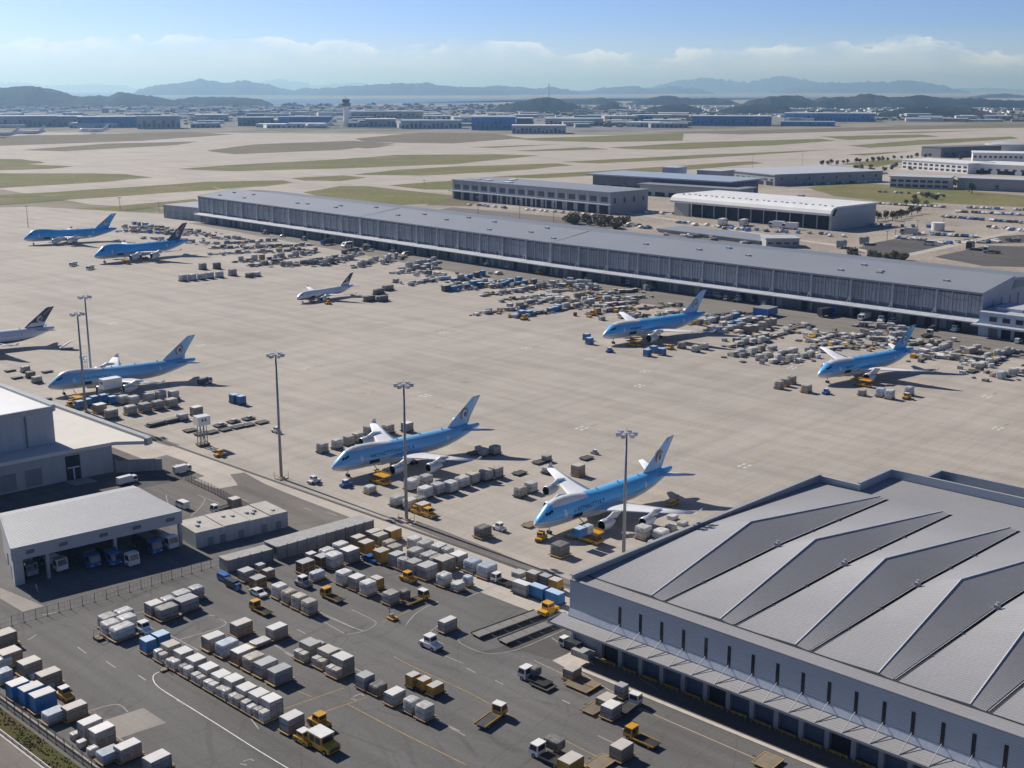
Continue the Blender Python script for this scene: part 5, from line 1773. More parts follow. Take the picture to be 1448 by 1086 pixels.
for px, py, s, l in ((103, 1050, 1.7, 'small white bundle on the deck edge left of the tall cubes'), (112, 1060, 1.5, 'crumpled white bundle nearest the mesh fence below the tall cubes'), (128, 1072, 1.8, 'grey bundle in front of the lower tall cube'), (66, 978, 1.6, 'bluish bundle leaning at the long tan topped container'),
                     (44, 962, 1.5, 'small bluish bundle beside the tan topped container'), (40, 975, 1.3, 'small white bundle between two tan topped containers')):
    cargo(px, py, s * 1.3, s, s * .9, 'Wb' if 'bluish' in l else 'W', l, dolly=None)

# ---- two clusters of big wrapped loads
g_ = 'big white wrapped loads by the post fence'
bx, by = G(164, 911)
for dx, dy, L, Wd, kd, lab in ((0, 0, 5.8, 3.7, 'W', 'largest white wrapped load beside the white tractor cab'), (0.1, 4.1, 4.0, 3.6, 'W', 'tall white wrapped load with a hand cart at its left side'), (4.3, 4.1, 4.4, 3.6, 'W', 'white wrapped load tucked behind the largest one by the white tractor'),
                               (1.4, 8.1, 4.0, 3.6, 'Wg', 'left one of the two rear wrapped loads by the white tractor'), (5.8, 8.1, 4.4, 3.6, 'W', 'right one of the two rear wrapped loads by the white tractor')):
    cargo(0, 0, L, Wd, 2.8, kd, lab, group=g_, at=(bx + dx, by + dy))
bx, by = G(228.7, 882)
for dx, dy, L, Wd, kd, lab in ((0, 0, 5.4, 3.6, 'Wg', 'long grey wrapped load in front of the pair by the post fence'), (6.0, .6, 5.6, 4.0, 'Cg', 'long silver topped load right of the grey wrapped load by post fence'), (-.3, 4.2, 3.9, 3.6, 'C', 'white topped cube behind the left end of the long grey wrapped load'),
                               (4.0, 4.4, 3.4, 3.4, 'W', 'second white topped cube behind the long grey wrapped load'), (8.0, 5.0, 4.4, 3.6, 'W', 'white wrapped load behind the long silver topped load'), (12.8, 5.2, 3.6, 3.4, 'W', 'small white load at the far right behind the silver topped load')):
    cargo(0, 0, L, Wd, 2.8, kd, lab, group=g_, at=(bx + dx, by + dy))

# ---- the long double stacked row
g_ = 'double stacked loads in the long yard row'
cargo(208, 928.5, 3.0, 3.4, 3.0, 'Cb', 'front blue container at the head of the long double stacked row', group=g_)
bx, by = G(208, 928.5)
cargo(0, 0, 3.6, 3.4, 3.0, 'Cb', 'rear blue container at the head of the long double stacked row', group=g_, at=(bx + 3.3, by + .4))
for k in range(9):
    t = k / 8
    px, py = 229.4 + (372.8 - 229.4) * t, 941.8 + (1026.4 - 941.8) * t
    x, y = G(px, py)
    Wd = 3.9
    w = ORD[k]
    DOL.put('long dolly under the %s double stack counted from the blue containers' % w, (x + 2.7, y + Wd / 2, .02), 0, 'dollies carrying loads', (5.4, Wd * 1.05, 1))
    hh = (3.2, 3.3, 3.2, 2.9, 2.8, 3.5, 3.1, 3.4, 3.8)[k]
    (crate_kit('cgrey', 'lidt' if k == 0 else 'lid', 'cgrey' if k % 3 else 'rail')).put('tall grey container of the %s double stack counted from the blue containers' % w, (x + 3.7, y + Wd / 2, .6), R.uniform(-.02, .02), g_, (3.3, Wd * .86, hh))
    for j, dy in enumerate((.95, 2.9)):
        wrap_kit('wrap' if (k + j) % 3 else 'wrapg', (k + j) % 4).put('small wrapped bundle, %s side, foot of the %s double stack from the blue containers' % (('near', 'far')[j], w), (x + 1.0, y + dy, .6), R.uniform(-.1, .1), 'small bundles at the foot of the double stacks', (1.9, 1.75, R.uniform(1.7, 2.3)))
cargo(407.6, 1042.5, 4.6, 3.2, 3.0, 'C', 'white topped container between the long double stacked row and the yellow tractors', group=g_)

# ---- middle rows
g_ = 'silver topped containers in the middle yard row'
for k, (px, py, L, kd) in enumerate(((295.4, 925, 5.0, 'C'), (314.8, 934, 5.0, 'Wb'), (337, 945, 5.0, 'C'), (353.5, 954, 4.6, 'Wt'), (370, 963, 5.0, 'Cg'), (389, 973.5, 5.2, 'Cg'))):
    cargo(px, py, L, 3.4, 2.9, kd, '%s load of the six in the middle yard row, %s' % (ORD[k], ('nearest the silver pair', 'pale blue wrap', 'silver top', 'tan wrap', 'grey with silver top', 'grey and farthest down')[k]), group=g_)
cargo(335, 905, 5.0, 3.2, 2.9, 'Ct', 'tan netted container behind the middle yard row, next to an empty flat dolly')
cargo(362, 918.5, 4.8, 3.2, .5, 'W', 'flat white load on a low dolly behind the middle yard row')
cargo(386, 909.5, 4.8, 3.2, 2.6, 'C', 'lone silver topped container on a dolly right of the flat white load')
g_ = 'loads in the right yard row'
for k, (px, py, h_) in enumerate(((429, 940.5, 3.9), (455, 951, 3.9), (475.3, 963.8, 4.3))):
    x, y = G(px, py)
    lab = ('upper', 'middle', 'lower')[k]
    DOL.put('dolly under the %s of three tan double stacks in the right yard row' % lab, (x + 2.8, y + 2.1, .02), 0, 'dollies carrying loads', (5.6, 4.4, 1))
    crate_kit('ctan', ('lidg', 'lidt', 'lid')[k], 'cgrey').put('tall tan container of the %s of three tan double stacks' % lab, (x + 3.8, y + 2.1, .6), 0, g_, (3.3, 4.0, h_ - .6))
    for j, dy in enumerate((1.0, 3.0)):
        wrap_kit('wrap' if j else 'wrapt', k + j).put('small bundle, %s side, foot of the %s of three tan double stacks' % (('near', 'far')[j], lab), (x + 1.1, y + dy, .6), .05, 'small bundles at the foot of the double stacks', (1.9, 1.8, 1.9))
    if k < 2:
        wrap_kit('wrapg', 2 + k).put('grey bundle behind the %s of three tan double stacks' % lab, (x + 6.6, y + 2.4, .03), .05, None, (2.2, 2.4, 2.6))
cargo(515.4, 980, 3.4, 3.2, 2.8, 'Cg', 'grey topped cube alone below the three tan double stacks', group=g_)
cargo(532.8, 988, 3.6, 3.2, 1.9, 'Wd', 'dark crumpled load on a yellow edged dolly in the right yard row', group=g_)
cargo(555, 1002.5, 4.2, 3.0, 2.4, 'C', 'white topped container with a blue end in the right yard row', group=g_)
cargo(582, 1014, 3.0, 3.0, 2.7, 'W', 'upper of the two last white wrapped cubes in the right yard row', group=g_)
cargo(600.5, 1024, 3.2, 3.2, 2.8, 'W', 'lowest white wrapped cube at the end of the right yard row', group=g_)
g_ = 'yellow cargo boxes by the yellow lane line'
for px, py, L, h_, l in ((583, 977, 2.8, 2.6, 'tallest yellow box of the three in line, orange topped'), (598.6, 981.5, 2.8, 2.3, 'middle yellow box of the three in line'), (613, 989, 3.6, 2.0, 'lowest yellow box of the three in line, yellow lid')):
    cargo(px, py, L, 2.4, h_, 'Y', l, group=g_, dolly='k')

# ---- upper yard
g_ = 'mixed cargo by the storage cages'
for a in (
    (345, 826, 3.8, 3.4, 2.6, 'Cg', 'grey container behind the blue pickup by the short cage'), (362, 838.5, 3.8, 3.4, 2.9, 'B', 'dark brown crate with grey top behind the white car'),
    (366.5, 812, 2.4, 2.2, 1.8, 'Cg', 'small grey box close to the long cage wall'), (377, 821.5, 3.0, 2.4, 2.0, 'Ct', 'small tan topped box beside the dark brown crate'),
    (428.4, 815, 4.6, 3.4, 2.9, 'B', 'brown crate with tan top in front of the long cage'), (454.4, 806, 3.6, 3.4, 2.8, 'B', 'darkest brown crate, right behind the big white wrapped load'),
    (438.5, 799, 2.8, 2.4, 2.4, 'C', 'small white topped box above the brown crates at the cage'), (470.5, 808, 4.4, 4.2, 3.6, 'W', 'big lumpy white wrapped load beside the brown crates'),
    (492, 800, 4.8, 4.0, 3.4, 'C', 'large white topped container right of the lumpy white load'), (459.8, 797, 4.0, 3.4, 2.9, 'W', 'white topped load behind the lumpy white one near the cage'),
    (479.5, 788, 4.2, 3.4, 2.8, 'W', 'white topped load behind the large white container near the cage'), (443.6, 825, 4.4, 2.4, 2.0, 'Wb', 'low bluish white box beside the small grey tug')):
    cargo(*a[:7], group=g_)
g_ = 'four pale cubes in a short row'
for k, (px, py) in enumerate(((393.4, 850.6), (407.7, 858.8), (422, 866), (436.4, 873.4))):
    cargo(px, py, 3.4, 3.3, 3.2, 'Wt' if k else 'W', '%s of four pale cubes in the row beside the white car' % ORD[k], group=g_)
g_ = 'white cubes in the middle of the upper yard'
for k, (px, py) in enumerate(((485, 831), (503, 838.5), (519, 846.3))):
    cargo(px, py, 3.8, 3.4, 3.2, 'W' if k != 1 else 'C', '%s of three white cubes in the row beside the yellow roofed tug' % ORD[k], group=g_)
cargo(534, 836.5, 2.6, 3.4, 2.6, 'Y', 'orange yellow box behind the last of the three white cubes', group=g_)
cargo(551.3, 859, 3.6, 3.4, 2.7, 'Wg', 'grey white cube on a dolly beside the dark netted heap', group=g_)
cargo(572, 853.5, 2.6, 2.6, 2.5, 'Wd', 'dark netted heap between a grey cube and a roller flatbed', group=g_)
g_ = 'crowded cargo along the service road'
for a in (
    (505, 777, 3.8, 3.2, 2.6, 'Ct', 'tan topped container at the end of the long cage'), (516, 787, 4.0, 3.4, 3.1, 'Y', 'container with yellow lower frame below the cage end'),
    (525, 769, 4.4, 3.0, 2.6, 'Ct', 'tan topped container at the cage corner, rear of the yellow framed one'), (535, 775, 4.4, 3.2, 2.8, 'Ct', 'tan container between the cage corner and the dark topped yellow box'),
    (553, 768.5, 4.6, 3.6, 3.0, 'Y', 'dark topped yellow sided box at the edge of the service road'), (538, 800, 4.0, 3.6, 3.2, 'Y', 'yellow sided container with tan top behind the small blue car'),
    (556, 792, 4.0, 3.2, 2.9, 'Wt', 'flat topped tan load right of the yellow sided container, lower one'), (549, 783, 3.6, 3.0, 2.6, 'Wt', 'flat topped tan load right of the yellow sided container, upper one'),
    (559.6, 806, 4.0, 3.4, 3.4, 'Cg', 'tall grey box starting the row of four by the orange tug'), (572, 811.3, 2.8, 3.4, 3.2, 'Wg', 'second grey box of the row of four by the orange tug'),
    (584.5, 817, 3.8, 3.6, 3.4, 'Cg', 'third grey box of the row of four by the orange tug'), (602, 823.5, 5.0, 4.0, 3.4, 'Cg', 'last and largest grey box of the row of four by the orange tug'),
    (626, 814, 5.4, 4.2, 3.4, 'Ct', 'large tan topped box behind the last large grey box'), (585, 797, 4.6, 3.4, 2.8, 'W', 'silver topped load behind the row of four grey boxes'),
    (604, 803, 4.6, 3.4, 2.7, 'W', 'crumpled silver load in the middle of the crowded cargo'), (616, 807, 4.6, 3.4, 2.6, 'Wt', 'crumpled tan silver load in the middle of the crowded cargo'),
    (584.5, 778.5, 3.8, 3.2, 2.6, 'W', 'first pale load in the line beside the service road'), (599.4, 785.5, 4.6, 3.4, 2.7, 'W', 'second pale load in the line beside the service road'),
    (619.3, 790, 4.0, 3.4, 2.7, 'W', 'third pale load in the line beside the service road'), (632.6, 793, 3.2, 3.2, 2.5, 'W', 'fourth pale load in the line beside the service road'),
    (647.5, 806, 4.2, 3.8, 3.2, 'C', 'fifth load in the line beside the service road, white topped cube'), (668.2, 814, 4.4, 4.0, 3.0, 'Wb', 'sixth load in the service road line, pale blue wrap'),
    (688, 822, 4.8, 4.2, 3.1, 'Wb', 'last load in the service road line, widest pale blue wrap'), (627.6, 833.5, 3.6, 3.4, 3.0, 'W', 'grey white cube in front of the large tan topped box'),
    (646.7, 839.5, 3.2, 2.8, 1.8, 'W', 'small crumpled white bundle on a dolly right of the grey white cube'), (662.4, 832, 2.2, 2.4, 2.4, 'Wb', 'narrow upright pale bundle beside a small crumpled bundle')):
    cargo(*a[:7], group=g_)
g_ = 'container train by the terminal corner'
for a in ((744, 846.5, 2.6, 5.2, 2.9, 'C', 'white container right behind the white truck, train by the terminal corner'), (767.4, 851.5, 2.6, 5.2, 2.9, 'Cb', 'upper blue container of the train by the terminal corner'), (789.8, 860, 2.8, 5.0, 2.9, 'Cb', 'lower blue container of the train, touching the terminal corner'),
          (755.8, 829, 2.8, 3.4, 2.7, 'Ct', 'tan container behind the white container near the terminal corner'), (773, 832, 2.6, 3.2, 2.4, 'Cd', 'dark grey container between a tan one and a yellow framed one'), (787.3, 839, 2.8, 3.2, 2.6, 'Y', 'dark yellow framed box nearest the terminal wall corner')):
    cargo(*a[:7], group=g_, dolly='k')
cargo(628, 898.5, 4.8, 2.4, 2.5, 'C', 'lone white container with bluish end near the white tug', rot=0)
# dock side group
g_ = 'cargo in front of the terminal dock'
cargo(809.5, 967, 3.6, 3.0, 2.2, 'Cy', 'tan container with yellow frame on the dolly train by the dock kerb', group=g_)
cargo(864.4, 1023, 4.0, 3.2, 2.5, 'C', 'white topped box in front of the white flatbed truck by the dock kerb', group=g_)
cargo(857, 1006.5, 4.2, 3.2, 1.6, 'Ct', 'low flat tan lidded box behind the white topped box by dock', group=g_)
cargo(880, 992, 2.4, 2.4, 2.6, 'Cg', 'narrow tall grey box behind the low tan lidded box', group=g_)
cargo(878, 1082.5, 4.4, 3.2, 2.6, 'Cy', 'netted box with yellow frame below the yellow flatbed truck', group=g_)
cargo(805, 1102, 4.8, 3.4, 2.4, 'Y', 'tan topped yellow box beside the white truck at the bottom edge', group=g_)
cargo(832, 936, 3.0, 5.6, 1.5, 'Cg', 'low grey box on the dock apron beside the white cab', dolly=None, group=g_)
for px, py, L, Wd, lab, k in ((828, 982.5, 2.8, 6.0, 'near one of two flat yellow edged dollies right of the dark loaded truck', 'd'), (838, 976.5, 2.8, 6.0, 'far one of two flat yellow edged dollies near the dock kerb', 'd'), (838.5, 1013.5, 5.0, 3.2, 'empty flat dolly left of the low tan lidded box', 'd'),
                              (847, 1094, 5.2, 3.4, 'empty yellow edged dolly cut by the bottom edge, centre right', 'd'), (1089, 1092, 4.8, 4.0, 'empty yellow edged dolly at the bottom edge below the dock', 'd'), (773, 980, 3.0, 5.0, 'dark flat dolly coupled to the dark loaded truck', 'k')):
    cargo(px, py, L, Wd, 0, None, None, dolly=k, dlabel=lab)
# two long trains of roller dollies by the yellow loader tractor
for lab, a, c, n in (('pale', G(672, 902), G(762, 869), 5), ('dark', G(710, 911), G(806, 873), 6)):
    ang = math.atan2(c[1] - a[1], c[0] - a[0])
    LL = math.hypot(c[0] - a[0], c[1] - a[1]) / n
    for k in range(n):
        p = lerp2(a, c, (k + .5) / n)
        DOLR.put('%s of %s coupled roller dollies in the %s train' % (ORD[k], ('five', 'six')[n - 5], ('rear' if lab == 'pale' else 'front')), (p[0], p[1], .02), ang, 'coupled roller dollies beside the terminal', (LL * .95, 3.4, 1.4))
# ------------------------------------------------------------------ vehicles (heading +x, origin on the ground)
def wheels_into(k, xs, ys, r, w=.28):
    for x in xs:
        for y in ys:
            k.part('wheel', MB().tube((x, y - w / 2, r), (x, y + w / 2, r), r, n=12), M['tyre'], sub=[('rim', MB().tube((x, y - w / 2 - .01, r), (x, y + w / 2 + .01, r), r * .5, n=8), M['veh_g'])])


def win(mb, prof_pts):
    mb.add(prof_pts, [list(range(len(prof_pts)))])
    return mb


def cab_parts(k, x0, x1, y, z0, z1, mat, roofm, slope=.55):
    """glazed driver cab between x0 (rear) and x1 (front)"""
    prof = [(x0, z0), (x1, z0), (x1, z0 + (z1 - z0) * .42), (x1 - slope, z1), (x0, z1)]
    zb = z0 + (z1 - z0) * .45
    g = MB()
    xf0, xf1 = x1 + .02, x1 - slope * .9
    g.add([(x1 + .015, -y * .86, zb), (x1 + .015, y * .86, zb), (x1 - slope * .86 + .02, y * .82, z1 - .12), (x1 - slope * .86 + .02, -y * .82, z1 - .12)], [[0, 1, 2, 3]])
    s = MB()
    for sg in (-1, 1):
        pts = [(x0 + .2, sg * (y + .012), zb), (x1 - .15, sg * (y + .012), zb), (x1 - slope * .9 - .1, sg * (y + .012), z1 - .15), (x0 + .2, sg * (y + .012), z1 - .15)]
        s.add(pts if sg < 0 else pts[::-1], [[0, 1, 2, 3]])
    s.add([(x0 - .012, -y * .8, zb), (x0 - .012, y * .8, zb), (x0 - .012, y * .8, z1 - .15), (x0 - .012, -y * .8, z1 - .15)][::-1], [[0, 1, 2, 3]])
    k.part('cab', MB().xz(prof, -y, y), M[mat], sub=[('windscreen', g, M['glass']), ('side_window', s, M['glass'])])
    k.part('cab_roof', MB().box(x0 - .08, -y - .06, z1, x1 - slope + .08, y + .06, z1 + .1), M[roofm])


def tug(mat, roofm, tall=1.0):
    k = Kit('tow_tractor', 'tractor')
    k.part('body', MB().xz([(-2.0, .35), (2.1, .35), (2.2, .6), (2.15, 1.05), (1.0, 1.2), (-2.0, 1.1)], -.95, .95), M[mat])
    k.part('bumper', MB().box(2.15, -.9, .3, 2.35, .9, .62).box(-2.2, -.9, .3, -2.0, .9, .62), M['ddark'])
    cab_parts(k, -.9, .95, .82, 1.1, 2.35 * tall, mat, roofm, .35)
    wheels_into(k, (-1.25, 1.3), (-.88, .88), .42)
    return k


def flatbed(mat, bedm, L=7.2, roofm=None, railm='ddark'):
    k = Kit('flatbed_truck', 'truck')
    k.part('chassis', MB().box(-L / 2, -.55, .45, L / 2 - .3, .55, .72), M['ddark'])
    cab_parts(k, L / 2 - 2.1, L / 2, 1.1, .5, 2.6, mat, roofm or mat, .5)
    bed = MB().box(-L / 2, -1.2, .74, L / 2 - 2.4, 1.2, .92)
    for i in range(10):
        x = -L / 2 + .3 + (L - 3) * i / 10
        bed.tube((x, -1.05, .94), (x, 1.05, .94), .07, n=5)
    k.part('bed', bed, M[bedm])
    k.part('bed_rail', MB().box(-L / 2, -1.28, .7, L / 2 - 2.4, -1.18, 1.05).box(-L / 2, 1.18, .7, L / 2 - 2.4, 1.28, 1.05), M[railm])
    wheels_into(k, (-L / 2 + 1.2, L / 2 - 1.2), (-1.0, 1.0), .46)
    return k


def box_truck(cabm, boxm, L=8.2, h=3.4, domed=False):
    k = Kit('box_truck', 'truck')
    k.part('chassis', MB().box(-L / 2, -.6, .5, L / 2 - .3, .6, .8), M['ddark'])
    cab_parts(k, L / 2 - 2.0, L / 2, 1.15, .5, 2.75, cabm, cabm, .35)
    if domed:
        n = 10
        rg = [[(x, 1.15 * math.cos(2 * math.pi * i / n), 1.95 + 1.1 * math.sin(2 * math.pi * i / n)) for i in range(n)] for x in (-L / 2, L / 2 - 2.3)]
        k.part('tank', MB().loft(rg), M[boxm], True)
    else:
        k.part('cargo_box', MB().box(-L / 2, -1.22, .82, L / 2 - 2.2, 1.22, h), M[boxm])
    wheels_into(k, (-L / 2 + 1.3, L / 2 - 1.2), (-1.02, 1.02), .48)
    k.part('headlight', MB().box(L / 2, -.95, .75, L / 2 + .05, -.6, .95), M['lid'])
    k.part('headlight', MB().box(L / 2, .6, .75, L / 2 + .05, .95, .95), M['lid'])
    return k


def van(mat):
    k = Kit('van', 'van')
    prof = [(-2.6, .4), (2.5, .4), (2.6, .9), (2.3, 1.25), (1.45, 2.1), (1.1, 2.25), (-2.55, 2.25)]
    g = MB().add([(2.24, -.8, 1.33), (2.24, .8, 1.33), (1.52, .74, 2.06), (1.52, -.74, 2.06)], [[0, 1, 2, 3]])
    s = MB()
    for sg in (-1, 1):
        pts = [(-2.2, sg * .962, 1.4), (2.0, sg * .962, 1.4), (1.4, sg * .962, 2.0), (-2.2, sg * .962, 2.0)]
        s.add(pts if sg < 0 else pts[::-1], [[0, 1, 2, 3]])
    k.part('body', MB().xz(prof, -.95, .95), M[mat], sub=[('windscreen', g, M['glass']), ('side_window', s, M['glass'])])
    wheels_into(k, (-1.6, 1.6), (-.88, .88), .36, .22)
    return k


def car(mat):
    k = Kit('car', 'car')
    prof = [(-2.1, .35), (2.1, .35), (2.12, .75), (1.2, .95), (.55, 1.45), (-.9, 1.48), (-1.7, 1.0), (-2.12, .9)]
    g = MB().add([(1.16, -.7, 1.0), (1.16, .7, 1.0), (.62, .62, 1.42), (.62, -.62, 1.42)], [[0, 1, 2, 3]])
    s = MB()
    for sg in (-1, 1):
        pts = [(-1.4, sg * .862, 1.0), (1.05, sg * .862, 1.0), (.5, sg * .862, 1.38), (-.85, sg * .862, 1.38)]
        s.add(pts if sg < 0 else pts[::-1], [[0, 1, 2, 3]])
    k.part('body', MB().xz(prof, -.85, .85), M[mat], sub=[('windscreen', g, M['glass']), ('side_window', s, M['glass'])])
    wheels_into(k, (-1.3, 1.3), (-.78, .78), .33, .2)
    return k


TUGY, TUGW, TUGB, TUGYW, TUGG = tug('veh_y', 'veh_y'), tug('veh_w', 'veh_w'), tug('veh_b', 'veh_w'), tug('veh_y', 'veh_w'), tug('veh_g', 'veh_w')
FLY, FLW, FLYW = flatbed('veh_y', 'ddark', railm='veh_y'), flatbed('veh_w', 'ddark'), flatbed('veh_y', 'ddark', 7.6, 'veh_w', 'veh_y')
BTB, BTW, BTG, BTWT, BTD = box_truck('veh_b', 'veh_d'), box_truck('veh_w', 'veh_w'), box_truck('veh_g', 'veh_g'), box_truck('veh_w', 'lid', domed=True), box_truck('veh_w', 'veh_d', 6.8, 2.6)
VANW, VANB, VANG = van('veh_w'), van('veh_b'), van('veh_g')
CARS = [car('veh_w'), car('veh_g'), car('veh_d'), car('veh_b')]
UP, DN, RT, LF = math.pi / 2, -math.pi / 2, 0.0, math.pi


def veh(kit, px, py, head, label, group=None, s=1.12, dx=0.0, dy=0.0):
    x, y = G(px, py)
    return kit.put(label, (x + dx, y + dy, .02), head, group, (s, s, s))


# yard vehicles: pixel of the middle of the footprint
veh(TUGYW, 92, 988, DN, 'small tan and yellow tractor ahead of the tan topped containers, lower left', s=1.15)
veh(TUGW, 204, 895, DN, 'white tractor with windowed cab beside the largest white wrapped load', s=1.25)
k = Kit('hand_cart', 'cart')
k.part('platform', MB().box(-.9, -1.2, .3, .9, 1.2, .45), M['deck'])
k.part('ladder', MB().tube((-.8, 1.1, .4), (-.8, .2, 2.6), .07, n=5).tube((.8, 1.1, .4), (.8, .2, 2.6), .07, n=5).box(-.8, .85, 1.0, .8, .95, 1.1).box(-.8, .55, 1.7, .8, .65, 1.8).box(-.8, .2, 2.5, .8, .3, 2.6), M['veh_g'])
wheels_into(k, (-.7, .7), (-.8, .8), .28)
veh(k, 140, 904, RT, 'small grey ladder cart at the left of the white wrapped loads', s=1.1)
veh(k, 232, 948, DN, 'small yellow and grey ladder cart at the head of the long white line', s=.85)
veh(TUGYW, 430, 1050, DN, 'yellow tractor with grey top behind the big yellow tractor', s=1.15)
bt = Kit('cargo_tractor', 'tractor')
bt.part('body', MB().box(-2.6, -1.5, .5, 1.4, 1.5, 3.1).xz([(1.4, .5), (3.3, .5), (3.3, 1.5), (1.4, 1.75)], -1.45, 1.45), M['veh_y'])
bt.part('roof_cover', MB().box(-2.7, -1.6, 3.1, 1.5, 1.6, 3.3), M['lid'])
bt.part('window', MB().box(1.402, -1.2, 1.85, 1.43, 1.2, 2.9).box(-2.0, -1.52, 1.6, -.6, -1.502, 2.8).box(-.3, -1.52, 1.6, 1.1, -1.502, 2.8), M['glass'])
bt.part('window', MB().box(-2.64, -1.2, 1.5, -2.602, 1.2, 2.8), M['glass'])
bt.part('engine_grille', MB().box(3.302, -1.1, .7, 3.34, 1.1, 1.35), M['ddark'])
wheels_into(bt, (-1.7, 2.2), (-1.4, 1.4), .55, .4)
veh(bt, 457, 1058, DN, 'big yellow tractor with white roof leading the long double stacked row', s=1.1)
veh(TUGY, 452, 1027, UP, 'small yellow cabbed tractor behind the big yellow tractor', s=1.25)
veh(BTB, 330, 832, DN, 'blue pickup with white top at the corner of the post fence', s=.7)
veh(VANB, 318, 822, DN, 'blue van at the corner below the short storage cage', s=.95)
veh(CARS[0], 365, 842, DN, 'small white car in front of the dark brown crate', s=1.3)
veh(FLY, 369, 866, UP, 'yellow flatbed truck alone on the asphalt left of the pale cubes', s=1.0)
veh(FLY, 470, 848, UP, 'yellow flatbed truck right of the four pale cubes in a row', s=1.05)
veh(TUGG, 429, 829, DN, 'small grey tug beside the low bluish white box', s=1.2)
veh(TUGY, 577, 822, DN, 'orange yellow tug in front of the row of four grey boxes', s=1.15)
veh(CARS[3], 524, 794, DN, 'small blue car with tan roof below the yellow framed containers', s=1.3)
veh(FLYW, 588, 852, RT, 'dark flatbed truck with yellow roofed cab beside the dark netted heap', s=1.05)
k = Kit('pallet_truck', 'pallet truck')
k.part('forks', MB().box(-1.1, -.9, .25, 1.1, .9, .55), M['veh_y'])
k.part('handle', MB().tube((-.8, 0, .5), (-1.0, 0, 2.6), .08, n=6).box(-1.1, -.4, 2.5, -.9, .4, 2.65), M['ddark'])
k.part('motor_box', MB().box(-.7, -.5, .55, .1, .5, 1.3), M['veh_g'])
wheels_into(k, (-.8, .8), (-.7, .7), .25)
veh(k, 555, 876, DN, 'small pallet truck with upright handle alone on the yellow line', s=1.1)
veh(FLW, 711, 826, UP, 'white cabbed truck heading the container train by the terminal corner', s=1.0)
cargo(735, 825, 3.2, 3.4, 1.6, 'W', 'white crumpled load on the back of the container train truck', dolly=None, z0=1.0)
veh(TUGY, 775, 868, RT, 'yellow tractor at the far end of the pale roller dolly train', s=1.35)
veh(TUGW, 609, 916, DN, 'white tug alone on the asphalt below the lone white container', s=1.35)
veh(FLW, 760, 963, UP, 'white cabbed truck with a dark load near the dock kerb', s=1.15, dx=-1)
cargo(757, 965, 2.6, 3.6, 2.0, 'Wd', 'dark covered load on the white cabbed truck near the dock kerb', dolly=None, z0=1.05)
veh(FLYW, 695, 1020, math.radians(8), 'yellow roller flatbed with white roofed cab alone in the lower middle yard', s=1.12)
veh(FLW, 890, 1003, math.radians(6), 'white cabbed flatbed truck facing the dock behind the white topped box', s=1.05)
veh(FLY, 907, 1050, UP, 'yellow flatbed pickup truck right of the netted box', s=1.08)
veh(FLW, 775, 1076, UP, 'white cabbed truck with dark load cut by the bottom edge', s=1.15)
cargo(788, 1072, 2.8, 4.0, 2.0, 'Wd', 'dark covered load on the truck cut by the bottom edge', dolly=None, z0=1.05)
veh(BTD, 806, 917, UP, 'white cab with dark body parked at the end of the dock canopy', s=.85)
# parked below the canopy and around the workshop
for px, py, kit, l in ((118, 795, BTB, 'blue box truck under the canopy between the first and middle columns'), (148, 792, BTB, 'blue truck just right of the middle canopy column'), (175, 794, BTD, 'white cabbed truck with brown load pulled out of the canopy'),
                       (205, 776, BTB, 'dark blue box truck near the right end of the canopy'), (228, 769, BTWT, 'white cabbed tank truck under the right end of the canopy'), (30, 807, BTG, 'grey truck under the left end of the canopy'), (72, 800, BTWT, 'grey tank truck under the canopy near the first column')):
    veh(kit, px, py, DN, l, 'trucks parked under the open canopy', s=1.38, dy=-1.5)
veh(BTW, 180, 684, RT, 'white topped truck with blue cab parked behind the canopy', s=.85)
veh(VANW, 250, 720, UP, 'white van behind the right end of the canopy roof', s=1.1, dx=2)
veh(FLW, 312, 722, LF, 'white truck parked behind the workshop roof', s=.95)
cargo(330, 722, 3.4, 3.4, 2.8, 'Ct', 'grey brown box beside the white truck behind the workshop', dolly='k')
veh(BTW, 258, 668, RT, 'white cab and trailer by the end of the dark picket fence', s=.8)
# apron vehicles
veh(TUGW, 444, 683, RT, 'small white tug by the drain line left of the wrapped load row', s=1.05)
veh(TUGW, 391, 612, UP, 'small white and yellow tug behind the lone light mast', s=1.0)
veh(TUGB, 489, 688, RT, 'small blue and white tug under the nose of the jet by the lone mast', s=1.0)
veh(TUGY, 606, 731, DN, 'yellow tractor at the foot of the middle light mast', s=1.25)
veh(TUGY, 590, 726, DN, 'dark topped yellow tractor behind the one at the middle mast foot', s=1.05)
veh(TUGW, 706, 750, UP, 'small white tug right of the dark box near the drain line', s=1.05)
veh(TUGY, 765, 764, math.radians(20), 'low yellow pushback tug below the nose of the white crowned jet', s=1.15)
veh(TUGY, 99, 576, DN, 'small yellow tug beside the twin masts', s=1.0)
veh(TUGY, 311, 645, RT, 'small yellow tug below the scissor lift on the apron', s=1.0)
veh(TUGB, 1168, 557, RT, 'small blue tug below the nose of the rightmost jet', s=1.0)
veh(TUGYW, 1282, 564, RT, 'low yellow tug beside a grey cube right of the rightmost jet', s=1.1)
veh(TUGY, 948, 494, RT, 'yellow machine under the wing of the jet with two gold tail marks', s=1.0)
veh(TUGB, 862, 498, RT, 'small blue and white tug ahead of the jet with two gold tail marks', s=1.0)
veh(TUGY, 464, 430, RT, 'small yellow tug beside the small white jet', s=1.0)
veh(BTWT, 104, 376, math.radians(-150), 'white fuel truck standing in front of the navy tailed jet, left one', s=1.0)
veh(BTWT, 128, 381, math.radians(-150), 'white fuel truck standing in front of the navy tailed jet, right one', s=1.0)
veh(BTD, 290, 543, RT, 'grey box truck with dark cab at the wing tip of the jet by twin masts', s=1.0)
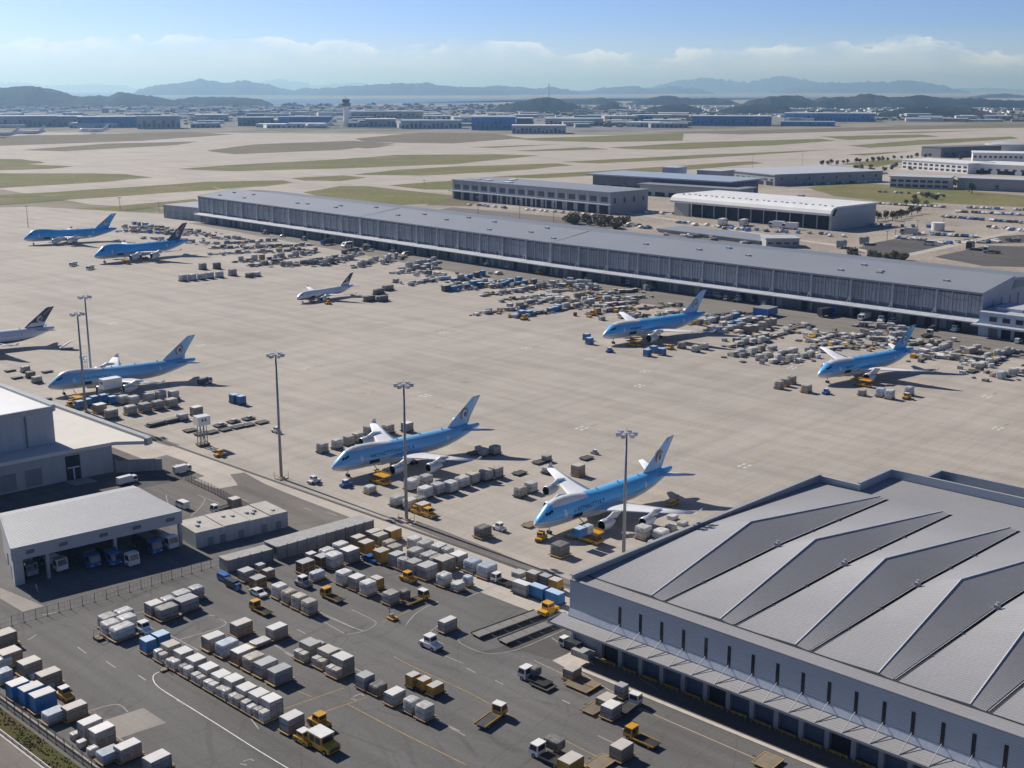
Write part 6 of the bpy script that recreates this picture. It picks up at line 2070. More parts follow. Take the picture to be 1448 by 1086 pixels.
veh(BTD, 1215 + 103, 522 - 55, RT, 'white cabbed truck behind the tail of the rightmost jet, upper one', s=.9)
veh(VANW, 1440, 485, RT, 'white van at the right edge before the annex canopy', s=1.2)
# loaders
lo = Kit('cargo_loader', 'loader')
lo.part('chassis', MB().box(-4.2, -1.7, .5, 4.2, 1.7, 1.2), M['veh_y'])
lo.part('main_platform', MB().box(-4.0, -1.6, 2.9, 1.6, 1.6, 3.2).box(-4.0, -1.7, 3.2, 1.6, -1.62, 3.7), M['veh_y'])
sc = MB()
for y in (-1.2, 1.2):
    sc.tube((-3.4, y, 1.2), (1.0, y, 2.9), .14, n=5).tube((1.0, y, 1.2), (-3.4, y, 2.9), .14, n=5)
lo.part('scissor_legs', sc, M['ddark'])
lo.part('bridge', MB().box(2.0, -1.5, 2.2, 4.6, 1.5, 2.45).tube((1.6, -1.3, 3.4), (4.4, -1.3, 5.2), .14, n=5), M['roller'])
lo.part('cab', MB().box(1.9, -2.3, 1.6, 3.6, -1.0, 3.4), M['veh_y'], sub=[('window', MB().box(2.05, -2.33, 2.2, 3.45, -2.305, 3.2).box(3.605, -2.2, 2.2, 3.63, -1.1, 3.2), M['glass'])])
lo.part('cab_roof', MB().box(1.6, -2.6, 3.4, 3.9, -.7, 3.58), M['veh_y'])
wheels_into(lo, (-3.0, 3.0), (-1.6, 1.6), .5, .35)
for px, py, h, l, s in ((832, 765, UP, 'yellow cargo loader with raised cab at the door of the white crowned jet', 1.1), (537, 683, UP, 'yellow cargo loader at the door of the jet with the wrapped load row', 1.0), (896, 489, UP, 'cargo loader at the door of the jet with two gold tail marks', .95), (1220, 546, UP, 'grey cargo loader at the side of the rightmost jet', .95), (108, 570, UP, 'cargo loader among blue bins under the jet by the twin masts', .95),
                        (178, 373, UP, 'yellow cargo loader under the navy tailed jet', 1.0), (442, 427, UP, 'cargo loader under the small white jet', .6), (950, 714, RT, 'low dark loader behind the wing of the white crowned jet', .6)):
    veh(lo, px, py, h, l, 'cargo loaders serving the jets', s=s)
# high lift truck with raised white box, and scissor lift platform
def high_lift(label, px, py, head, zb, L, Wd, Hh, s=1.0):
    k = Kit('high_lift_truck', 'lift truck')
    k.part('chassis', MB().box(-L / 2, -1.1, .5, L / 2 + 2.2, 1.1, 1.0), M['veh_g'])
    k.part('raised_box', MB().box(-L / 2, -Wd / 2, zb, L / 2, Wd / 2, zb + Hh), M['veh_w'])
    k.part('box_sign', MB().box(-L / 2 - .05, -Wd * .3, zb + Hh * .5, -L / 2 - .01, -Wd * .05, zb + Hh * .75).box(-L / 2 - .05, Wd * .08, zb + Hh * .5, -L / 2 - .01, Wd * .3, zb + Hh * .75), M['cdark'])
    sc = MB()
    n = 1 if zb < 5 else 2
    for i in range(n):
        z0, z1 = 1.0 + (zb - 1) * i / n, 1.0 + (zb - 1) * (i + 1) / n
        for y in (-.9, .9):
            sc.tube((-L * .36, y, z0), (L * .36, y, z1), .16, n=5).tube((L * .36, y, z0), (-L * .36, y, z1), .16, n=5)
    k.part('scissor_legs', sc, M['mast'])
    cab_parts(k, L / 2 + .4, L / 2 + 2.2, 1.1, .6, 2.6, 'veh_w', 'veh_w', .4)
    wheels_into(k, (-L / 2 + 1, L / 2 + 1.2), (-1.0, 1.0), .5)
    return veh(k, px, py, head, label, s=s)


high_lift('lift truck raising a big white box at the jet by the twin masts', 158, 561, math.radians(-4), 4.2, 8.5, 4.6, 4.2)
sl = Kit('scissor_lift', 'lift')
sl.part('base', MB().box(-2.2, -1.6, .3, 2.2, 1.6, 1.0), M['deck'])
q = MB()
for x in (-1.5, 0, 1.5):
    for y in (-1.1, 1.1):
        q.tube((x, y, 1), (x * .8, y, 8.2), .16, n=5)
for z in (3.2, 5.6, 8.0):
    q.box(-1.7, -1.2, z, 1.7, -1.05, z + .2).box(-1.7, 1.05, z, 1.7, 1.2, z + .2)
q.tube((-1.5, -1.1, 1), (1.5, -1.1, 5.6), .1, n=4).tube((1.5, -1.1, 1), (-1.5, -1.1, 5.6), .1, n=4)
sl.part('tower_legs', q, M['mast'])
sl.part('raised_box', MB().box(-2.4, -2.2, 8.2, 2.6, 2.0, 11.6), M['veh_w'])
sl.part('box_sign', MB().box(-.9, -2.25, 9.8, -.2, -2.21, 10.8).box(.3, -2.25, 9.8, 1.0, -2.21, 10.8), M['cdark'])
wheels_into(sl, (-1.6, 1.6), (-1.3, 1.3), .35)
veh(sl, 287, 630, math.radians(-8), 'tall tower lift with a white box on top near the empty dark dollies', s=1.0)
st = Kit('access_tower', 'tower')
q = MB()
for x in (-1, 1):
    for y in (-1, 1):
        q.tube((x, y, 0), (x, y, 12), .12, n=5)
for z in (2, 4.5, 7, 9.5, 12):
    q.box(-1.1, -1.1, z, 1.1, -1.0, z + .15).box(-1.1, 1.0, z, 1.1, 1.1, z + .15).box(-1.1, -1.1, z, -1.0, 1.1, z + .15).box(1.0, -1.1, z, 1.1, 1.1, z + .15)
st.part('lattice', q, M['lamp'])
st.part('work_platform', MB().box(-1.4, -1.4, 11, 1.4, 1.4, 11.25).box(-1.3, -1.3, 11.25, -.2, 1.3, 12.6), M['veh_w'])
st.part('base', MB().box(-1.8, -1.8, .1, 1.8, 1.8, .7), M['ddark'])
veh(st, 121, 541, 0, 'white lattice access tower right behind the shorter twin mast', s=1.0)
stairs = Kit('boarding_stairs', 'stairs')
stairs.part('flight', MB().xz([(-3, .6), (-2.4, .6), (2.2, 3.4), (3.2, 3.4), (3.2, 3.8), (1.9, 3.8), (-3, 1.0)], -.9, .9), M['veh_w'])
stairs.part('chassis', MB().box(-3, -1.0, .35, 3, 1.0, .7), M['veh_d'])
wheels_into(stairs, (-2, 2), (-.9, .9), .35)
veh(stairs, 94, 494, math.radians(-30), 'dark boarding stairs truck behind the tail of the white jet at the left edge', s=1.1)

# ---- cargo on the apron
g_ = 'wrapped loads at the far wing of the jet by the lone mast'
for k, (px, py, kd) in enumerate(((454.8, 643, 'Wg'), (475.5, 637.5, 'W'), (492, 632.5, 'Wt'), (504.5, 628, 'Wt'), (521, 618, 'Wg'))):
    cargo(px, py, 3.6, 3.4, 3.2, kd, '%s load from left in the row behind the jet by middle mast' % ORD[k], group=g_, dolly='k')
cargo(548, 616, 4.2, 3.8, 3.2, 'Wt', 'brown netted cube alone behind the jet with the wrapped load row', dolly='k')
cargo(575, 613, 3.8, 3.6, 3.2, 'C', 'pale cube half hidden behind the middle light mast', dolly='k')
cargo(522, 700.5, 3.6, 3.2, 2.0, 'W', 'white load on a yellow dolly before the loader at the jet')
g_ = 'row of wrapped loads beside the jet by the middle mast'
for k, (px, py, kd, L) in enumerate(((581, 696.5, 'W', 4.0), (602, 690, 'W', 4.0), (599.8, 708, 'W', 4.6), (618.4, 702.5, 'W', 4.2), (637, 699.5, 'W', 4.0), (652.6, 693, 'W', 4.6), (668, 687, 'Wt', 4.2), (686.7, 682.8, 'Wg', 4.2), (701.2, 678.6, 'Wt', 4.2))):
    cargo(px, py, L, 3.8, 3.2, kd, '%s of nine wrapped loads beside the jet by middle mast' % ORD[k], group=g_, dolly='k')
for k, (px, py, kd) in enumerate(((560.4, 719.2, 'W'), (579, 723.5, 'W'), (592, 721, 'Wd'), (597, 730, 'Y'))):
    cargo(px, py, 4.2, 3.6, 2.8, kd, ('white load left of the middle light mast foot', 'white load right behind the middle light mast', 'dark topped load beside the yellow tractor at the middle mast', 'yellow framed load next to the yellow tractor at the middle mast')[k], dolly='k')
g_ = 'pair of pale cubes on the open apron'
cargo(736, 706, 3.8, 3.4, 3.0, 'Wt', 'left cube of the pair between two jets', group=g_, dolly='k')
cargo(750.6, 699.6, 3.8, 3.4, 3.0, 'W', 'right cube of the pair between two jets', group=g_, dolly='k')
cargo(774.4, 672.3, 3.6, 3.2, 1.9, 'W', 'low white load beside the far wing tip of the white crowned jet', dolly='k')
cargo(773.4, 655, 3.0, 2.8, 1.8, 'Wg', 'small grey load above the low white one between two jets', dolly='k')
cargo(818, 676, 4.0, 3.6, 3.4, 'Cy', 'tan cube with orange base behind the far wing of the white crowned jet')
for k, (px, py, l) in enumerate(((733, 673.8, 'empty flat dolly on the open apron between two jets'), (761, 658, 'dark flat dolly left of the small grey load between two jets'), (828.3, 652.2, 'pale flat dolly below the small pole cart on the open apron'), (748, 748, 'flat yellow edged dolly left of the white crowned jet nose'),
                                 (667.7, 645, 'dark low dolly off the wing tip of the jet by middle mast'))):
    cargo(px, py, 4.4, 3.0, 0, None, None, dolly='k' if k != 3 else 'd', dlabel=l)
veh(k if False else TUGG, 841, 642, UP, 'small pole cart far behind the wing of the white crowned jet', s=.7)
cargo(698.8, 645.6, 4.0, 3.2, 2.8, 'Wg', 'grey netted pair off the wing tip of the jet by middle mast, right', dolly='k')
cargo(684, 647, 3.2, 3.0, 2.2, 'Wg', 'grey netted pair off the wing tip of the jet by middle mast, left', dolly='k')
cargo(682, 764.8, 4.6, 4.0, 3.0, 'Wd', 'dark netted box on a tan dolly near the drain line')
cargo(792.5, 791.3, 4.6, 4.2, 3.2, 'Wd', 'dark netted box on a tan dolly in front of the yellow loader')
cargo(810, 764, 3.6, 3.2, 1.0, 'Wt', 'flat tan pallets under the nose of the white crowned jet')
cargo(826, 757, 3.4, 2.6, 2.6, 'Cb', 'blue container on the loader by the white crowned jet', dolly=None, z0=3.5, at=(254, 207))
cargo(840, 757, 3.0, 2.6, 2.6, 'Wb', 'pale wrapped cube beside the blue container on the loader', dolly=None, z0=3.5, at=(257.6, 206.8))
cargo(911.6, 766, 4.2, 4.0, 3.4, 'W', 'tall white wrapped cube under the near wing of the white crowned jet')
cargo(935.5, 768, 4.4, 3.8, 2.6, 'W', 'lower white wrapped cube close to the terminal parapet')
for px, py, l in ((950, 752, 'crumpled white bundle under the near wing tip, lowest of three'), (966, 746, 'crumpled white bundle under the near wing tip, middle of three'), (952, 737, 'crumpled white bundle under the near wing tip, highest of three'), (925, 774, 'small grey white bundle at the foot of the tall white wrapped cube')):
    cargo(px, py, 3.2, 2.8, 1.3, 'W', l, dolly=None)
# jet by the twin masts
g_ = 'blue bins under the jet by the twin masts'
for k, (px, py) in enumerate(((110.4, 580), (122, 577), (131, 573), (144, 570.6), (157, 573))):
    cargo(px, py, 3.2, 3.0, 2.9, 'Cb', '%s blue bin from the left under the jet by the twin masts' % ORD[k], group=g_, dolly='k')
g_ = 'white topped loads in front of the jet by the twin masts'
for k, (px, py, kd) in enumerate(((137.4, 586.4, 'C'), (154, 594, 'Wt'), (180.9, 588.8, 'Wg'), (201.6, 585.2, 'Wg'), (220.2, 581.4, 'Wg'), (238.9, 578.4, 'Wt'))):
    cargo(px, py, 4.8, 4.0, 3.2, kd, '%s white topped load from the left in the row by the twin masts' % ORD[k], group=g_)
for k, (px, py) in enumerate(((172, 574), (186, 575), (208, 571), (225, 567.5), (243, 567))):
    cargo(px, py, 4.2, 3.6, 3.4, 'W', '%s load of the rear row behind the white topped loads by twin masts' % ORD[k], group=g_, dolly='k')
for k, (px, py) in enumerate(((212, 605), (236.8, 599.6))):
    cargo(px, py, 7.4, 3.2, .9, 'Wd', '%s long dark low load on dollies below the white topped row' % ('left', 'right')[k], dolly='k')
cargo(255.5, 596.8, 4.0, 3.6, 2.2, 'W', 'white wrapped load at the end of the long dark low loads', dolly='k')
cargo(275, 590, 4.4, 3.6, 3.2, 'C', 'grey container standing behind the tower lift', dolly='k')
g_ = 'empty dark dollies by the tower lift'
for k, (px, py) in enumerate(((265, 612.6), (280.6, 617.4), (296, 615), (307.7, 605.4), (315.4, 611.2), (327, 600), (332.8, 607.6), (348.3, 595.8), (348, 604.6), (367.6, 601))):
    cargo(px, py, 4.4, 3.2, 0, None, None, dolly='k', dlabel='%s empty dark dolly from the left near the tower lift' % ORD[k])
    if k in (3, 5, 7):
        cargo(px + 3, py - 2, 2.0, 1.8, .7, 'W', 'small white bundle lying on the %s empty dolly near the tower lift' % ORD[k], dolly=None, z0=.6)
x, y = G(340, 574)
cargo(0, 0, 3.2, 3.6, 3.3, 'Cb', 'right one of two blue bins alone on the apron behind the lone mast', at=(x, y), dolly='k')
cargo(0, 0, 3.2, 3.6, 3.3, 'Cb', 'left one of two blue bins alone on the apron behind the lone mast', at=(x - .4, y + 4.2), dolly='k')
for k, (px, py, kd) in enumerate(((40, 536, 'Wd'), (49, 543, 'Wt'), (33, 528, 'Wg'))):
    cargo(px, py, 4, 3.4, 2.4, kd, ('dark load left of the nose of the jet by twin masts', 'tan loaded dolly nearest the left hangar roof', 'grey load above the dark one at the left')[k], dolly='k')
for k, (px, py) in enumerate(((62.8, 528.4), (20, 537), (10, 527), (60, 568), (25, 562))):
    cargo(px, py, 4.4, 3.0, .3, 'Wd', '%s flat dark dolly load from the right behind the left hangar' % ORD[k], dolly='k')
# jets on the right
g_ = 'blue bins around the jet with two gold tail marks'
for k, (px, py) in enumerate(((830, 482), (834, 488), (916, 505), (925, 500), (937, 503.5))):
    cargo(px, py, 3.4, 3.2, 2.9, 'Cb', ('upper blue bin ahead of the nose with two gold tail marks jet', 'lower blue bin ahead of the two gold tail marks jet', 'nearest of three blue bins under the two gold marks jet', 'rearmost of three blue bins under the two gold marks jet', 'right one of three blue bins under the two gold marks jet')[k], group=g_, dolly='d')
for k, (px, py) in enumerate(((985, 499), (997, 495.5), (965, 494))):
    cargo(px, py, 3.6, 3.4, 2.8, 'W' if k != 2 else 'Wt', ('grey white cube below the wing of the two gold marks jet', 'rear pale cube below the wing of the two gold marks jet', 'low tan load below the wing of the two gold marks jet')[k], dolly='k')
for k, (px, py) in enumerate(((1103, 551.5), (1112, 548), (1121, 544.5))):
    cargo(px, py, 3.6, 3.4, 3.0, 'Wt', '%s of three tan cubes ahead of the rightmost jet nose' % ORD[k], dolly='d')
cargo(1142, 557, 4.2, 3.8, 3.0, 'Wt', 'tan cube alone right before the nose of the rightmost jet')
for k, (px, py) in enumerate(((1247, 563), (1260, 566), (1288, 561))):
    cargo(px, py, 3.8, 3.4, 3.4, 'Wb', ('left pale cube of the close pair under the rightmost jet', 'right pale cube of the close pair under the rightmost jet', 'single pale cube behind the low yellow tug')[k], dolly='d')
cargo(1221, 561, 3.4, 3.0, 2.0, 'Wt', 'low tan load beside the loader at the rightmost jet')
# open apron row between the left jets and the small jet
for k, (px, py) in enumerate(((257, 398.6), (270, 397.6), (283.2, 396.6), (295, 394.8), (308.7, 393.5))):
    cargo(px, py, 5.0, 4.6, 4.0, 'W', '%s of five grey white cubes in a short row on the open apron' % ORD[k], dolly='k', group='five cubes in a short row')
for k, (px, py, l) in enumerate(((327.4, 390.8, 'lone tall cube right of the five cube row'), (285.2, 382, 'left cube above the five cube row'), (305.3, 381.2, 'darker right cube above the five cube row'), (351.5, 393.3, 'low dark load right of the lone tall cube'), (361.2, 391.7, 'pale load at the right end of the cubes on the open apron'))):
    cargo(px, py, 5.0, 4.6, 4.2 if k < 3 else 2.6, ('Wg', 'Wg', 'Wd', 'Wd', 'W')[k], l, dolly='k')
for k, (px, py, l) in enumerate(((532, 417.5, 'dark loaded train behind the tail of the small white jet, upper'), (518.5, 427.5, 'dark loaded train behind the wing of the small jet, left'), (536.8, 427.5, 'dark loaded train behind the wing of the small jet, right'), (545, 412, 'grey covered load behind the tail of the small white jet'))):
    cargo(px, py, 8, 4, 3.0, 'Wd' if k < 3 else 'Wg', l, dolly='k')
# ------------------------------------------------------------------ crowded cargo before the long warehouse (small in the picture: one mesh each)
def far_crate(name, body, lid):
    return Kit(name, 'cargo container').part(name, MB().box(-.5, -.5, 0, .5, .5, 1.0, 0, 1), [M[body], M[lid]])


FC = {'b': far_crate('blue_container', 'cblue', 'lidb'), 'g': far_crate('cargo_container', 'cgrey', 'lid'), 't': far_crate('cargo_container', 'ctan', 'lidt'), 'd': far_crate('cargo_container', 'cdark', 'lidg'), 'y': far_crate('cargo_container', 'cyel', 'lidt')}
ROWN = [0]
LINES = []


def far_row(a, b, n, kinds, label, L=4.4, H=2.9, dl='low dark dolly in that crowd'):
    ROWN[0] += 1
    A, B = G(*a), G(*b)
    LINES.append((A, B, n))
    grp = 'row %d of crowded cargo before the long warehouse' % ROWN[0]
    ang = math.atan2(B[1] - A[1], B[0] - A[0])
    for k in range(n):
        q = lerp2(A, B, (k + .5) / n)
        x, y = q[0] + R.uniform(-1.4, 1.4), q[1] + R.uniform(-1.4, 1.4)
        kd = R.choice(kinds)
        s = R.uniform(.55, .92) if L > 5 else R.uniform(.72, 1.0)
        rz = ang + R.uniform(-.16, .16)
        if kd == '-':
            FARD.put('empty low dark dolly in ' + label, (x, y, .02), rz, grp + ', dollies', (L * s, 3.2 * s, 1.2))
            continue
        if kd == '=':
            FARDT.put('empty pale dolly in ' + label, (x, y, .02), rz, grp + ', pale dollies', (L * s, 3.2 * s, 1.3))
            continue
        nm = {'w': 'white wrapped load', 'n': 'grey netted load', 'o': 'tan netted load', 'x': 'dark covered load', 'p': 'pale blue wrapped load', 'b': 'blue container', 'g': 'grey container', 't': 'tan container', 'd': 'dark container', 'y': 'yellow framed box'}[kd]
        kit = FC.get(kd) or wrap_kit({'w': 'wrap', 'n': 'wrapg', 'o': 'wrapt', 'x': 'wrapd', 'p': 'wrapb'}[kd], k % 4)
        kit.put(nm + ' in ' + label, (x, y, .35), rz, grp + ', ' + nm, (L * s, 3.6 * s, H * R.uniform(.45, 1.12)), flat=True)


far_row((186, 317), (216, 323), 4, 'bbx', 'the clutter behind the bright blue tailed jumbo', 9, 4)
far_row((165, 327), (268, 333), 12, 'wnxb-', 'the line between the two far left jumbos', 6, 3.4)
far_row((210, 322), (300, 332), 11, 'xwn-', 'the rear line behind the navy tail', 6, 3)
far_row((200, 337), (312, 346), 10, 'wwpn', 'the white line behind the navy tail', 7, 2.6)
far_row((300, 337), (350, 339), 6, 'wwn-', 'the line near the white van by the dock', 6, 3)
far_row((296, 352), (400, 348), 12, 'wnx-o', 'the long mixed line right of the navy tailed jet', 6, 3)
far_row((300, 360), (440, 354), 13, 'nxw-o', 'the second mixed line right of the navy tailed jet', 6, 2.8)
far_row((334, 371), (422, 363), 9, 'nowy', 'the tan netted line at the apron edge of that crowd', 6, 4)
far_row((394, 377), (472, 371), 8, 'nwx', 'the front line above the small white jet', 6, 3.6)
far_row((425, 362), (450, 355), 4, 'nwo', 'the short line left of the white van at the dock', 7, 4)
far_row((455, 376), (500, 366), 5, 'nwx', 'the line behind the tail of the small white jet', 7, 4)
far_row((505, 379), (535, 368), 5, 'wwp', 'the white heap right of the small jet tail', 7, 4.2)
far_row((535, 375), (564, 365), 4, 'wwg', 'the second white heap right of the small jet tail', 7, 4.6)
far_row((480, 360), (520, 354), 4, 'nxd', 'the far line under the dock by the white heap', 7, 4)
far_row((564, 387), (620, 378), 6, 'wwg', 'the front row of the big white heap', 6.5, 4)
far_row((570, 380), (618, 371), 6, 'www', 'the rear row of the big white heap', 6.5, 4)
far_row((580, 402), (634, 394), 6, 'wwp', 'the low white row left of the blue containers', 7, 2)
far_row((556, 400), (566, 398), 1, 'o', 'a spot alone left of the low white row', 5, 3.4)
far_row((626, 413), (738, 399), 12, 'bbbbd', 'the long blue row in the apron middle', 6, 4.2)
far_row((638, 399), (684, 390), 6, 'bdbn', 'the rear blue row near the dock', 7, 4.2)
far_row((625, 406), (690, 398), 7, 'nwb=', 'the row between the two blue rows', 6, 2.4)
far_row((678, 419), (708, 416), 3, '-w', 'the dolly line below the long blue row', 5, 2)
far_row((706, 416), (772, 407), 8, 'nwng', 'the grey row beside the long blue row', 5.5, 3.6)
far_row((712, 424), (792, 420), 8, '-=wb', 'the dolly row under the grey row', 5.2, 2.2)
far_row((682, 444), (706, 441), 3, '-w', 'the front left dolly pair of the middle crowd', 5, 2)
far_row((710, 440), (748, 433), 4, 'wng', 'the pale row left of the front blue row', 5, 3.2)
far_row((722, 450), (796, 438), 8, 'bbbbp', 'the front blue row of the middle crowd', 4.8, 3)
far_row((774, 404), (842, 409), 10, 'wwwg', 'the long white row along the dock', 6, 3.8)
far_row((795, 399), (838, 403), 6, 'wwp', 'the rear white row along the dock', 6, 3)
far_row((776, 413), (812, 411), 4, '=w', 'the tan dolly line behind the long white row', 6, 2)
far_row((808, 421), (872, 414), 8, 'wyo=', 'the orange and white line in the middle crowd', 5.5, 2.8)
far_row((798, 437), (842, 430), 5, 'wng', 'the white row left of the two gold marks jet', 6, 3.2)
far_row((790, 428), (880, 423), 9, 'nx-wo', 'the mixed line before the long white row', 5.4, 2.4)
far_row((832, 446), (884, 436), 6, 'oy-w', 'the tan line ahead of the two gold marks jet wing', 5, 3)
far_row((855, 426), (910, 421), 6, 'oy=', 'the orange line above the two gold marks jet', 5, 2)
far_row((870, 440), (962, 432), 10, '-=-x', 'the empty dolly lines above the two gold marks jet', 5.2, 1.2)
far_row((876, 450), (960, 443), 9, '-w=', 'the nearest dolly line above the two gold marks jet', 5.2, 1.8)
far_row((985, 460), (1042, 450), 7, 'wpxb', 'the front crowd right of the two gold marks tail', 5, 3)
far_row((1000, 453), (1062, 444), 7, 'xpb-', 'the rear crowd right of the two gold marks tail', 5, 3)
far_row((1008, 470), (1060, 463), 6, 'wxnp', 'the nearest line right of the two gold marks tail', 5, 3)
far_row((1052, 474), (1098, 458), 5, 'oxnt', 'the tan heap right of the two gold marks tail', 5, 4)
far_row((1058, 482), (1130, 470), 9, '-=-', 'the empty dolly string right of the two gold marks tail', 4.8, 1)
far_row((1030, 491), (1088, 482), 6, 'wwo', 'the rear white row of the tan and white blocks', 4.6, 2.8)
far_row((1032, 505), (1097, 494), 6, 'woo', 'the middle row of the tan and white blocks', 4.4, 3.4)
far_row((1066, 509), (1128, 498), 6, 'wow', 'the second row of the tan and white blocks', 4.2, 3)
far_row((1089, 515), (1150, 504), 6, 'wow', 'the front row of the tan and white blocks', 4.2, 3.4)
far_row((1116, 466), (1152, 461), 4, 'w=', 'the white bundle line before the blue truck', 5, 2.4)
for i, (a, b, n) in enumerate((((1140, 484), (1192, 474), 7), ((1150, 490), (1204, 482), 7), ((1160, 496), (1205, 490), 6), ((1186, 482), (1240, 470), 7), ((1205, 492), (1262, 486), 7), ((1145, 478), (1180, 470), 4))):
    far_row(a, b, n, '-=-w', 'the %s empty dolly line by the rightmost jet' % ORD[i], 5, 1.4)
far_row((1215, 462), (1280, 467), 8, 'wgn', 'the white line under the dock by the rightmost tail', 5, 2.8)
far_row((1222, 473), (1282, 478), 8, 'nwg-', 'the grey line beside the rightmost tail', 5, 2.8)
far_row((1296, 509), (1345, 498), 6, '-=w', 'the flat line right of the rightmost tail', 5, 1.6)
far_row((1318, 499), (1346, 493), 3, 'ow', 'the tan heap right of the rightmost tail', 7, 3.6)
far_row((1352, 503), (1386, 496), 3, 'oto', 'the big tan boxes near the right edge', 7, 4.4)
far_row((1380, 519), (1425, 508), 6, 'ow=', 'the tan line before the white string', 5, 2.4)
far_row((1394, 507), (1432, 499), 5, 'wwg', 'the long white string near the right edge', 6, 4)
far_row((1408, 536), (1456, 524), 5, 'wpw', 'the white corner group at the right edge', 4.6, 3)
far_row((1365, 528), (1378, 524), 2, 'w-', 'the pair before the white corner group', 4.6, 2.4)
far_row((1285, 488), (1330, 484), 5, 'o=n', 'the tan line behind the rightmost tail', 5, 2.2)
far_row((176, 322), (232, 327), 8, 'nwbx', 'the close clutter behind the two far left jumbos', 6, 3)
far_row((240, 326), (305, 335), 8, 'wndg', 'the dock side line behind the navy tail', 6, 3)
far_row((318, 345), (392, 341), 9, 'wgnd', 'the thin dock side line before the white van', 6, 2.6)
far_row((345, 352), (440, 347), 11, 'gndw', 'the middle dock side line right of the navy tailed jet', 6, 2.8)
far_row((352, 377), (400, 372), 6, 'ndgw', 'the lone front line left of the small white jet', 6, 3.2)
far_row((430, 372), (480, 366), 6, 'ndgo', 'the line just above the small white jet tail', 6, 3)
far_row((466, 368), (512, 360), 6, 'wgnd', 'the crossing line above the small white jet tail', 6, 3.4)
far_row((585, 385), (630, 392), 5, 'wgd', 'the loose line beside the big white heap', 6, 2.6)
far_row((690, 408), (770, 400), 8, 'gdnb', 'the dark line behind the grey row', 5.5, 2.8)
far_row((745, 430), (800, 424), 7, 'ngdo', 'the netted line behind the front blue row', 5, 2.6)
far_row((850, 417), (900, 412), 6, 'gdwn', 'the far line between dock and orange line', 5.5, 2.6)
far_row((845, 435), (900, 428), 6, 'gtdn', 'the jumbled line left of the empty dollies', 5, 2.6)
far_row((1020, 462), (1085, 452), 8, 'gbdw', 'the jumbled crowd right of the two gold marks tail', 5, 3)
far_row((1036, 484), (1080, 477), 5, 'tgd', 'the brown row behind the tan and white blocks', 4.6, 2.6)
far_row((1235, 482), (1290, 487), 7, 'tgdw', 'the jumbled row close behind the rightmost tail', 5, 2.8)
far_row((1330, 506), (1400, 514), 8, 'tgdo', 'the jumbled row between tan boxes and corner group', 5, 2.6)
far_row((1290, 498), (1330, 505), 5, 'gdt', 'the loose row below the rightmost wing', 5, 2.2)
for px, py, l in ((741, 452, 'yellow tractor in front of the front blue row'), (838, 446, 'orange tractor at the tan line ahead of a wing'), (1085, 441, 'small tractor left of the blue roofed stand')):
    veh(TUGY, px, py, RT, l, s=1.2)
# what is past three hundred of these dollies and loads: one countless mass of small pieces between the rows
cm = MB()
for A, B, n in LINES:
    for _ in range(int(n * 3.2)):
        q = lerp2(A, B, R.random())
        x, y = q[0] + R.gauss(0, 5.5), q[1] + R.gauss(0, 3.5)
        a = R.uniform(-.3, .3)
        w_, d_ = R.uniform(.5, 2.0), R.uniform(.5, 1.6)
        t = R.random()
        z0, z1, mi = (.3, .55, R.choice((3, 4))) if t < .5 else (.3, R.uniform(.9, 2.2), R.choice((0, 0, 0, 1, 1, 1, 2, 2, 3, 5)))
        c_, s_ = math.cos(a), math.sin(a)
        cm.prism([(x + u * w_ * c_ - v * d_ * s_, y + u * w_ * s_ + v * d_ * c_) for u, v in ((-1, -1), (1, -1), (1, 1), (-1, 1))], .02 if t > .5 else .25, z1, mi)
tag(cm.build('small_cargo', [M['lid'], M['wrapg'], M['veh_g'], M['ddark'], M['deck'], M['veh_y']]), kind='stuff')
# vehicles along the dock of the long warehouse
dockv = [(340, 320, VANW, 2.0), (463, 346, BTB, 1.5), (491, 350, VANW, 2.1), (520, 352, BTG, 1.2), (556, 356, TUGW, 1.4), (574, 361, VANG, 1.3), (596, 360, TUGW, 1.5), (622, 364, CARS[1], 1.5), (667, 370, VANG, 1.4), (690, 375, TUGW, 1.6), (709, 374, TUGW, 1.5), (721, 378, BTW, 1.2),
         (705, 388, CARS[0], 1.6), (747, 382, TUGW, 1.5), (762, 387, TUGY, 1.3), (792, 389, CARS[0], 1.6), (832, 395, VANW, 1.2), (862, 397, TUGW, 1.4), (884, 404, FLW, 1.3), (893, 401, VANG, 1.3), (918, 410, BTG, 1.1), (1003, 419, VANB, 1.4), (1016, 421, VANG, 1.5), (1032, 426, FLW, 1.2),
         (1044, 426, TUGW, 1.5), (1068, 427, VANG, 1.3), (1080, 432, TUGW, 1.2), (1140, 434, BTG, 1.0), (1168, 447, BTB, 1.5), (1222, 452, BTW, 1.2), (1246, 456, TUGW, 1.6), (1262, 456, VANW, 1.2), (1350, 469, TUGW, 1.5), (1311, 476, FLW, 1.3), (400, 335, CARS[1], 1.4), (430, 340, TUGG, 1.4), (375, 331, TUGG, 1.5)]
for i, (px, py, kt, s) in enumerate(dockv):
    side = 'left third' if px < 560 else 'middle' if px < 960 else 'right third'
    col = {VANW: 'white van', VANB: 'blue van', VANG: 'grey van', BTB: 'blue truck', BTG: 'grey truck', BTW: 'white truck', TUGW: 'white tug', TUGG: 'grey tug', TUGY: 'yellow tug', FLW: 'white flatbed'}.get(kt, 'small car')
    veh(kt, px, py, R.choice((RT, LF, UP, DN)) + R.uniform(-.2, .2), '%s at the foot of the long warehouse dock, %s of its length' % (col, side), col + 's by the long dock, ' + side, s=s)
x, y = G(1082, 446)
bsd = thing('shelter', 'blue flat roofed stand beside tan loads before the long dock', 'shelter', (x, y, 0))
link('roof', MB().box(-6, -5, 4.6, 6, 5, 5.1).mesh('roof', M['veh_g']), bsd)
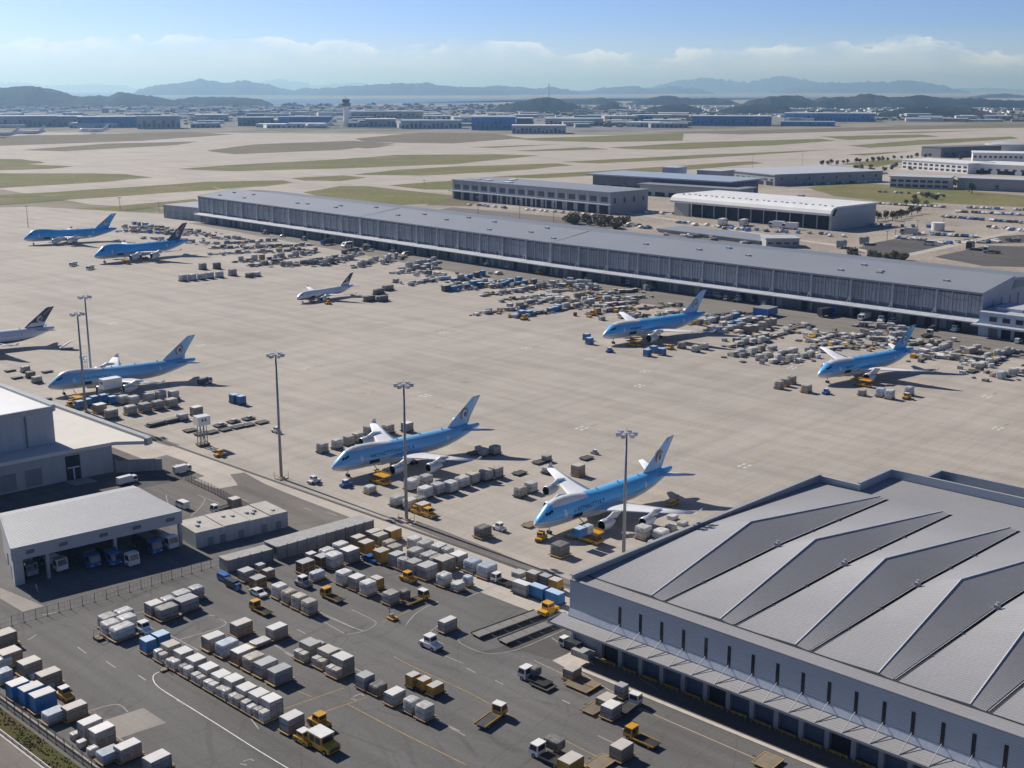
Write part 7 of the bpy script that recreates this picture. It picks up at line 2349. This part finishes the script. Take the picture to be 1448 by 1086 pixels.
link('back_panel', MB().box(-5.6, -4.8, .6, 5.6, 4.6, 4.55).mesh('back_panel', M['veh_b']), bsd)
for sx in (-5.7, 5.7):
    for sy in (-4.7, 4.7):
        link('post', MB().box(sx - .15, sy - .15, 0, sx + .15, sy + .15, 4.6).mesh('post', M['mast']), bsd)


# ------------------------------------------------------------------ buildings behind the long warehouse
def block(name, label, cat, a, b, top, depth, wall, roof, wins=None, doors=0, lip=.8, roofz=0.8, doorm='dock_dark', band=None, winm='far_glass', group=None, end_wins=0):
    A, B = Vector(G(*a)), Vector(G(*b))
    h = hgt(a, top)
    d = (B - A)
    L = d.length
    d.normalize()
    n = Vector((-d.y, d.x))
    if n.dot(Vector((math.cos(PSI), math.sin(PSI)))) < 0:
        n = -n
    t = thing(name, label, cat, (A.x, A.y, 0), 0, group)

    def q(u, o):
        p = d * (u * L) + n * o
        return (p.x, p.y)
    link('wall', MB().prism([q(0, 0), q(1, 0), q(1, depth), q(0, depth)], 0, h).mesh('wall', M[wall]), t)
    e = lip / L
    link('roof', MB().prism([q(-e, -lip), q(1 + e, -lip), q(1 + e, depth + lip), q(-e, depth + lip)], h + .01, h + roofz).mesh('roof', M[roof]), t)
    if wins:
        rows, cols, z0, z1, fw = wins
        for r in range(rows):
            zl = h * (z0 + (z1 - z0) * r / rows)
            zh = h * (z0 + (z1 - z0) * (r + .55) / rows)
            for c in range(cols):
                u = (c + .5) / cols
                link('window', MB().prism([q(u - fw / cols / 2, -.15), q(u + fw / cols / 2, -.15), q(u + fw / cols / 2, .1), q(u - fw / cols / 2, .1)], zl, zh).mesh('window', M[winm]), t)
        for c in range(end_wins):
            o = depth * (c + .5) / end_wins
            link('window', MB().prism([q(1 - .1 / L, o - 1.5), q(1 + .15 / L, o - 1.5), q(1 + .15 / L, o + 1.5), q(1 - .1 / L, o + 1.5)], h * .5, h * .75).mesh('window', M[winm]), t)
    for c in range(doors):
        u = (c + .5) / doors
        link('dock_door', MB().prism([q(u - .36 / doors, -.18), q(u + .36 / doors, -.18), q(u + .36 / doors, .1), q(u - .36 / doors, .1)], .05, h * .40).mesh('dock_door', M[doorm]), t)
    if band:
        link('canopy', MB().prism([q(-e * 2, -band[0]), q(1 + e * 2, -band[0]), q(1 + e * 2, -.01), q(-e * 2, -.01)], h * band[1], h * band[1] + 1.0).mesh('canopy', M[band[2]]), t)
    return t, q, h, L


t, q, h, L = block('dock_building', 'long two storey dock building with dark door openings behind the long warehouse', 'building', (641, 281), (862, 303), 255, 62, 'fg', 'l_roof', (1, 16, .56, 1.02, .62), 15, 1.5, 1.2, band=(5, .43, 'l_pier'), end_wins=4)
for k in range(17):
    u = k / 16
    link('pier', MB().prism([q(u - .004, -.5), q(u + .004, -.5), q(u + .004, .05), q(u - .004, .05)], 0, h).mesh('pier', M['l_pier']), t)
for k in range(6):
    p = q(R.uniform(.1, .9), R.uniform(10, 50))
    link('roof_unit', MB().box(p[0] - 5, p[1] - 3, h + .8, p[0] + 5, p[1] + 3, h + 2.2).mesh('roof_unit', M['white_roof']), t)
block('shed', 'low dark shed with wide grey blue roof behind the two storey dock building', 'shed', (838, 268), (1030, 281), 247, 70, 'l_dark', 'l_blue', None, 8, 6, 1.6)
block('shed', 'flat shed with dark open side left of the white curved hangar roof', 'shed', (905, 276), (1042, 285), 261, 40, 'fg', 'l_roof', None, 7, 3, 1.4)
block('plant_room', 'small pale plant room on the dark shed roof line', 'building', (936, 262), (957, 263), 237, 30, 'l_blue', 'l_pier', (1, 3, .5, .8, .5))
block('plant_room', 'grey block between the dark shed and the wide flat grey warehouse', 'building', (985, 262), (1018, 264), 241, 36, 'fg', 'l_pier', (1, 4, .4, .8, .5))
block('flat_warehouse', 'wide flat grey warehouse with a light roof beyond the white curved hangar', 'warehouse', (1017, 254), (1095, 263), 240, 190, 'fg', 'l_pier', (1, 10, .45, .8, .5), 6, 1.5, 1.4, end_wins=8)
# white hangar with curved roof
A, B = Vector(G(955, 304)), Vector(G(1177, 326))
d = (B - A)
L = d.length
d.normalize()
n = Vector((-d.y, d.x))
if n.x < 0:
    n = -n
hh = hgt((1177, 326), 293)
wh = thing('white_hangar', 'white hangar with rounded roof edge and wide dark opening', 'hangar', (A.x, A.y, 0))


def hq(u, o, z):
    p = d * (u * L) + n * o
    return (p.x, p.y, z)


D_ = 74
prof = [(-4, hh * .62), (-4.6, hh * .72), (-3.2, hh * .86), (0.5, hh * .96), (6, hh), (D_, hh * 1.0), (D_, hh * .93), (6, hh * .93), (1, hh * .88), (-2.6, hh * .62)]
b = MB()
n_ = len(prof)
b.add([hq(-.02, o, z) for o, z in prof] + [hq(1.0, o, z) for o, z in prof], [list(range(n_)), list(range(n_, 2 * n_))[::-1]] + [[i, n_ + i, n_ + (i + 1) % n_, (i + 1) % n_] for i in range(n_)])
link('roof', b.mesh('roof', M['white_roof']), wh)
b = MB()
b.add([hq(0, D_ - 1, 0), hq(1, D_ - 1, 0), hq(1, D_ - 1, hh * .93), hq(0, D_ - 1, hh * .93)], [[0, 1, 2, 3]])
b.prism([hq(.985, -2, 0)[:2], hq(1, -2, 0)[:2], hq(1, D_ - 1, 0)[:2], hq(.985, D_ - 1, 0)[:2]], 0, hh * .62)
b.prism([hq(0, -2, 0)[:2], hq(.1, -2, 0)[:2], hq(.1, 1, 0)[:2], hq(0, 1, 0)[:2]], 0, hh * .62)
link('wall', b.mesh('wall', M['fg']), wh)
link('gable', MB().add([hq(1.001, 2, hh * .62), hq(1.001, D_ - 1, hh * .62), hq(1.001, D_ - 1, hh * .93), hq(1.001, 6, hh * .93)], [[0, 1, 2, 3]]).mesh('gable', M['l_blue']), wh)
link('dark_opening', MB().add([hq(.1, 3, 0.05), hq(.985, 3, .05), hq(.985, 3, hh * .7), hq(.1, 3, hh * .7)], [[0, 1, 2, 3]]).mesh('dark_opening', M['dock_dark']), wh)
for k in range(12):
    u = .1 + .885 * k / 11
    link('column', MB().prism([hq(u - .002, 1, 0)[:2], hq(u + .002, 1, 0)[:2], hq(u + .002, 2, 0)[:2], hq(u - .002, 2, 0)[:2]], 0, hh * .62).mesh('column', M['l_pier']), wh)
for k in range(26):
    p = hq(.03 + .94 * k / 25, 5.5 + (k % 3), hh)
    link('roof_vent', MB().box(p[0] - 1.2, p[1] - .8, hh - .1, p[0] + 1.2, p[1] + .8, hh + .7).mesh('roof_vent', M['l_pier']), wh)
block('booth', 'small wedge roofed grey building in front of the white curved hangar', 'building', (1083, 350), (1130, 350), 338, 22, 'fg', 'l_pier', (1, 4, .4, .8, .6))
block('rooftop_store', 'long low store roof cluttered with pale bundles behind the warehouse ridge', 'store', (930, 328), (1075, 346), 324, 34, 'fg', 'l_roof', None, 0, 1, .8)
block('office_block', 'two storey pale office with dark window band beside a long grey wall, right edge', 'office', (1258, 265), (1341, 268), 250, 46, 'fw', 'l_pier', (2, 8, .12, .98, .75), 0, 1.5, 1.2, end_wins=3)
block('boundary_block', 'long blank grey block running to the right edge beside the pale office', 'building', (1353, 268), (1475, 273), 252, 40, 'fg', 'l_pier', None, 0, .6, .8)
block('white_factory', 'low white factory with rows of small dark windows, right of the runway trees', 'factory', (1275, 239), (1368, 246), 226, 60, 'fw', 'white_roof', (2, 12, .15, .95, .6), 0, 1, 1.2)
block('white_factory', 'large white factory in two tiers at the right edge, lower tier', 'factory', (1372, 245), (1475, 250), 232, 90, 'fw', 'white_roof', (1, 9, .4, .75, .5), 3, 1, 1.2)
block('white_factory', 'upper tier of the large white factory with a long row of dark openings', 'factory', (1374, 238), (1475, 240), 217, 70, 'fw', 'white_roof', (1, 14, .72, .98, .55), 0, 1, 1.6)
block('dark_shed', 'long dark blue shed behind the white factories at the right', 'shed', (1330, 223), (1415, 220), 209, 50, 'fd', 'l_dark', (1, 6, .3, .7, .5), 0)
x, y = G(1422, 214)
tk = thing('storage_tank', 'squat pale round tank behind the large white factory', 'tank', (x, y, 0))
link('shell', MB().tube((0, 0, 0), (0, 0, 16), 42, n=28).mesh('shell', M['fw'], False), tk)
link('cap', MB().tube((0, 0, 16), (0, 0, 21), 42, 6, n=28).mesh('cap', M['l_pier'], False), tk)
x, y = G(1326, 326)
tk = thing('storage_tank', 'small white round tank on the open lot behind the long warehouse', 'tank', (x, y, 0))
link('shell', MB().tube((0, 0, 0), (0, 0, 7), 6, n=20).mesh('shell', M['fw']), tk)
link('cap', MB().tube((0, 0, 7), (0, 0, 7.6), 6.2, n=20).mesh('cap', M['white_roof']), tk)
# lamp posts behind the long warehouse
for i, (px, py, ty) in enumerate(((735, 311, 282), (783, 314, 286), (676, 305, 279), (1064, 239, 218), (1134, 236, 218), (1297, 325, 312), (1334, 318, 305), (1266, 333, 320), (1254, 341, 327), (40, 322, 292), (170, 296, 280), (225, 300, 287), (1152, 205, 199), (600, 262, 255))):
    x, y = G(px, py)
    lp = thing('lamp_post', ('thin lamp post standing between the long warehouse and dock building, right one', 'thin lamp post between the long warehouse and dock building, middle one', 'thin lamp post between the long warehouse and dock building, left one', 'tall thin post at the runway edge left of the wide flat warehouse end', 'tall thin post at the runway edge above the wide flat warehouse',
                              'thin post left of the small white tank', 'thin post behind the small white tank', 'thin post at the upper edge of the dark lot', 'thin post at the left of the dark lot', 'thin post behind the long bright blue jumbo', 'thin orange post in the grass strip left of the pale shed', 'thin post left of the pale shed', 'tiny post on the far taxiway right of centre', 'tiny post on the taxiway above the long warehouse')[i], 'lamp post', (x, y, 0))
    hp = hgt((px, py), ty)
    link('pole', MB().tube((0, 0, 0), (0, 0, hp), .32, .2, n=6).mesh('pole', M['mast']), lp)
    link('lamp_head', MB().box(-2.2, -.5, hp, 2.2, .5, hp + .7).mesh('lamp_head', M['lamp']), lp)


# ------------------------------------------------------------------ trees, cars and clutter behind
def tree_kit(seed, h, w, name='tree'):
    rr = random.Random(seed)
    k = Kit(name, 'tree')
    tm = MB().tube((0, 0, 0), (0, 0, h * .45), w * .06, w * .035, n=6)
    for i in range(4):
        a = i * 1.7
        tm.tube((0, 0, h * .35), (math.cos(a) * w * .3, math.sin(a) * w * .3, h * .65), w * .03, w * .012, n=4)
    k.part('trunk', tm, M['bark'])
    c = MB()
    lobes = [(rr.uniform(-.28, .28) * w, rr.uniform(-.28, .28) * w, h * rr.uniform(.42, .82), w * rr.uniform(.2, .34)) for _ in range(7)]
    for lx, ly, lz, lr in lobes:
        for _ in range(46):
            v = Vector((rr.gauss(0, 1), rr.gauss(0, 1), rr.gauss(0, .8))).normalized() * lr * rr.uniform(.65, 1.08)
            p = Vector((lx, ly, lz)) + v
            u = Vector((rr.gauss(0, 1), rr.gauss(0, 1), rr.gauss(0, 1))).normalized() * w * rr.uniform(.06, .11)
            t_ = u.cross(Vector((rr.gauss(0, 1), rr.gauss(0, 1), rr.gauss(0, 1)))).normalized() * w * rr.uniform(.05, .10)
            c.quad(p - u, p - t_, p + u, p + t_)
    k.part('crown', c, M['scrub' if name == 'shrub' else 'leaf'])
    return k


TREES = [tree_kit(3, 9, 8), tree_kit(4, 8, 7), tree_kit(5, 10, 7)]
BUSH = [tree_kit(6, 5, 7, 'shrub'), tree_kit(7, 4, 6, 'shrub')]


def plant(kits, px, py, label, grp, s):
    x, y = G(px, py)
    R.choice(kits).put(label, (x, y, -.05), R.uniform(0, 6.28), grp, (s, s, s * R.uniform(.85, 1.15)))


for k, (px, py) in enumerate(((1233, 313), (1241, 312), (1252, 311), (1262, 312), (1269, 310), (1275, 308), (1282, 306), (1289, 304), (1297, 302), (1236, 308))):
    plant(TREES, px, py, 'small dark tree in the curved line right of the white hangar', 'trees right of the white hangar', 1.0)
for k in range(22):
    t = k / 21
    plant(TREES, 1160 + 170 * t + R.uniform(-3, 3), 235 - 14 * t + R.uniform(-1, 1), 'dark tree in the line along the runway edge left of the white factories', 'trees along the runway edge', R.uniform(.7, 1.15))
for k in range(20):
    px = R.uniform(800, 898)
    plant(BUSH, px, 318 + (px - 800) * .03 - R.uniform(-4, 6), 'brownish shrub in the thicket behind the long warehouse roof', 'thicket behind the long warehouse', R.uniform(1.2, 2.0))
for k in range(26):
    px = R.uniform(1195, 1335)
    plant(BUSH, px, 366 - (px - 1195) * .0 + R.uniform(-3, 2) if px < 1280 else R.uniform(277, 292), 'low shrub on the waste strips beyond the long warehouse ridge', 'shrubs on waste ground', R.uniform(.8, 1.4))
for k in range(22):
    px = R.uniform(1170, 1330)
    plant(BUSH, px, 246 - (px - 1170) * .09 + R.uniform(-4, 5), 'dark shrub in the scrub between runway and white factories', 'scrub by the white factories', R.uniform(.8, 1.4))
for k in range(16):
    plant(TREES, R.uniform(1345, 1450), R.uniform(262, 276) if k % 2 else R.uniform(222, 228), 'small tree among the buildings at the right edge', 'trees at the right edge', R.uniform(.9, 1.4))
CK = {}
for i, (nm, m, col) in enumerate((('parked_car', 'veh_w', 'white'), ('parked_car', 'veh_g', 'grey'), ('parked_car', 'veh_d', 'dark'), ('parked_car', 'veh_b', 'blue'))):
    b = MB().xz([(-2.2, .3), (2.2, .3), (2.2, .8), (1.2, 1.0), (.5, 1.5), (-1.2, 1.5), (-2.2, 1.0)], -.9, .9).xz([(-1.3, 1.06), (1.0, 1.06), (.42, 1.42), (-1.0, 1.42)], -.92, .92, 1)
    CK[col] = Kit('parked_car', 'car').part('parked_car', b, [M[m], M['glass']])


def car_row(a, b, n, where, s=1.3, jit=1.5, cols=('white', 'grey', 'dark', 'blue', 'white')):
    A, B = G(*a), G(*b)
    ang = math.atan2(B[1] - A[1], B[0] - A[0]) + 1.57
    for k in range(n):
        if R.random() < .15:
            continue
        q = lerp2(A, B, (k + .5) / n)
        c = R.choice(cols)
        CK[c].put('%s car parked %s' % (c, where), (q[0] + R.uniform(-jit, jit), q[1] + R.uniform(-jit, jit), .03), ang + R.choice((0, math.pi)) + R.uniform(-.1, .1), c + ' cars ' + where, (s, s, s))


car_row((1330, 307), (1450, 316), 26, 'in the front row of the lot left of the right edge', 1.6)
car_row((1350, 300), (1455, 305), 22, 'in the rear row of the lot left of the right edge', 1.6)
car_row((1365, 294), (1455, 298), 18, 'in the farthest row of the right hand lot', 1.6)
car_row((1230, 288), (1340, 294), 24, 'in the line below the green field', 1.5)
car_row((1296, 331), (1385, 336), 20, 'around the small white tank', 1.7)
car_row((1266, 337), (1310, 340), 10, 'at the upper rim of the dark lot', 1.6)
car_row((1010, 322), (1190, 334), 26, 'before the dark opening of the white hangar', 1.5, 6)
car_row((1140, 262), (1260, 256), 26, 'near the wide flat grey warehouse', 1.7, 6)
car_row((1165, 250), (1255, 246), 20, 'in the far lot beside the runway scrub', 1.8, 5)
car_row((900, 300), (950, 303), 8, 'between the dock building and white hangar', 1.5, 5)
car_row((660, 290), (850, 306), 20, 'at the doors of the two storey dock building', 1.5, 3)
car_row((880, 318), (930, 326), 10, 'beside the brown thicket', 1.7, 6)
car_row((1175, 318), (1330, 322), 18, 'on the pale lot right of the white hangar', 1.7, 6)
car_row((1400, 322), (1455, 328), 8, 'on the lot by the right edge', 1.7, 4)
car_row((1330, 345), (1450, 340), 12, 'along the dark lots at right', 1.7, 5)
car_row((960, 315), (1060, 327), 14, 'before the low store behind the ridge', 1.6, 5)
car_row((1240, 272), (1340, 276), 12, 'in front of the pale two storey office', 1.6, 5)
car_row((700, 318), (820, 324), 9, 'on the road behind the long warehouse', 1.6, 5)
for i, (px, py, kt, l) in enumerate(((1022, 318, BTW, 'white truck before the hangar opening, leftmost of four'), (1052, 319, BTW, 'white truck before the hangar opening, second of four'), (1098, 322, BTW, 'white truck before the hangar opening, third of four'), (1117, 324, BTW, 'white truck before the hangar opening, rightmost of four'), (1190, 350, BTG, 'grey covered truck pair by the dark lot, left'), (1222, 345, BTG, 'grey covered truck pair by the dark lot, right'),
                                     (1372, 352, BTB, 'blue cabbed truck alone on the dark lot at right'), (1402, 358, FLW, 'white flatbed alone on the dark lot at right'), (1314, 347, VANW, 'white van on the dark lot'), (1285, 332, BTG, 'tan grey truck at the rim of the dark lot'), (895, 296, TUGY, 'yellow machine at the end of the two storey dock building'), (1133, 283, BTG, 'grey truck beyond the white hangar roof'))):
    veh(kt, px, py, R.choice((RT, UP)) + .2, l, s=1.9)
# pale bundles on the rooftop store and around (one mesh each)
for k in range(30):
    px, py = R.uniform(935, 1075), 0
    py = 330 + (px - 935) * .11 + R.uniform(-4, 3)
    x, y = G(px, py)
    wrap_kit(R.choice(('wrap', 'wrapt', 'wrapg')), k % 4).put('pale bundle stacked by the low store behind the warehouse ridge', (x, y, .02), R.uniform(0, 3), 'bundles by the low store', (R.uniform(4, 9), 3.5, R.uniform(1.5, 3)))

# ------------------------------------------------------------------ control tower and the hazy town beyond the runways
x, y = G(490, 179)
ct = thing('control_tower', 'slender white control tower with dark glazed head beyond the runways', 'tower', (x, y, 0))
ct.scale = (1.15, 1.15, 1.0)
hc = hgt((490, 179), 138)
n = 16


def ring(r, z):
    return [(r * math.cos(2 * math.pi * k / n), r * math.sin(2 * math.pi * k / n), z) for k in range(n)]


link('shaft', MB().loft([ring(11, 0), ring(8.5, hc * .25), ring(7.5, hc * .55), ring(9, hc * .66), ring(13, hc * .70)]).mesh('shaft', M['tower_white'], True), ct)
link('head', MB().loft([ring(13, hc * .70 + .05), ring(15, hc * .74), ring(15, hc * .80), ring(13, hc * .83)]).mesh('head', M['fd']), ct)
link('cab_glass', MB().loft([ring(10, hc * .83 + .05), ring(12, hc * .92)]).mesh('cab_glass', M['glass']), ct)
link('cab_roof', MB().loft([ring(12.5, hc * .92 + .05), ring(12.5, hc * .945), ring(5, hc * .97)]).tube((0, 0, hc * .97), (0, 0, hc * 1.04), .6, n=5).mesh('cab_roof', M['fd']), ct)


def far_box(px, py, wpx, hpx, wall, roof, label, grp, dep=None, name='far_building', yaw=None, cat='building', merge=None):
    x, y = G(px, py)
    D = math.hypot(x, y)
    w = wpx * D / 1780
    dep = dep or min(180, max(25, w * R.uniform(.4, .9)))
    h_ = hpx * D / 1780
    b = MB().prism([(-w / 2, 0), (w / 2, 0), (w / 2, dep), (-w / 2, dep)], -1, h_)
    b.prism([(-w / 2 - 1, -1), (w / 2 + 1, -1), (w / 2 + 1, dep + 1), (-w / 2 - 1, dep + 1)], h_ + .05, h_ + max(1.0, h_ * .08), 1)
    if hpx > 5 and wpx > 25:
        nb = int(wpx / 6)
        for k in range(nb):
            u = -w / 2 + w * (k + .5) / nb
            b.box(u - w / nb * .3, -.5, h_ * .12, u + w / nb * .3, -.05, h_ * R.choice((.4, .45, .7)), 2)
    o = tag(b.build(name, [M[wall], M[roof], M['far_glass']]), label, cat, grp)
    o.location = (x, y, 0)
    o.rotation_euler = (0, 0, (PSI - math.pi / 2 - math.atan2(px - CX, 1750)) + (R.uniform(-.2, .2) if yaw is None else yaw))
    return o


for a in ((36, 180, 80, 14, 'fg', 'white_roof', 'broad blue grey terminal at the far left edge beyond the runways'), (93, 179, 44, 13, 'ft', 'white_roof', 'brown walled far terminal between two blue grey ones, far left'),
          (156, 180.5, 84, 14, 'fb', 'white_roof', 'long far terminal with bright blue upper wall, far left'), (225, 182, 58, 16, 'fg', 'l_blue', 'blue grey far terminal with slanted right end'),
          (300, 172, 46, 9, 'fg', 'white_roof', 'far hangar with long white roof, left of the control tower'), (362, 178, 50, 11, 'fd', 'l_blue', 'dark far hangar left of the blue one by the control tower'),
          (432, 178, 76, 12, 'fb', 'l_blue', 'long blue far hangar left of the control tower'), (548, 168, 104, 10, 'ft', 'white_roof', 'very long far hangar with white roof right of the control tower'),
          (538, 180, 44, 11, 'fg', 'white_roof', 'grey far building right beside the control tower'), (610, 182, 88, 11, 'fg', 'l_pier', 'long grey far hangar between tower and big blue hangar'),
          (698, 184, 64, 18, 'fb', 'white_roof', 'big bright blue hangar right of the control tower'), (742, 183, 24, 15, 'fd', 'white_roof', 'grey end block joined to the big bright blue hangar'),
          (762, 189, 78, 11, 'fg', 'white_roof', 'low grey far building in front of the big blue hangar'), (812, 178, 84, 10, 'fg', 'white_roof', 'pale wide far building right of the big blue hangar'),
          (858, 169, 80, 5, 'fb', 'l_blue', 'far hall with a flat blue roof, centre right'), (908, 170, 30, 7, 'fb', 'white_roof', 'short bright blue far hall, centre right'), (952, 166, 44, 6, 'fw', 'white_roof', 'white far hall between two blue ones'),
          (1034, 178, 112, 13, 'fb', 'white_roof', 'longest bright blue hangar beyond the runways, right'), (1172, 172, 122, 11, 'fb', 'white_roof', 'far blue and grey hangar at the foot of the right hills'),
          (1142, 178.5, 74, 6, 'fb', 'l_blue', 'low blue far hall in front of the right hill hangar')):
    far_box(a[0], a[1], a[2], a[3], a[4], a[5], a[6], None, dep=90, name='far_hangar', yaw=0.0)
zones = [('left of the control tower', -20, 480), ('between the tower and the centre hills', 500, 720), ('below the centre hills', 720, 1000), ('below the right hills', 1000, 1460)]
for zn, xa, xb in zones:
    for k in range(int((xb - xa) / 5.0)):
        px = R.uniform(xa, xb)
        py = R.choice((R.uniform(151.5, 160), R.uniform(156, 168), R.uniform(168, 181)))
        if zn == 'below the right hills':
            py = min(py, 172)
            if R.random() < .45:
                continue
        wl_, rf = R.choice((('fw', 'white_roof'), ('fg', 'white_roof'), ('fg', 'l_pier'), ('ft', 'white_roof'), ('fd', 'l_roof'), ('fg', 'l_blue'), ('fw', 'white_roof')))
        sc_ = .4 + (py - 150) / 26
        w_ = R.uniform(9, 40) * sc_
        colr = {'fw': 'white', 'fg': 'grey', 'ft': 'tan', 'fd': 'dark'}[wl_]
        far_box(px, py, w_, R.uniform(1.6, 4.6) * sc_ + (3 if R.random() < .06 else 0), wl_, rf, 'small hazy %s building in the far town %s' % (colr, zn), '%s town buildings %s' % (colr, zn))
tb = MB()
for _ in range(1200):
    px = R.uniform(-20, 1460)
    py = R.uniform(150.5, 158) if R.random() < .6 else R.uniform(157, 172)
    if px > 1000:
        py = min(py, 163)
    x, y = G(px, py)
    s_ = math.hypot(x, y) / 1780
    w_, d_, h_ = R.uniform(2, 11) * s_, R.uniform(15, 40), R.uniform(1.0, 2.6) * s_
    mi = R.choice((0, 0, 1, 2))
    tb.prism([(x - w_ * .4, y + w_ * .3), (x + w_ * .4, y - w_ * .3), (x + w_ * .4 + d_ * .6, y - w_ * .3 + d_ * .6), (x - w_ * .4 + d_ * .6, y + w_ * .3 + d_ * .6)], -1, h_, mi, R.choice((0, 0, 3)))
tag(tb.build('far_houses', [M['tower_white'], M['fg'], M['ft'], M['white_roof']]), kind='stuff')
x, y = G(776, 141)
chm = thing('far_chimney', 'hair thin chimney rising above the far hills right of centre', 'chimney', (x, y, 0))
hch = hgt((776, 141), 118)
link('stack', MB().tube((0, 0, 0), (0, 0, hch), 9, 5, n=8).mesh('stack', M['fw']), chm)
link('base_house', MB().box(-40, -30, 0, 40, 30, 25).mesh('base_house', M['fg']), chm)
# dark belts of woodland between the far buildings (one countless mass)
wb = MB()
for (xa, xb, ya, yb, nn, sz) in ((0, 150, 152, 156, 120, 14), (150, 420, 150, 160, 160, 14), (230, 300, 164, 178, 90, 10), (400, 720, 148.5, 156, 240, 16), (720, 1000, 150, 166, 300, 12), (840, 980, 168, 180, 200, 8), (1000, 1450, 152, 164, 420, 12), (1240, 1450, 164, 171, 200, 9), (960, 1000, 160, 178, 60, 8), (300, 700, 156, 166, 130, 11)):
    for _ in range(int(nn * .55)):
        px, py = R.uniform(xa, xb), R.uniform(ya, yb)
        x, y = G(px, py)
        rr_ = sz * R.uniform(.7, 1.6)
        hz_ = rr_ * R.uniform(.5, .9)
        m_ = 6
        a0 = R.uniform(0, 6)
        base = [(x + rr_ * R.uniform(.8, 1.2) * math.cos(a0 + 2 * math.pi * i / m_), y + rr_ * R.uniform(.8, 1.2) * math.sin(a0 + 2 * math.pi * i / m_), -.5) for i in range(m_)]
        mid = [(x + (p[0] - x) * .85, y + (p[1] - y) * .85, hz_ * R.uniform(.5, .75)) for p in base]
        wb.add(base + mid + [(x + R.uniform(-3, 3), y + R.uniform(-3, 3), hz_)], [[i, (i + 1) % m_, m_ + (i + 1) % m_, m_ + i] for i in range(m_)] + [[m_ + i, m_ + (i + 1) % m_, 2 * m_] for i in range(m_)])
tag(wb.build('woodland', M['wood']), kind='stuff')
# ------------------------------------------------------------------ hazy air
hb = MB().box(-3200, -20300, -1.4, 95400, 95400, 900)
hz_m = bpy.data.materials.new('haze')
hz_m.use_nodes = True
ht = hz_m.node_tree
ht.nodes.clear()
ho = ht.nodes.new('ShaderNodeOutputMaterial')
hv = ht.nodes.new('ShaderNodeVolumePrincipled')
hv.inputs['Color'].default_value = (0.34, 0.60, 1.0, 1)
hv.inputs['Absorption Color'].default_value = (0.45, 0.62, 1, 1)      # clear air scatters blue most and absorbs little
hv.inputs['Density'].default_value = 0.000048
hv.inputs['Anisotropy'].default_value = 0.4
ht.links.new(hv.outputs[0], ho.inputs['Volume'])
tag(hb.build('haze', hz_m), kind='stuff')
